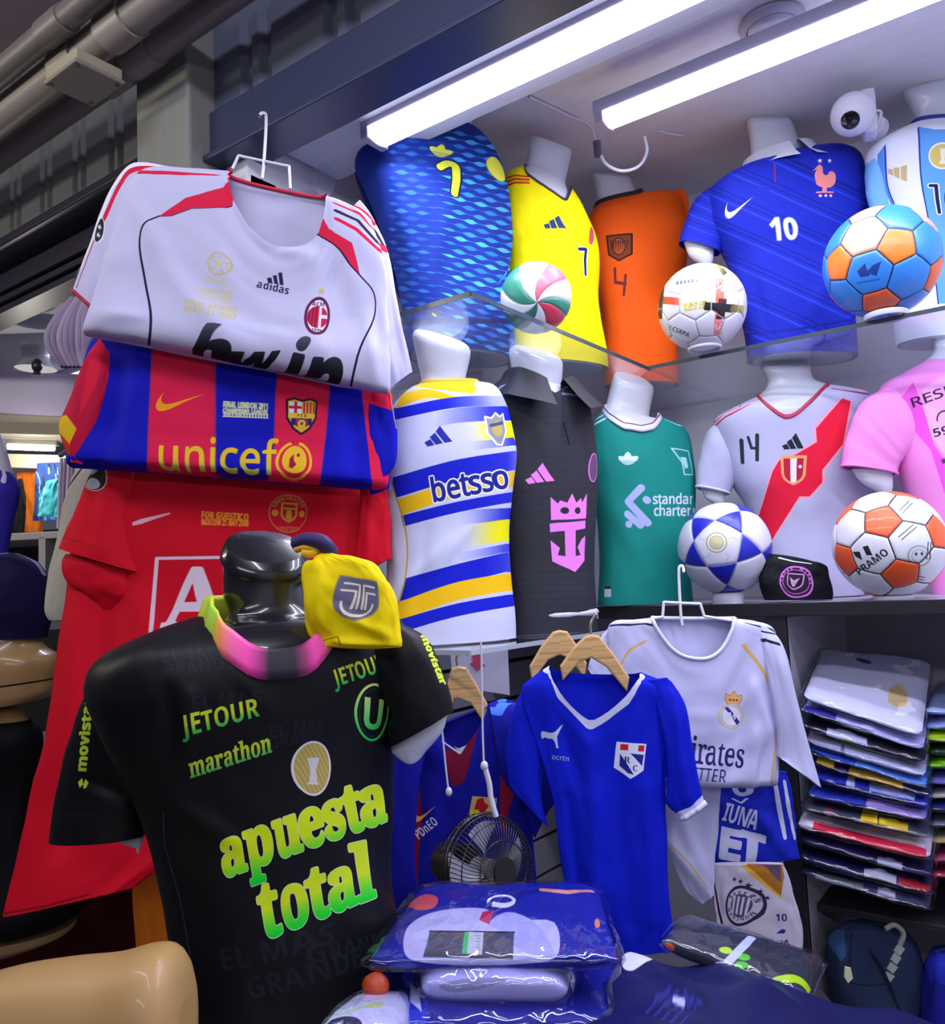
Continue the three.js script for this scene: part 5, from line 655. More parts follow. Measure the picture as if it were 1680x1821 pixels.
function ballAt(px, py, r, { D, Y, lift = 0 }) { if (!D) { const q = ray(px, py + r); D = (Y + lift - camera.position.y) / q.y * q.dot(FH); } const C = at(px, py, D), R = r / FPX * C.distanceTo(camera.position) * 0.985; return { C, R, D }; }
function ballFrame(C) { const z = camera.position.clone().sub(C).normalize(), x = V(0, 1, 0).cross(z).normalize(), y = z.clone().cross(x); return new THREE.Quaternion().setFromRotationMatrix(new THREE.Matrix4().makeBasis(x, y, z)); }
function orient(faces, from, toDir, from2, to2) { const q1 = new THREE.Quaternion().setFromUnitVectors(from, toDir); const a = from2.clone().applyQuaternion(q1); const pa = a.sub(toDir.clone().multiplyScalar(a.dot(toDir))).normalize(), pb = to2.clone().sub(toDir.clone().multiplyScalar(to2.dot(toDir))).normalize(); const ang = Math.atan2(toDir.dot(pa.clone().cross(pb)), pa.dot(pb)); const q = new THREE.Quaternion().setFromAxisAngle(toDir, ang).multiply(q1); return faces.map((f) => ({ kind: f.kind, c: f.c.clone().applyQuaternion(q), v: f.v.map((p) => p.clone().applyQuaternion(q)) })); }
const dirAt = (dx, dy) => V(dx, -dy, Math.sqrt(Math.max(0, 1 - dx * dx - dy * dy)));
function discCanvas(base, r, draw) { const c = document.createElement('canvas'); c.width = c.height = 512; const g = c.getContext('2d'); g.fillStyle = base; g.fillRect(0, 0, 512, 512); g.translate(256, 256); g.scale(256 / r, 256 / r); g.lineJoin = g.lineCap = 'round'; draw(g); return canvasTex(c); }
function ball(label, px, py, r, place, faces, matFor, seam, group) {
  const { C, R } = ballAt(px, py, r, place), t = thing('ball', label, 'ball', C, group); t.quaternion.copy(ballFrame(C));
  const core = new THREE.SphereGeometry(R - 0.0016, 40, 28); mesh('bladder', core, M(seam, 0.5), t);
  for (const f of faces) mesh('panel', panelGeo(f, R, R), matFor(f), t);
  return { t, C, R };
}
function stand(C, R, y, w = 0.045) { const t = thing('ball_stand', null, 'stand', V(C.x, y, C.z)); const h = Math.max(0.008, C.y - Math.sqrt(Math.max(0, R * R - (w * 0.9) ** 2)) - y - 0.001); mesh('ring', new THREE.LatheGeometry([[w - 0.006, 0], [w, 0], [w, h * 0.9], [w - 0.002, h], [w - 0.006, h], [w - 0.006, 0]].map((q) => new THREE.Vector2(...q)), 40), M(0xd6d6e2, 0.4), t); return t; }
const BLG = 'balls set in front of the jerseys';
const shiny = { clearcoat: 0.35, clearcoatRoughness: 0.25 };
// white ball with red, black and yellow crosses
{
  const cm = M(0xffffff, 0.4, { ...shiny, map: discCanvas('#dfe0ea', 73, (g) => {
    const bar = (x0, y0, x1, y1, w, c0, c1) => { const gr = g.createLinearGradient(x0, y0, x1, y1); gr.addColorStop(0, c0); gr.addColorStop(1, c1); g.strokeStyle = gr; g.lineWidth = w; g.lineCap = 'butt'; g.beginPath(); g.moveTo(x0, y0); g.lineTo(x1, y1); g.stroke(); };
    bar(32, -42, 22, 46, 13, '#f0542c', '#f27c84'); bar(33, -10, 27, 22, 13, '#4a1420', '#3a1520'); bar(-28, -4, 8, -4, 13, '#d9c93a', '#9a9a3a'); bar(4, -2, 48, 8, 13, '#15131c', '#1a1820'); bar(44, 6, 66, 12, 12, '#5a5426', '#c9bc4a'); bar(-70, -22, -34, -14, 12, '#a8281e', '#f0582e'); bar(-62, -44, -70, 10, 8, '#20202a', '#4a3a20'); bar(28, -70, 40, -48, 8, '#d8cf4a', '#4a4a30');
    const R = rng(3); g.fillStyle = '#dfe0ea'; for (let i = 0; i < 70; i++) { const a = R(), b = R(); g.fillRect(-26 + a * 26, -10 + b * 12, 1.6, 1.6); g.fillRect(18 + a * 16, 22 + b * 22, 1.6, 1.6); g.fillRect(26 + a * 12, -42 + b * 20, 1.4, 1.4); }
    for (let i = 0; i < 6; i++) P2(g, [[-38 + i * 6, -47], [-34 + i * 6, -48], [-34 + i * 6, -42], [-38 + i * 6, -41]], '#5a6478'); g.save(); g.rotate(0.5); txt(g, 'LCSRPA', -18, 48, 10, '#2a2c38'); g.restore(); }) });
  const F0 = polyFaces(1 / 3), hex = F0.find((f) => f.kind === 'face'), near = F0.filter((f) => f.kind === 'pent').sort((a, b) => a.c.distanceTo(hex.c) - b.c.distanceTo(hex.c))[0];
  const b = ball('white ball with red, black and yellow cross marks', 1248, 547, 73, { Y: YG, lift: 0.004 }, orient(F0, hex.c, dirAt(-0.15, -0.15), near.c, dirAt(0.2, 0.5)), () => cm, 0xa9abb8, BLG); tag(stand(b.C, b.R, YG), 'white ring under the white ball with cross marks', null, 'rings under the balls');
}
// blue ball with orange patches
{
  const F0 = polyFaces(1 / 3), hex = F0.find((f) => f.kind === 'face'), near = F0.filter((f) => f.kind === 'pent').sort((a, b) => a.c.distanceTo(hex.c) - b.c.distanceTo(hex.c))[0];
  const faces = orient(F0, hex.c, dirAt(-0.22, 0.14), near.c, dirAt(-0.1, 0.66));
  const blue = M(0xffffff, 0.42, { ...shiny, map: discCanvas('#3183dc', 87, (g) => { P2(g, [[-34, 6], [-22, -4], [-20, 8], [-12, 2], [-18, 16], [-30, 16]], '#1a3a86'); P2(g, [[-14, 2], [0, -2], [-8, 18], [-16, 14]], '#1a3a86'); P2(g, [[-36, 22], [-4, 22], [-4, 25], [-36, 25]], '#2560b0'); }) });
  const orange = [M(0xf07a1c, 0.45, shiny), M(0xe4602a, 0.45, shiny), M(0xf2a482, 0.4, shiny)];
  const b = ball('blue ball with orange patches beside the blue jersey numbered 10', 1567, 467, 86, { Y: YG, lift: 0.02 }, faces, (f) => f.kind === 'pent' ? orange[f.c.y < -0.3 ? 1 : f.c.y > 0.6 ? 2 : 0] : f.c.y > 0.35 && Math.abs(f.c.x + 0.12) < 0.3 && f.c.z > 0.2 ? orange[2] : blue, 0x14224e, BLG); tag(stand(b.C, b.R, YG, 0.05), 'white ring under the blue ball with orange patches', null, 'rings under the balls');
}
// white ball with blue star
{
  const F0 = polyFaces(1 / 2), p0 = F0[0], tri = F0.filter((f) => f.kind === 'face').sort((a, b) => a.c.distanceTo(p0.c) - b.c.distanceTo(p0.c))[0];
  const faces = orient(F0, p0.c, dirAt(-0.13, -0.1), tri.c, dirAt(-0.03, 0.65));
  const wm = M(0xffffff, 0.42, { ...shiny, map: discCanvas('#d3d6e8', 79, (g) => { ell(g, -12, -10, 16, 16, null, '#a9a24e', 2); ell(g, -12, -10, 11, 11, '#c3c094', '#8a8a5a', 1); ringText(g, '', 1, 0, 1, 1, '#000'); g.strokeStyle = '#b4b8cc'; g.lineWidth = 1.4; for (const a of [0, 72, 144, 216, 288]) { g.save(); g.translate(-11, -9); g.rotate(a * DEG); g.beginPath(); g.moveTo(0, -20); g.lineTo(0, -28); g.lineTo(8, -32); g.stroke(); g.restore(); } }) }), bm = M(0x1620b4, 0.4, shiny);
  const b = ball('white ball with blue triangles forming a star', 1288, 975, 79, { D: 2.2 }, faces, (f) => f.kind === 'pent' ? wm : bm, 0x9fa3ba, BLG); tag(stand(b.C, b.R, YL, 0.04), 'white ring under the ball with the blue star', null, 'rings under the balls');
}
// white ball with orange patches
{
  const F0 = polyFaces(1 / 3), hex = F0.find((f) => f.kind === 'face'), near = F0.filter((f) => f.kind === 'pent').sort((a, b) => a.c.distanceTo(hex.c) - b.c.distanceTo(hex.c))[0];
  const faces = orient(F0, hex.c, dirAt(-0.3, 0.16), near.c, dirAt(-0.08, -0.46));
  const wm = M(0xffffff, 0.42, { ...shiny, map: discCanvas('#d9dce4', 86, (g) => { g.save(); g.translate(-38, 6); g.rotate(-0.2); P2(g, [[-14, 0], [-4, 2], [-4, 16], [-12, 8]], '#17181e'); P2(g, [[2, -4], [10, -4], [12, 12], [4, 10]], '#17181e'); g.restore(); g.save(); g.translate(-26, 26); g.rotate(-0.62); txt(g, 'PRAMO', 0, 0, 16, '#1c1e26'); g.restore(); ell(g, 40, 20, 15, 15, null, '#a7aab4', 3); ell(g, 40, 20, 10, 10, '#cfd2dc', '#8f929c', 1); ell(g, 36, 17, 1.8, 2.6, '#3a3c46'); ell(g, 44, 17, 1.8, 2.6, '#3a3c46'); g.strokeStyle = '#2a2c36'; g.lineWidth = 1.3; const lines = [[18, -50, 34, -66], [22, -46, 38, -62], [14, -10, 36, -28], [18, -6, 40, -24], [54, 0, 50, 26], [58, 0, 54, 26], [22, 46, 46, 54], [20, 50, 44, 58], [-76, 10, -62, 20], [-78, 14, -64, 24], [-70, 42, -54, 36]]; for (const [a, b, c, d] of lines) { g.beginPath(); g.moveTo(a, b); g.lineTo(c, d); g.stroke(); } }) });
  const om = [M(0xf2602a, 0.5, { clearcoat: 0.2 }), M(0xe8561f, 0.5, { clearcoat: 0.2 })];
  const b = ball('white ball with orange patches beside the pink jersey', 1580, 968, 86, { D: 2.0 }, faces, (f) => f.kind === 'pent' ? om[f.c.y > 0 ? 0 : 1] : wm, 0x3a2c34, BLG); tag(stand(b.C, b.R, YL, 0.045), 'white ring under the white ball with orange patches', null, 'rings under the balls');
}
// swirl ball
{
  const { C, R } = ballAt(953, 530, 62, { Y: YG, lift: 0.003 }), t = thing('ball', 'green, white and pink swirl ball on the glass shelf', 'ball', C, BLG);
  t.quaternion.copy(ballFrame(C)); mesh('bladder', new THREE.SphereGeometry(R - 0.0014, 36, 24), M(0x8a9a94, 0.5), t);
  const wc = M(0xffffff, 0.45, { ...shiny, map: discCanvas('#dfe3ea', 62, (g) => { ell(g, 38, -36, 7, 7, null, '#4a8a86', 2); txt(g, 'e', 38, -36, 9, '#4a8a86'); txt(g, 'mo', 52, -34, 8, '#4a8a86'); }) });
  const gr = M(0x2f8f72, 0.5, shiny), pk = M(0xe46a82, 0.5, shiny), rd = M(0xd83a5a, 0.5, shiny), gd = M(0x1f7058, 0.5, shiny);
  const q0 = new THREE.Quaternion().setFromUnitVectors(V(0, 0, 1), dirAt(0.02, 0.12));
  const secs = [[8, 48, pk], [48, 88, wc], [88, 112, gr], [112, 160, rd], [160, 200, wc], [200, 240, gd], [240, 275, wc], [275, 322, gr], [322, 368, wc]];
  for (const [a0, a1, m] of secs) {
    const pos = [], uv = [], idx = [], nu = 8, nv = 28;
    for (let j = 0; j <= nv; j++) for (let i = 0; i <= nu; i++) { const th = Math.PI * (0.004 + 0.992 * j / nv), tw = 40 * Math.sin(th) - 20, e = (i === 0 || i === nu) ? 1 : 0, a = (lerp(a0 + 0.6, a1 - 0.6, i / nu) + 18 + tw - 40 * 0.6) * DEG; const d = V(Math.sin(th) * Math.sin(a), Math.sin(th) * Math.cos(a), Math.cos(th)).applyQuaternion(q0).multiplyScalar(R - e * 0.0018); pos.push(d.x, d.y, d.z); uv.push(d.x / R / 2 + 0.5, d.y / R / 2 + 0.5); }
    for (let j = 0; j < nv; j++) for (let i = 0; i < nu; i++) { const a = j * (nu + 1) + i, b = a + 1, c = a + nu + 1, d = c + 1; idx.push(a, c, b, b, c, d); }
    const g = new THREE.BufferGeometry(); g.setAttribute('position', new THREE.Float32BufferAttribute(pos, 3)); g.setAttribute('uv', new THREE.Float32BufferAttribute(uv, 2)); g.setIndex(idx); g.computeVertexNormals(); mesh('panel', g, m, t);
  }
}
// folded black garment with round pink crest on the board
dress({ D: 2.13, k: 0.4, p: 2.6, base: '#15161c', name: 'folded_jersey', cat: 'jersey', label: 'folded black jersey with round pink crest on the display board', size: 512, sleeveColor: '#15161c',
  rows: [[[1368, 984], [1440, 998]], [[1356, 1004], [1466, 1006]], [[1349, 1036], [1478, 1038]], [[1362, 1066], [1478, 1066]]], opt: { capTop: 0.003, capBot: -0.002 }, wr: [0.005, 1.2, 3, 101], nt: 40,
  draw: (k) => { k.on(1411, 1034, 6, (g) => { ell(g, 0, 0, 33, 32, '#d06ad0'); ell(g, 0, 0, 29, 28, '#2a1c30'); ell(g, 0, 0, 24, 23, null, '#c46ac8', 1.5); shieldPath(g, 13, 15); g.strokeStyle = '#c9a0cc'; g.lineWidth = 2; g.stroke(); P2(g, [[-8, -8], [0, -2], [8, -8], [5, 4], [2, 10], [-2, 10], [-5, 4]], '#c9a0cc'); ringText(g, 'INTER MIAMI', 26.5, -100, 100, 7, '#d89adc'); }); k.line([[1386, 992], [1410, 998], [1440, 1002]], '#cfd2dc', 7); } });
// ---------- cabinet, stacks, bags, fan, table ----------
// a soft folded pad: corners back-left, back-right, front-right, front-left as [px, py, depth]; h thick
function pad(O, c, h, o = {}) {
  const [A, B, C, D] = c.map((q) => at(q[0], q[1], q[2]).sub(O)), ns = o.ns ?? 40, nt = o.nt ?? 44, p = o.p ?? 4, P = [], uv = [], idx = [], sd = o.seed ?? 1, amp = o.amp ?? 0.003, fr = o.fr ?? 14, grow = o.grow ?? 0;
  for (let j = 0; j <= nt; j++) for (let i = 0; i <= ns; i++) {
    const u = i / ns, q = j / nt, th = Math.PI - 2 * Math.PI * q, cs = Math.cos(th), sn = Math.sin(th);
    const e = Math.abs(2 * u - 1), end = Math.pow(Math.max(0, 1 - e ** (o.pe ?? 9)), 0.5);
    let f = 0.5 + 0.5 * Math.sign(cs) * Math.abs(cs) ** (2 / p) * (0.9 + 0.1 * end), g = 0.5 + 0.5 * Math.sign(sn) * Math.abs(sn) ** (2 / p) * Math.max(end, 0.02);
    f = (f - 0.5) * (1 + 2 * grow) + 0.5; const uu = (u - 0.5) * (1 + 2 * grow) + 0.5;
    const top = A.clone().lerp(B, uu), bot = D.clone().lerp(C, uu), x = top.lerp(bot, f);
    const dome = 1 + (o.dome ?? 0.35) * (1 - e * e) * (1 - (2 * f - 1) ** 2);
    x.y += (g - 0.5) * h * dome + h / 2; 
    const s = o.sharp ? (1 - 2 * Math.abs(N3(x.x * fr + sd, x.y * fr, x.z * fr))) * 0.7 + (1 - 2 * Math.abs(N3(x.x * fr * 2.3 + sd, x.y * fr * 2.3 + 3, x.z * fr * 2.3))) * 0.4 + (1 - 2 * Math.abs(N3(x.x * fr * 5 + sd, x.y * fr * 5 + 7, x.z * fr * 5))) * 0.22 - 0.6 : N3(x.x * fr + sd, x.y * fr * 1.5, x.z * fr) + 0.5 * N3(x.x * fr * 2.2 + sd, x.y * fr * 2, x.z * fr * 2.2);
    const sag = (o.sag ?? 0) * N3(u * 2.2 + sd, q * 2, sd * 1.7);
    x.y += amp * s * (sn > -0.3 ? 1 : 0.2) + sag; x.addScaledVector(BK, amp * 0.8 * s * Math.max(0, cs)); P.push(x); uv.push(u, 1 - q);
  }
  for (let j = 0; j < nt; j++) for (let i = 0; i < ns; i++) { const a = j * (ns + 1) + i, b = a + 1, cc = a + ns + 1, d = cc + 1; idx.push(a, cc, b, b, cc, d); }
  const g = new THREE.BufferGeometry(); g.setAttribute('position', new THREE.Float32BufferAttribute(P.flatMap((x) => [x.x, x.y, x.z]), 3)); g.setAttribute('uv', new THREE.Float32BufferAttribute(uv, 2)); g.setIndex(idx); g.computeVertexNormals();
  return { geo: g, O, P, pix: P.map((x) => proj(x.clone().add(O))), ns, nt, uv };
}
const film = new THREE.MeshPhysicalMaterial({ color: 0xf4f6ff, roughness: 0.07, transmission: 1, thickness: 0, ior: 1.6, specularIntensity: 1, side: THREE.DoubleSide });
function bag(o) {
  const O = at((o.c[3][0] + o.c[2][0]) / 2, (o.c[3][1] + o.c[2][1]) / 2, (o.c[3][2] + o.c[2][2]) / 2), t = thing('bagged_jersey', o.label, 'bagged jersey', O, o.group);
  const L = pad(O, o.c, o.h, { seed: o.seed, amp: 0.0025, fr: 12, ...o.pad }), k = new Skin(L, o.size ?? 128, o.base, o.w ?? 256); 
  if (o.bands) o.bands.forEach(([u0, u1, a0, a1, col]) => { const v0 = a0 > 0.4 ? 0.5 + (a0 - 0.5) * 2.6 : a0, v1 = a0 > 0.4 ? 0.5 + (a1 - 0.5) * 2.6 : a1; k.g.fillStyle = col; k.g.beginPath(); k.g.ellipse((u0 + u1) / 2 * k.w, (v0 + v1) / 2 * k.n, (u1 - u0) / 2 * k.w, (v1 - v0) / 2 * k.n, 0.02, 0, 7); k.g.rect(u0 * k.w + 2, v0 * k.n + 2, Math.max(0, (u1 - u0) * k.w - 4), Math.max(0, (v1 - v0) * k.n - 4)); k.g.fill(); });
  o.draw?.(k);
  mesh('folded_jersey', L.geo, k.mat({ roughness: 0.5 }), t);
  if (o.film !== false) mesh('plastic_bag', pad(O, o.c, o.h + 0.006, { seed: o.seed + 9, amp: o.famp ?? 0.005, fr: o.ffr ?? 22, sharp: true, grow: o.grow ?? 0.02, ns: o.fn ?? 56, nt: o.fn ?? 56, ...o.pad, ...o.fpad }).geo.translate(0, -0.003, 0), film, t);
  o.after?.(t, L, O, k);
  return t;
}
{
  // cabinet to the right, under the board
  const O = V(-0.645, 0, -2.76), t = thing('shelf_cabinet', 'white open shelf cabinet holding the stacks of bagged jerseys', 'cabinet', O), wm = M(0xa9a8b2, 0.5, { map: wallTone }), dk = M(0x1c1a22, 0.5);
  mesh('side_panel', box(0, 0.02, 0, 1.49, 0, 0.62, 0.003), wm, t); mesh('front_strip', box(-0.028, 0.0205, 0, 1.49, 0.621, 0.64, 0.003), dk, t, 'dark front strip');
  mesh('back_panel', box(0.02, 2.9, 0, 1.49, 0.02, 0.04, 0), wm, t); mesh('shelf_board', box(0.021, 2.9, 0.772, 0.79, 0.04, 0.56, 0.003), M(0x2c2b32, 0.5), t); mesh('shelf_board', box(0.021, 2.9, 0.34, 0.36, 0.04, 0.62, 0.003), M(0x33323a, 0.5), t);
}
{
  // wall boards under the side shelf
  const w = new THREE.Group(); w.name = 'wall_boards'; w.position.set(XW, 0, -1.36); w.userData.kind = 'structure'; scene.add(w);
  const m = M(0xa3a3b0, 0.5, { map: wallTone });
  mesh('groove_backing', box(0.0, 0.004, 0.2, 1.47, -1.36, 0, 0), M(0x14131a, 0.7), w);
  for (let i = 0; i < 10; i++) mesh('panel', box(0.005, 0.022, 1.352 - i * 0.122, 1.462 - i * 0.122, -1.36, 0, 0.003), m, w);
  const q = at(846, 1175, 1.86), t = thing('price_card', 'white card with a pink red arrow hanging under the hooped jersey', 'card', q);
  mesh('card', slab(q, [[800, 1150], [902, 1146], [906, 1236], [842, 1226], [806, 1220]], 1.86, 0.003, 0.0005), M(0xb9b6c8, 0.5), t);
  mesh('arrow', slab(q, [[838, 1150], [853, 1149], [855, 1180], [862, 1182], [848, 1193], [836, 1180], [841, 1178]], 1.858, 0.002, 0.0004), M(0xb5365c, 0.5), t);
}
// stack of bagged jerseys in the cabinet
const SG = 'bagged jerseys piled in the left cabinet stack', SG2 = 'bagged jerseys piled in the right cabinet stack';
{
  const rows = [
    [1428, 1232, 1640, 1300, 26, '#c9c8d8', [[0.36, 0.5, 0.16, 0.19, '#3a2a5a'], [0.7, 0.86, 0.25, 0.34, '#cbb27a']], 'white bagged jersey on top of the left cabinet stack'],
    [1426, 1258, 1642, 1326, 16, '#b6b2d8', [[0, 0.3, 0.45, 0.7, '#3a389a']], 'lavender bagged jersey directly below the top white one in the left stack'],
    [1428, 1284, 1645, 1350, 24, '#1c1a26', [[0.2, 0.55, 0.46, 0.54, '#cfcfdc'], [0.3, 0.5, 0.5, 0.56, '#b8ac5a']], 'black bagged jersey with white script, third from top of the left stack'],
    [1434, 1312, 1645, 1376, 22, '#b9b8cc', [[0.3, 0.34, 0.4, 0.7, '#6a6a8a']], 'pale grey bagged jersey under the black one with white script'],
    [1440, 1332, 1648, 1396, 16, '#2a52c0', [[0.4, 1, 0.45, 0.55, '#6a9ae0'], [0, 0.4, 0.56, 0.62, '#2a6a8a']], 'bright blue bagged jersey under the pale grey one'],
    [1446, 1352, 1650, 1410, 18, '#1c1a44', [[0.02, 0.2, 0.44, 0.6, '#e0b82a'], [0.32, 0.8, 0.45, 0.58, '#e0b01e']], 'navy bagged jersey with yellow patches'],
    [1446, 1378, 1650, 1428, 22, '#242a9a', [[0.3, 0.38, 0.44, 0.55, '#b4b6d4'], [0.5, 0.9, 0.44, 0.5, '#9aa2d0']], 'royal blue bagged jersey under the navy and yellow one'],
    [1436, 1408, 1648, 1452, 20, '#2c3a9c', [[0.5, 1, 0.45, 0.6, '#9a84b8']], 'blue and mauve bagged jersey in mid stack'],
    [1426, 1432, 1650, 1482, 22, '#3a3c48', [[0.48, 0.62, 0.42, 0.6, '#e6c21e'], [0.62, 0.86, 0.46, 0.6, '#d9b81c'], [0.2, 0.26, 0.46, 0.52, '#7a2a4a']], 'dark grey bagged jersey with yellow band'],
    [1418, 1462, 1654, 1520, 26, '#d0c6d0', [[0.12, 0.98, 0.46, 0.56, '#d8243e']], 'white and red bagged jersey'],
    [1424, 1490, 1656, 1552, 24, '#1f2048', [[0.6, 0.8, 0.46, 0.58, '#a6a8b8']], 'navy bagged jersey with pale patch under the white and red one'],
    [1422, 1518, 1656, 1584, 26, '#23214a', [[0.5, 0.76, 0.46, 0.6, '#b4b4b8'], [0.76, 1, 0.46, 0.62, '#a4202a']], 'navy, white and red bagged jersey near the stack bottom'],
    [1428, 1546, 1654, 1612, 22, '#3c3c58', [[0.1, 0.5, 0.46, 0.54, '#7a7f7a'], [0.6, 0.75, 0.46, 0.56, '#a9a9bc']], 'dark clear bagged jersey at the bottom of the left stack'],
  ];
  let k = 0;
  for (const [x0, y0, x1, y1, th, base, bands, label] of rows) { k++; const D0 = 2.03, D1 = 1.9, h = th / FPX * 1.95 * 0.84; bag({ c: [[x0 + 34, y0 - 66 + (k > 1 ? 14 : 0), D0 + 0.28], [x1 + 16, y1 - 112 + (k > 1 ? 24 : 0), D1 + 0.28], [x1, y1 + th * 0.7, D1], [x0, y0 + th * 0.7, D0]], h, base, bands, label, group: SG, seed: k * 3.7, famp: 0.010, ffr: 24, fn: 64, grow: 0.03, pad: { dome: 0.12, p: 2.8, amp: 0.004, sag: 0.006 } }); }
  const r2 = [['#a9bce0', 1262, 'pale blue bagged jersey with purple emblem topping the right stack', [[0.25, 0.5, 0.2, 0.32, '#5a2ab4']]], ['#8fa4d8', 1286, 'sky blue bagged jersey, second in the right stack', []], ['#b4dc1e', 1310, 'lime bagged jersey high in the right stack', []], ['#12301c', 1332, 'dark green bagged jersey in the right stack', []], ['#7fd01e', 1358, 'green lime bagged jersey under the dark green one', [[0, 1, 0.54, 0.62, '#8a90c8']]], ['#7a74c8', 1384, 'lavender blue bagged jersey in the right stack', []], ['#b9b8a8', 1410, 'cream bagged jersey in the right stack', []], ['#262a78', 1434, 'deep blue bagged jersey in the right stack', []], ['#8a8c98', 1460, 'grey bagged jersey in the right stack', []], ['#c9b894', 1490, 'tan bagged jersey with yellow patch in the right stack', [[0.1, 0.6, 0.48, 0.6, '#e0b01e']]], ['#c84a7a', 1524, 'pink red bagged jersey low in the right stack', []], ['#d0405a', 1552, 'red bagged jersey at the bottom of the right stack', []]];
  r2.forEach(([base, y, label, bands], i) => bag({ c: [[1668, y - 40, 2.25], [1850, y - 30, 2.2], [1846, y + 16, 1.92], [1644, y + 14, 1.98]], h: 0.02, base, bands, label, group: SG2, seed: 50 + i * 2.3, famp: 0.006, fn: 50, pad: { dome: 0.12, p: 2.8, amp: 0.004, sag: 0.005 } }));
}
// backpacks in the lower compartment
function packBag(label, base, rows, D, draw, parts) {
  const m = at((rows[rows.length - 1][0][0] + rows[rows.length - 1][1][0]) / 2, rows[rows.length - 1][0][1], D), O = m, t = thing('backpack', label, 'backpack', O);
  const L = loft(O, D, rows, { k: 0.5, p: 3, wr: [0.006, 1.2, 3, 7], capTop: 0.01, capBot: 0, ns: 64, nt: 44 }), k = new Skin(L, 512, base); draw(k); mesh('pack_body', L.geo, k.mat({ roughness: 0.7 }), t); parts?.(t, O); return t;
}
packBag('dark blue grey backpack with four pale stripes in the lower compartment', '#26324e', [[[1496, 1648], [1590, 1640]], [[1474, 1680], [1622, 1668]], [[1474, 1730], [1634, 1720]], [[1486, 1800], [1632, 1790]], [[1490, 1900], [1622, 1900]]], 2.08, (k) => {
  for (let i = 0; i < 4; i++) k.poly([[1597 - i * 7, 1676 + i * 17], [1609 - i * 6, 1688 + i * 16], [1600 - i * 6, 1700 + i * 16], [1588 - i * 6, 1690 + i * 16]], '#a6b0a8'); k.poly([[1470, 1660], [1500, 1650], [1504, 1700], [1496, 1710], [1472, 1680]], '#35527e'); k.line([[1510, 1748], [1545, 1753], [1575, 1750]], '#141a2c', 3); k.line([[1545, 1690], [1570, 1730], [1596, 1790], [1606, 1810]], '#131a2e', 4, true); k.line([[1514, 1660], [1510, 1720]], '#1a2440', 6); },
  (t, O) => { const p = (x, y, d = 0) => at(x, y, 1.985 - d).sub(O); mesh('zip_puller', slab(O, [[1503, 1720], [1512, 1722], [1516, 1740], [1508, 1748], [1502, 1738]], 1.96, 0.004, 0.001), M(0xc9c6a8, 0.5), t); mesh('carry_loop', tube([[1574, 1652], [1590, 1645], [1606, 1660], [1600, 1680]].map(([x, y]) => p(x, y)), 0.006, 30, 8), M(0x8f8f84, 0.6), t); });
packBag('bright blue bag at the edge of the lower compartment', '#1e2390', [[[1662, 1690], [1760, 1690]], [[1648, 1720], [1780, 1720]], [[1644, 1780], [1780, 1780]], [[1640, 1900], [1780, 1900]]], 2.02, (k) => { k.poly([[1640, 1690], [1700, 1690], [1700, 1760], [1650, 1740]], '#2a30b8'); k.poly([[1664, 1650], [1690, 1650], [1690, 1694], [1660, 1692]], '#6a6a70'); });
// table
{
  const A = onY(560, 1700, 0.98), t = thing('display_table', 'low dark table under the navy cloth and bagged jerseys', 'table', V(-0.78, 0, -1.18)), m = M(0x2a2830, 0.5);
  const tt = mesh('table_top', box(-0.42, 0.6, 0.72, 0.75, -0.5, 0.3, 0.005), m, t); tt.rotation.y = 36.3 * DEG;
  for (const [x, z] of [[-0.38, -0.46], [0.5, -0.46], [-0.38, 0.26], [0.5, 0.26]]) { const l = mesh('leg', box(x - 0.02, x + 0.02, 0, 0.718, z - 0.02, z + 0.02, 0.004), m, t); l.rotation.y = 36.3 * DEG; }
}
// navy cloth over the table
{
  const c = [[1085, 1704, 1.42], [1700, 1850, 1.42], [1800, 2010, 1.0], [1020, 1900, 0.98]], O = at(1350, 1850, 1.2), t = thing('navy_jacket', 'navy shiny jacket spread over the table front', 'jacket', O);
  const L = pad(O, c, 0.03, { seed: 3, amp: 0.024, fr: 6.5, ns: 100, nt: 100, dome: 0.1, sag: 0.012 }), k = new Skin(L, 512, '#14184a'); const R = rng(12);
  for (let i = 0; i < 5; i++) k.line([[1150 + i * 14, 1800 + i * 6], [1190 + i * 14, 1760 + i * 6]], '#262c74', 10); k.line([[1197, 1777], [1216, 1784]], '#aab0d8', 4); k.line([[1230, 1740], [1280, 1821]], '#10133c', 4); k.line([[1120, 1700], [1180, 1700], [1120, 1690]], '#c9ccd8', 8);
  mesh('cloth', L.geo, k.mat({ roughness: 0.4, sheen: 0.4 }), t);
}
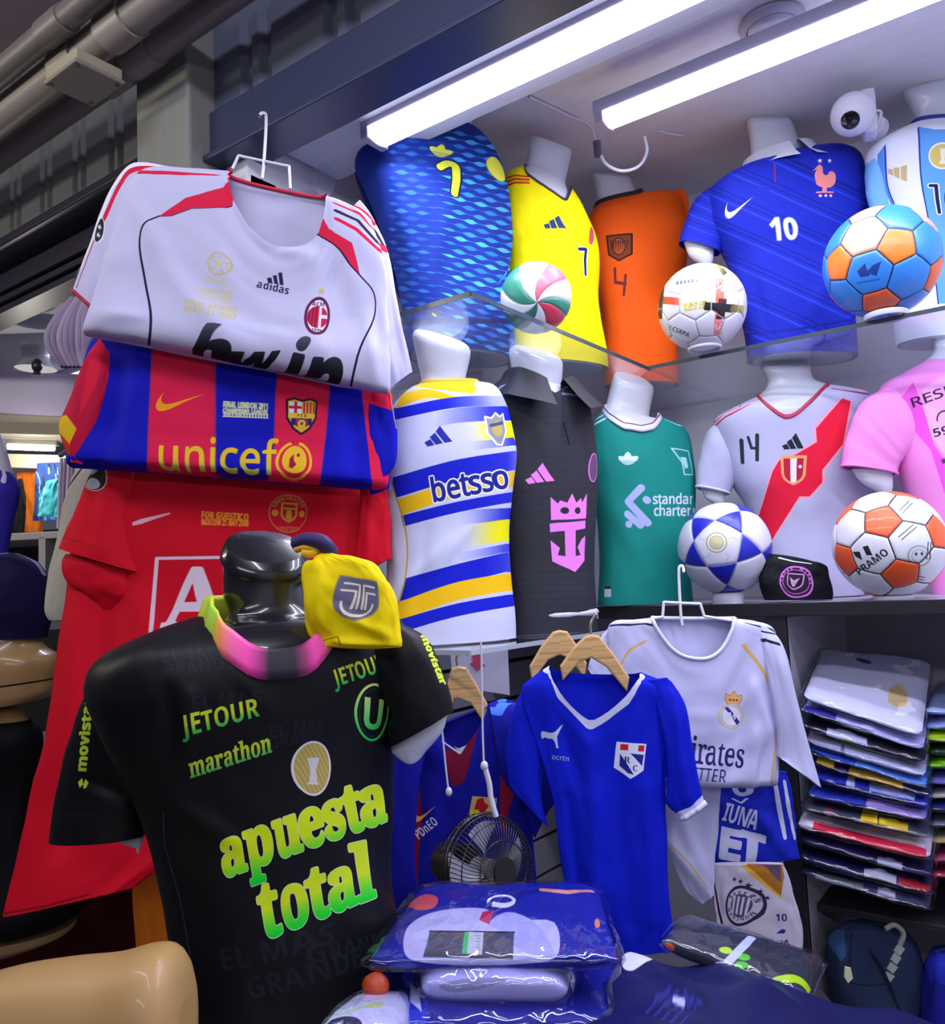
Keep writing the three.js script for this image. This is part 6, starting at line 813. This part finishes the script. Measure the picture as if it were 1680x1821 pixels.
// large bagged jerseys on the table
bag({ label: 'blue and white bagged jersey with grey size card on top of the table pile', c: [[752, 1600, 1.42], [1064, 1600, 1.42], [1100, 1735, 1.12], [652, 1738, 1.12]], h: 0.034, base: '#1c2390', size: 1024, w: 1024, seed: 4, famp: 0.011, ffr: 15, fn: 130, grow: 0.035, pad: { ns: 70, nt: 80, dome: 0.25, amp: 0.004, p: 3 },
  draw: (k) => {
    k.poly([[640, 1700], [720, 1650], [760, 1600], [700, 1640]], '#2a2c7a'); k.poly([[718, 1690], [724, 1650], [770, 1622], [872, 1620], [872, 1640], [985, 1640], [990, 1700], [930, 1714], [730, 1706]], '#b9b6de', true); k.poly([[870, 1642], [900, 1622], [950, 1640], [985, 1700], [930, 1700], [900, 1660]], '#a5a6e0', true); k.poly([[858, 1622], [878, 1618], [870, 1644], [852, 1636]], '#c01f4c');
    k.poly([[724, 1606], [752, 1590], [778, 1596], [774, 1612], [740, 1618]], '#d0584a', true); k.line([[962, 1582], [1010, 1586], [1054, 1582]], '#f0a27a', 7); k.line([[868, 1600], [880, 1594], [905, 1594], [915, 1602], [900, 1610], [876, 1608]], '#dfe2f2', 5, true); k.on(1062, 1640, 0, (g) => ell(g, 0, 0, 5, 9, '#e08a4a'));
    k.poly([[764, 1656], [914, 1658], [912, 1706], [752, 1702]], '#4b4a58'); k.line([[764, 1656], [914, 1658]], '#1e1d28', 3); k.poly([[826, 1657], [834, 1657], [830, 1696], [821, 1696]], '#2fb45a'); k.poly([[834, 1657], [860, 1658], [857, 1698], [830, 1696]], '#b7bac4'); k.line([[762, 1664], [758, 1684]], '#8a8a98', 2);
    for (let i = 0; i < 6; i++) k.line([[846 + (i % 2) * 3, 1664 + i * 5], [853, 1664 + i * 5]], '#7a7c88', 1.5);
  } });
bag({ label: 'white bagged jersey second in the table pile', c: [[740, 1722, 1.36], [1030, 1722, 1.36], [1010, 1800, 1.1], [752, 1796, 1.1]], h: 0.05, base: '#b4b0dc', size: 512, w: 512, seed: 14, famp: 0.009, ffr: 18, fn: 120, grow: 0.04, pad: { ns: 60, nt: 60, dome: 0.5, amp: 0.004, p: 3 }, draw: (k) => { k.line([[770, 1800], [880, 1812], [1000, 1806]], '#8f86c8', 4); k.poly([[780, 1754], [830, 1740], [900, 1742], [880, 1752], [800, 1764]], '#8f8fb4', true); } });
bag({ label: 'deep blue bagged jersey beneath the white one on the table', c: [[660, 1740, 1.38], [1110, 1740, 1.38], [1100, 1880, 1.08], [640, 1880, 1.06]], h: 0.05, base: '#1f2484', size: 256, w: 512, seed: 24, famp: 0.009, ffr: 16, fn: 110, grow: 0.02, pad: { ns: 60, nt: 50, dome: 0.3, amp: 0.005 }, draw: (k) => { k.poly([[690, 1780], [760, 1780], [760, 1830], [690, 1830]], '#2434b4'); k.on(694, 1792, 0, (g) => ell(g, 0, 0, 5, 8, null, '#dfe2f6', 2.5)); k.poly([[730, 1750], [745, 1760], [750, 1800], [728, 1780]], '#c6c4e4'); } });
bag({ label: 'white bagged jersey with navy trim at the near end of the pile', c: [[640, 1800, 1.16], [740, 1800, 1.16], [720, 1880, 1.0], [570, 1860, 0.98]], h: 0.03, base: '#c3c2e2', size: 256, w: 256, seed: 34, famp: 0.005, fn: 60, draw: (k) => { k.on(612, 1822, 0, (g) => ell(g, 0, 0, 32, 14, '#1c1a4c')); k.line([[600, 1806], [640, 1792], [680, 1786]], '#b4c46a', 3); } });
{
  const O = at(668, 1752, 1.12), t = thing('orange_bundle', 'small orange rolled cloth beside the table pile', 'cloth', O); const g = new THREE.SphereGeometry(0.016, 24, 16); g.scale(1.1, 0.95, 1); const p = g.attributes.position; for (let i = 0; i < p.count; i++) { const s = 1 + 0.08 * N3(p.getX(i) * 120, p.getY(i) * 120, p.getZ(i) * 120); p.setXYZ(i, p.getX(i) * s, p.getY(i) * s, p.getZ(i) * s); } g.computeVertexNormals(); mesh('cloth_roll', g, M(0xb8421a, 0.5), t);
}
bag({ label: 'dark bagged garment with lime patches beside the navy jacket', c: [[1214, 1654, 1.56], [1466, 1728, 1.54], [1436, 1796, 1.38], [1178, 1700, 1.4]], h: 0.035, base: '#34363e', size: 512, w: 512, seed: 44, famp: 0.006, ffr: 18, fn: 90, grow: 0.03, pad: { ns: 60, nt: 60, p: 3, amp: 0.003 },
  draw: (k) => { k.line([[1170, 1694], [1240, 1718], [1320, 1752], [1400, 1778]], '#cfc2d6', 9); k.on(1184, 1684, 10, (g) => ell(g, 0, 0, 15, 11, '#f06a3a')); for (const [x, y] of [[1290, 1690], [1322, 1702], [1318, 1716], [1306, 1728], [1262, 1722], [1274, 1730]]) k.on(x, y, 8, (g) => ell(g, 0, 0, 12, 6, x > 1300 ? '#5ac832' : '#b9e03a')); k.line([[1256, 1740], [1290, 1716], [1312, 1692], [1336, 1668]], '#c6cdea', 15); k.line([[1366, 1752], [1390, 1742], [1420, 1742], [1440, 1756], [1440, 1784]], '#b4e01e', 15, true); k.line([[1345, 1772], [1400, 1788]], '#b4e060', 8); } });
// fan
{
  const C = at(866, 1545, 1.58), t = thing('desk_fan', 'black wire caged fan behind the table pile', 'fan', V(C.x, 0.985, C.z)), cy = C.y - 0.985, a = 38 * DEG, ax = BK.clone().multiplyScalar(Math.cos(a)).addScaledVector(RH, Math.sin(a)).addScaledVector(V(0, 1, 0), 0.12).normalize();
  const X = V(0, 1, 0).cross(ax).normalize(), Y = ax.clone().cross(X), R = 0.095, dk = M(0x1b1a1d, 0.35, { clearcoat: 0.3 }), P = (x, y, z) => V(0, cy, 0).addScaledVector(X, x).addScaledVector(Y, y).addScaledVector(ax, z);
  const ringG = (r, z, w) => { const pts = []; for (let i = 0; i < 48; i++) { const q = i / 48 * Math.PI * 2; pts.push(P(r * Math.cos(q), r * Math.sin(q), z)); } return tube(pts, w, 96, 6, true); };
  const fw = [], bw = [];
  for (let i = 0; i < 72; i++) { const q = i / 72 * Math.PI * 2, c = Math.cos(q), s = Math.sin(q), q2 = q + 0.35; fw.push(tube([P(R * c, R * s, 0.0), P(R * 0.97 * c, R * 0.97 * s, 0.018), P(R * 0.75 * Math.cos(q + 0.1), R * 0.75 * Math.sin(q + 0.1), 0.04), P(0.024 * Math.cos(q2), 0.024 * Math.sin(q2), 0.05)], 0.0009, 14, 5)); if (i % 2 === 0) bw.push(tube([P(R * c, R * s, 0.0), P(R * 0.96 * c, R * 0.96 * s, -0.03), P(R * 0.6 * c, R * 0.6 * s, -0.055), P(0.02 * c, 0.02 * s, -0.06)], 0.0009, 12, 5)); }
  mesh('front_guard', merge([...fw, ringG(R * 0.86, 0.033, 0.0012), ringG(R * 0.55, 0.047, 0.0012)]), dk, t); mesh('rear_guard', merge([...bw, ringG(R * 0.8, -0.045, 0.0012)]), dk, t);
  mesh('rim', merge([ringG(R, 0, 0.003), ringG(R * 0.985, 0.012, 0.0014), ringG(R * 0.985, -0.014, 0.0014)]), dk, t);
  const disc = (r, z0, z1) => { const g = new THREE.CylinderGeometry(r, r, z1 - z0, 28); g.applyQuaternion(new THREE.Quaternion().setFromUnitVectors(V(0, 1, 0), ax)); const p = P(0, 0, (z0 + z1) / 2); return g.translate(p.x, p.y, p.z); };
  mesh('badge', disc(0.024, 0.048, 0.053), dk, t); mesh('motor', disc(0.036, -0.13, -0.062), dk, t); mesh('hub', disc(0.018, -0.03, 0.02), M(0x8d8d98, 0.4), t);
  for (let b = 0; b < 4; b++) { const pos = [], idx = [], n = 8; for (let i = 0; i <= n; i++) for (let j = 0; j <= n; j++) { const r = lerp(0.016, 0.082, i / n), w = (j / n - 0.5) * lerp(0.7, 1.15, i / n) + b * Math.PI / 2, p = P(r * Math.cos(w), r * Math.sin(w), (j / n - 0.5) * 0.03); pos.push(p.x, p.y, p.z); } for (let i = 0; i < n; i++) for (let j = 0; j < n; j++) { const k = i * (n + 1) + j; idx.push(k, k + 1, k + n + 1, k + 1, k + n + 2, k + n + 1); } const g = new THREE.BufferGeometry(); g.setAttribute('position', new THREE.Float32BufferAttribute(pos, 3)); g.setIndex(idx); g.computeVertexNormals(); g.setAttribute('uv', new THREE.Float32BufferAttribute(new Float32Array(pos.length / 3 * 2), 2)); mesh('blade', g, M(0x9c9cae, 0.35), t); }
  mesh('stem', merge([rod(P(0, 0, -0.1), V(P(0, 0, -0.1).x, 0.02, P(0, 0, -0.1).z), 0.011, 14), new THREE.CylinderGeometry(0.07, 0.08, 0.02, 36).translate(P(0, 0, -0.1).x, 0.01, P(0, 0, -0.1).z)]), dk, t);
}
// cords
{
  const o = at(856, 1158, 1.56), t = thing('white_cord', 'white cord with knotted tail hanging above the fan', 'cord', o), m = M(0xd0d0dc, 0.6), p = (x, y) => at(x, y, 1.56).sub(o);
  mesh('cord', tube([p(855, 1140), p(857, 1220), p(858, 1300), p(860, 1356)], 0.0018, 40, 8), m, t); mesh('knot', new THREE.IcosahedronGeometry(0.007, 3).scale(1, 1.3, 1).translate(...p(861, 1362).toArray()), m, t);
  mesh('tail', tube([p(862, 1364), p(870, 1395), p(873, 1420), p(882, 1452)], 0.005, 30, 8), m, t);
  const o2 = at(786, 1290, 1.58), t2 = thing('white_cord', 'thin white cord hanging at the collar of the claret and blue jersey', 'cord', o2), r = (x, y) => at(x, y, 1.58).sub(o2);
  mesh('cord', tube([r(784, 1282), r(788, 1320), r(793, 1370), r(797, 1404)], 0.0017, 30, 8), m, t2); mesh('toggle', new THREE.IcosahedronGeometry(0.006, 3).scale(1, 1.4, 1).translate(...r(798, 1408).toArray()), m, t2);
}
// ---------- next stall and the near corner on the left ----------
{
  const st = (n, pts, D, th, m) => { const O = at(pts[0][0], pts[0][1], D), g = slab(O, pts, D, th, 0.002); g.translate(O.x, O.y, O.z); return struct(n, g, m); };
  struct('wall_next_stall', box(-7, -1.66, 0, 2.83, -4.7, -4.6, 0), M(0x6a6058, 0.7, { map: wallTone })); struct('ceiling_next_stall', box(-7, -1.66, 2.83, 2.9, -4.7, ZF - 0.1, 0), M(0xc9c9d6, 0.7));
  struct('wall_divider', box(-1.74, -1.71, 0, 2.75, -4.6, ZF - 0.13, 0), M(0xa0a0ac, 0.7));
  st('wall_soffit', [[-120, 655], [190, 668], [190, 742], [-120, 728]], 3.7, 0.06, M(0x8f87ac, 0.4)); st('trim_5', [[-120, 730], [190, 744], [190, 778], [-120, 768]], 3.72, 0.1, M(0x8d8274, 0.6)); st('trim_6', [[-120, 768], [190, 776], [190, 785], [-120, 776]], 3.68, 0.06, M(0xd9d4c4, 0.5));
  st('wall_panel', [[-120, 804], [190, 812], [190, 836], [-120, 826]], 3.8, 0.03, M(0xb0a894, 0.6));
  // tube lamp of the next stall, and an unseen one above the soffit, placed to brighten that stall
  const a = at(14, 794, 3.66), b = at(96, 797, 3.66), t = thing('tube_lamp', 'small warm tube lamp under the soffit of the next stall', 'lamp', a.clone().add(b).multiplyScalar(0.5));
  const o = t.position; mesh('lamp_tube', rod(a.clone().sub(o), b.clone().sub(o), 0.014, 18), new THREE.MeshStandardMaterial({ color: 0xffffff, emissive: new THREE.Color(1, 0.98, 0.78), emissiveIntensity: 2.6 }), t); mesh('fitting', bar(at(6, 785, 3.7).sub(o), at(104, 789, 3.7).sub(o), 0.03, 0.02), M(0x9a9484, 0.5), t);
  const pl = new THREE.PointLight(new THREE.Color(1, 0.95, 0.8), 0.4, 0, 2); pl.position.set(0.02, -0.05, 0.03); t.add(pl);
  tubeLamp('tube_lamp', 'unseen ceiling tube lamp placed to brighten the next stall', -4.8, -3.0, 2.768, -2.3, 0.1, 28, 3, LEDBLUE);
  // white bust and dark speaker above the soffit
  const w = M(0xd4d4e2, 0.35, { clearcoat: 0.3 });
  { const O = at(66, 655, 3.6), q = thing('mannequin_bust', 'bare white bust neck on the soffit of the next stall', 'mannequin', O); mesh('body', loft(O, 3.6, [[[44, 612], [84, 612]], [[40, 618], [88, 618]], [[42, 640], [86, 640]], [[30, 656], [98, 656]]], { k: 0.9, capTop: 0.01, capBot: 0, ns: 40, nt: 24 }).geo, w, q);
    const O2 = at(66, 655, 3.9), q2 = thing('arched_frame', 'white arched frame behind the bare bust', 'frame', O2); mesh('arch', tube([[44, 640], [42, 600], [58, 560], [90, 534], [130, 538]].map(([x, y]) => at(x, y, 3.9).sub(O2)), 0.012, 40, 10), w, q2);
    const O3 = at(66, 650, 3.5), q3 = thing('small_speaker', 'small dark round speaker below the bare bust', 'speaker', O3), g = new THREE.SphereGeometry(0.026, 28, 20); g.scale(1, 1.15, 0.8); mesh('speaker_body', g, M(0x2a2436, 0.35), q3); mesh('speaker_foot', new THREE.CylinderGeometry(0.014, 0.02, 0.016, 20).translate(0, -0.036, 0), M(0x201c2c, 0.5), q3); }
  // rail of pale striped sleeves
  for (let i = 0; i < 7; i++) { const f = i / 6, x = lerp(80, 146, f), D = 2.2 - f * 0.16, O = at(x + 20, 660, D); const q = thing('hanging_jersey', ['outermost', 'second', 'third', 'fourth', 'fifth', 'sixth', 'innermost'][i] + ' mauve jersey edge in the row behind the white and red jersey', 'jersey', O, 'mauve jerseys hung in a row at the corner');
    mesh('sleeve', loft(O, D, [[[lerp(128, 156, f), 528], [lerp(146, 164, f), 540]], [[lerp(100, 146, f), 560], [lerp(118, 158, f), 572]], [[x, 596], [x + 16, 602]], [[lerp(86, 146, f), 626], [lerp(102, 156, f), 626]], [[lerp(108, 150, f), 654], [lerp(122, 156, f), 650]]], { tube: true, k: 1.2, ns: 24, nt: 24, capTop: 0, capBot: 0 }).geo, M([0x8d7b9c, 0x7d6d90, 0x9a8aa6][i % 3], 0.6), q); }
  { const A = at(137, 530, 2.21), B = at(161, 533, 2.03), q = thing('clothes_rail', 'short steel rail carrying the mauve jersey edges at the corner', 'rail', A); mesh('rail', tube([V(0, 0.012, 0), B.clone().sub(A).setY(0.012), V(-1.9, A.y, -1.3).sub(A).setY(0.012)], 0.008, 30, 10), M(0x8a8894, 0.3, { metalness: 0.7 }), q); }
  { const A = at(108, 812, 2.26), B = at(138, 812, 2.14), q = thing('clothes_rail', 'steel rail carrying the pale striped jersey edges', 'rail', A); mesh('rail', tube([V(0, 0.004, 0), B.clone().sub(A).setY(0.004), at(158, 826, 2.0).sub(A), V(-1.9, A.y, -1.29).sub(A).setY(0.004)], 0.007, 40, 10), M(0x8a8894, 0.3, { metalness: 0.7 }), q); }
  for (let i = 0; i < 5; i++) { const x = 104 + i * 7, O = at(x, 900, 2.25), q = thing('hanging_jersey', ['outermost', 'second', 'third', 'fourth', 'innermost'][i] + ' pale striped jersey edge hanging behind the cream jersey', 'jersey', O, 'pale striped jerseys behind the cream one'); mesh('sleeve', loft(O, 2.25 - i * 0.02, [[[x + 3, 815], [x + 8, 815]], [[x, 860], [x + 6, 860]], [[x - 3, 940], [x + 3, 940]]], { tube: true, k: 1.5, ns: 16, nt: 12, capTop: 0, capBot: 0 }).geo, M(i % 2 ? 0x9c86a0 : 0xc4b4c4, 0.6), q); }
  // clothes and counter of the next stall
  const cloth = (label, base, rows, D, draw) => dress({ D, k: 0.15, base, label, name: 'hanging_garment', cat: 'garment', size: 256, rows, wr: [0.01, 1.4, 3, rows[0][0][0]], opt: { capTop: 0, capBot: 0, ns: 48 }, nt: 36, draw });
  cloth('orange garment hanging in the next stall', '#c0641a', [[[30, 838], [66, 838]], [[32, 880], [70, 880]], [[44, 946], [76, 946]]], 3.9, () => {});
  cloth('blue patterned garment hanging in the next stall', '#28427e', [[[66, 824], [112, 822]], [[64, 870], [112, 870]], [[58, 926], [106, 928]]], 3.8, (k) => { const R = rng(6); for (let i = 0; i < 40; i++) { const x = 60 + R() * 50, y = 825 + R() * 100; k.line([[x, y], [x + 6 * R(), y + 10]], R() > 0.5 ? '#6a8ab4' : '#162650', 3); } });
  cloth('teal garment folded in the next stall', '#3fa4b4', [[[82, 856], [106, 850]], [[72, 880], [106, 880]], [[66, 918], [104, 920]]], 3.7, (k) => k.line([[80, 866], [74, 890], [70, 915]], '#8ad0d6', 3));
  cloth('black garment hanging in the next stall', '#0c0b10', [[[6, 860], [40, 850]], [[6, 900], [46, 900]], [[10, 955], [44, 955]]], 3.75, () => {});
  { const O = at(40, 960, 3.7), q = thing('counter_shelf', 'white counter shelf with dark compartments in the next stall', 'shelf', O), m = M(0xb8b4b0, 0.5); mesh('shelf_board', slab(O, [[-120, 956], [140, 944], [140, 954], [-120, 968]], 3.6, 0.4, 0.002), m, q); mesh('divider', slab(O, [[69, 956], [80, 955], [80, 1120], [69, 1120]], 3.6, 0.38, 0.002), m, q); mesh('back_board', slab(O, [[-120, 950], [140, 940], [140, 1300], [-120, 1300]], 4.02, 0.02, 0.002), M(0x121016, 0.7), q); }
}
// purple tank top bust
dress({ D: 2.6, k: 0.5, base: '#3a2ea8', name: 'tank_top', cat: 'tank top', label: 'purple tank top at the edge of the next stall', bust: 'glossy white bust in the purple tank top', inset: 0.01, neckRows: [[[-60, 770], [-10, 770], { ft: 0.01 }], [[-64, 790], [4, 780]]], rows: [[[-60, 800], [8, 828]], [[-90, 850], [30, 856]], [[-95, 880], [34, 882]], [[-90, 930], [20, 935]], [[-90, 1010], [6, 1010]]], size: 256, wr: [0.004, 1.2, 3, 3], draw: (k) => k.line([[2, 826], [8, 845], [6, 856]], '#d8d4ec', 6), arms: [{ D: 2.6, rows: [[[-20, 772], [4, 774]], [[-16, 800], [14, 800]], [[-10, 826], [10, 828]]] }] });
// beige torso with navy top, dark jersey under it
{
  const bm = M(0xae8c5c, 0.32, { clearcoat: 0.3 });
  { const O = at(-10, 1275, 2.1), t = thing('mannequin_torso', 'beige torso with flared hip in a short navy top', 'mannequin', O);
    mesh('body', loft(O, 2.1, [[[-70, 1010], [40, 1010]], [[-95, 1080], [70, 1085]], [[-92, 1128], [66, 1130]], [[-96, 1150], [76, 1152]], [[-104, 1172], [98, 1166]], [[-108, 1196], [102, 1182]], [[-108, 1230], [97, 1204]]], { k: 0.7, capTop: 0, capBot: 0, ns: 56, nt: 50 }).geo, bm, t);
    mesh('base_ring', loft(O, 2.1, [[[-108, 1233], [97, 1207]], [[-108, 1258], [92, 1228]], [[-110, 1276], [80, 1240]]], { k: 0.7, capTop: 0, capBot: 0, ns: 56, nt: 12 }).geo, bm, t); }
  dress({ D: 2.1, k: 0.72, base: '#14103a', name: 'crop_top', cat: 'top', label: 'short navy top with pale neckline on the beige torso', size: 256, rows: [[[-40, 984], [30, 984]], [[-90, 995], [62, 1000]], [[-105, 1030], [82, 1035]], [[-105, 1080], [84, 1085]], [[-102, 1132], [76, 1134]]], wr: [0.004, 1.2, 3, 17], opt: { capTop: 0 }, draw: (k) => k.line([[-10, 986], [30, 984], [62, 1000], [80, 1022]], '#8f8ac0', 2.5, true) });
  dress({ D: 2.1, k: 0.6, base: '#08080c', label: 'plain black jersey on the bust below the beige torso', bust: 'beige rimmed bust in the plain black jersey', shell: bm, inset: 0.012, neckRows: [[[-60, 1262], [30, 1258]], [[-70, 1275], [40, 1270]]], rows: [[[-80, 1285], [50, 1280]], [[-130, 1320], [70, 1316]], [[-140, 1420], [62, 1420]], [[-150, 1520], [90, 1520]], [[-160, 1620], [150, 1592]], [[-160, 1672], [142, 1622]]], rim: [[[-150, 1672], [130, 1640]], [[-140, 1690], [122, 1656]], [[-130, 1706], [90, 1670]]], size: 256, wr: [0.004, 1.2, 3, 27] });
  // cream jersey behind the red one
  dress({ D: 2.0, k: 0.35, base: '#b3b0a0', label: 'cream jersey edge with dark piping behind the red jersey', size: 256, rows: [[[140, 828], [190, 828]], [[120, 870], [185, 870]], [[104, 950], [180, 950]], [[86, 1020], [175, 1020]], [[80, 1080], [170, 1080]], [[88, 1102], [165, 1104]]], wr: [0.004, 1.2, 3, 37], opt: { capTop: 0, capBot: -0.004 }, draw: (k) => k.line([[146, 832], [124, 862], [108, 900], [104, 930]], '#201a30', 4, true) });
  dress({ D: 2.32, k: 0.1, base: '#3c0510', label: 'dark maroon cloth hanging low behind the black bust', name: 'hanging_cloth', cat: 'cloth', size: 128, rows: [[[100, 1440], [260, 1440]], [[60, 1560], [262, 1560]], [[-60, 1700], [262, 1700]], [[-60, 1860], [262, 1860]], [[-60, 2300], [262, 2300]]], opt: { capTop: 0 } });
  dress({ D: 1.93, k: 0.08, base: '#d2701c', label: 'orange cloth hanging low beside the black jersey', name: 'hanging_cloth', cat: 'cloth', size: 128, rows: [[[238, 1534], [350, 1534]], [[236, 1600], [355, 1600]], [[244, 1760], [360, 1760]], [[244, 2300], [360, 2300]]], opt: { capTop: 0.004 } });
  // near beige bust
  const O = at(60, 1960, 0.95), t = thing('mannequin_bust', 'bare beige bust shoulder close to the viewer', 'mannequin', O);
  mesh('body', loft(O, 0.95, [[[-320, 1990], [-320, 1850]], [[-160, 2020], [-160, 1780]], [[0, 2040], [0, 1730]], [[110, 2045], [110, 1711]], [[200, 2040], [200, 1702]], [[262, 2030], [262, 1686]], [[300, 2010], [300, 1688]], [[324, 1980], [324, 1722]], [[331, 1950], [331, 1775]]], { tube: true, k: 0.7, p: 2.4, ns: 64, nt: 60, capTop: 0, capBot: 0 }).geo, M(0xb9935c, 0.45, { clearcoat: 0.15 }), t);
  // clear plastic guard by the collar
  const O5 = at(580, 318, 1.9), q5 = thing('clear_hanger_guard', 'clear plastic oval hanging behind the collar of the white and red jersey', 'plastic', O5); const pts = []; for (let i = 0; i < 24; i++) pts.push([577 + 19 * Math.cos(i / 24 * 6.283), 318 + 32 * Math.sin(i / 24 * 6.283)]); mesh('plastic_oval', slab(O5, pts, 1.9, 0.004, 0.001), film, q5);
}
renderer.render(scene, camera);
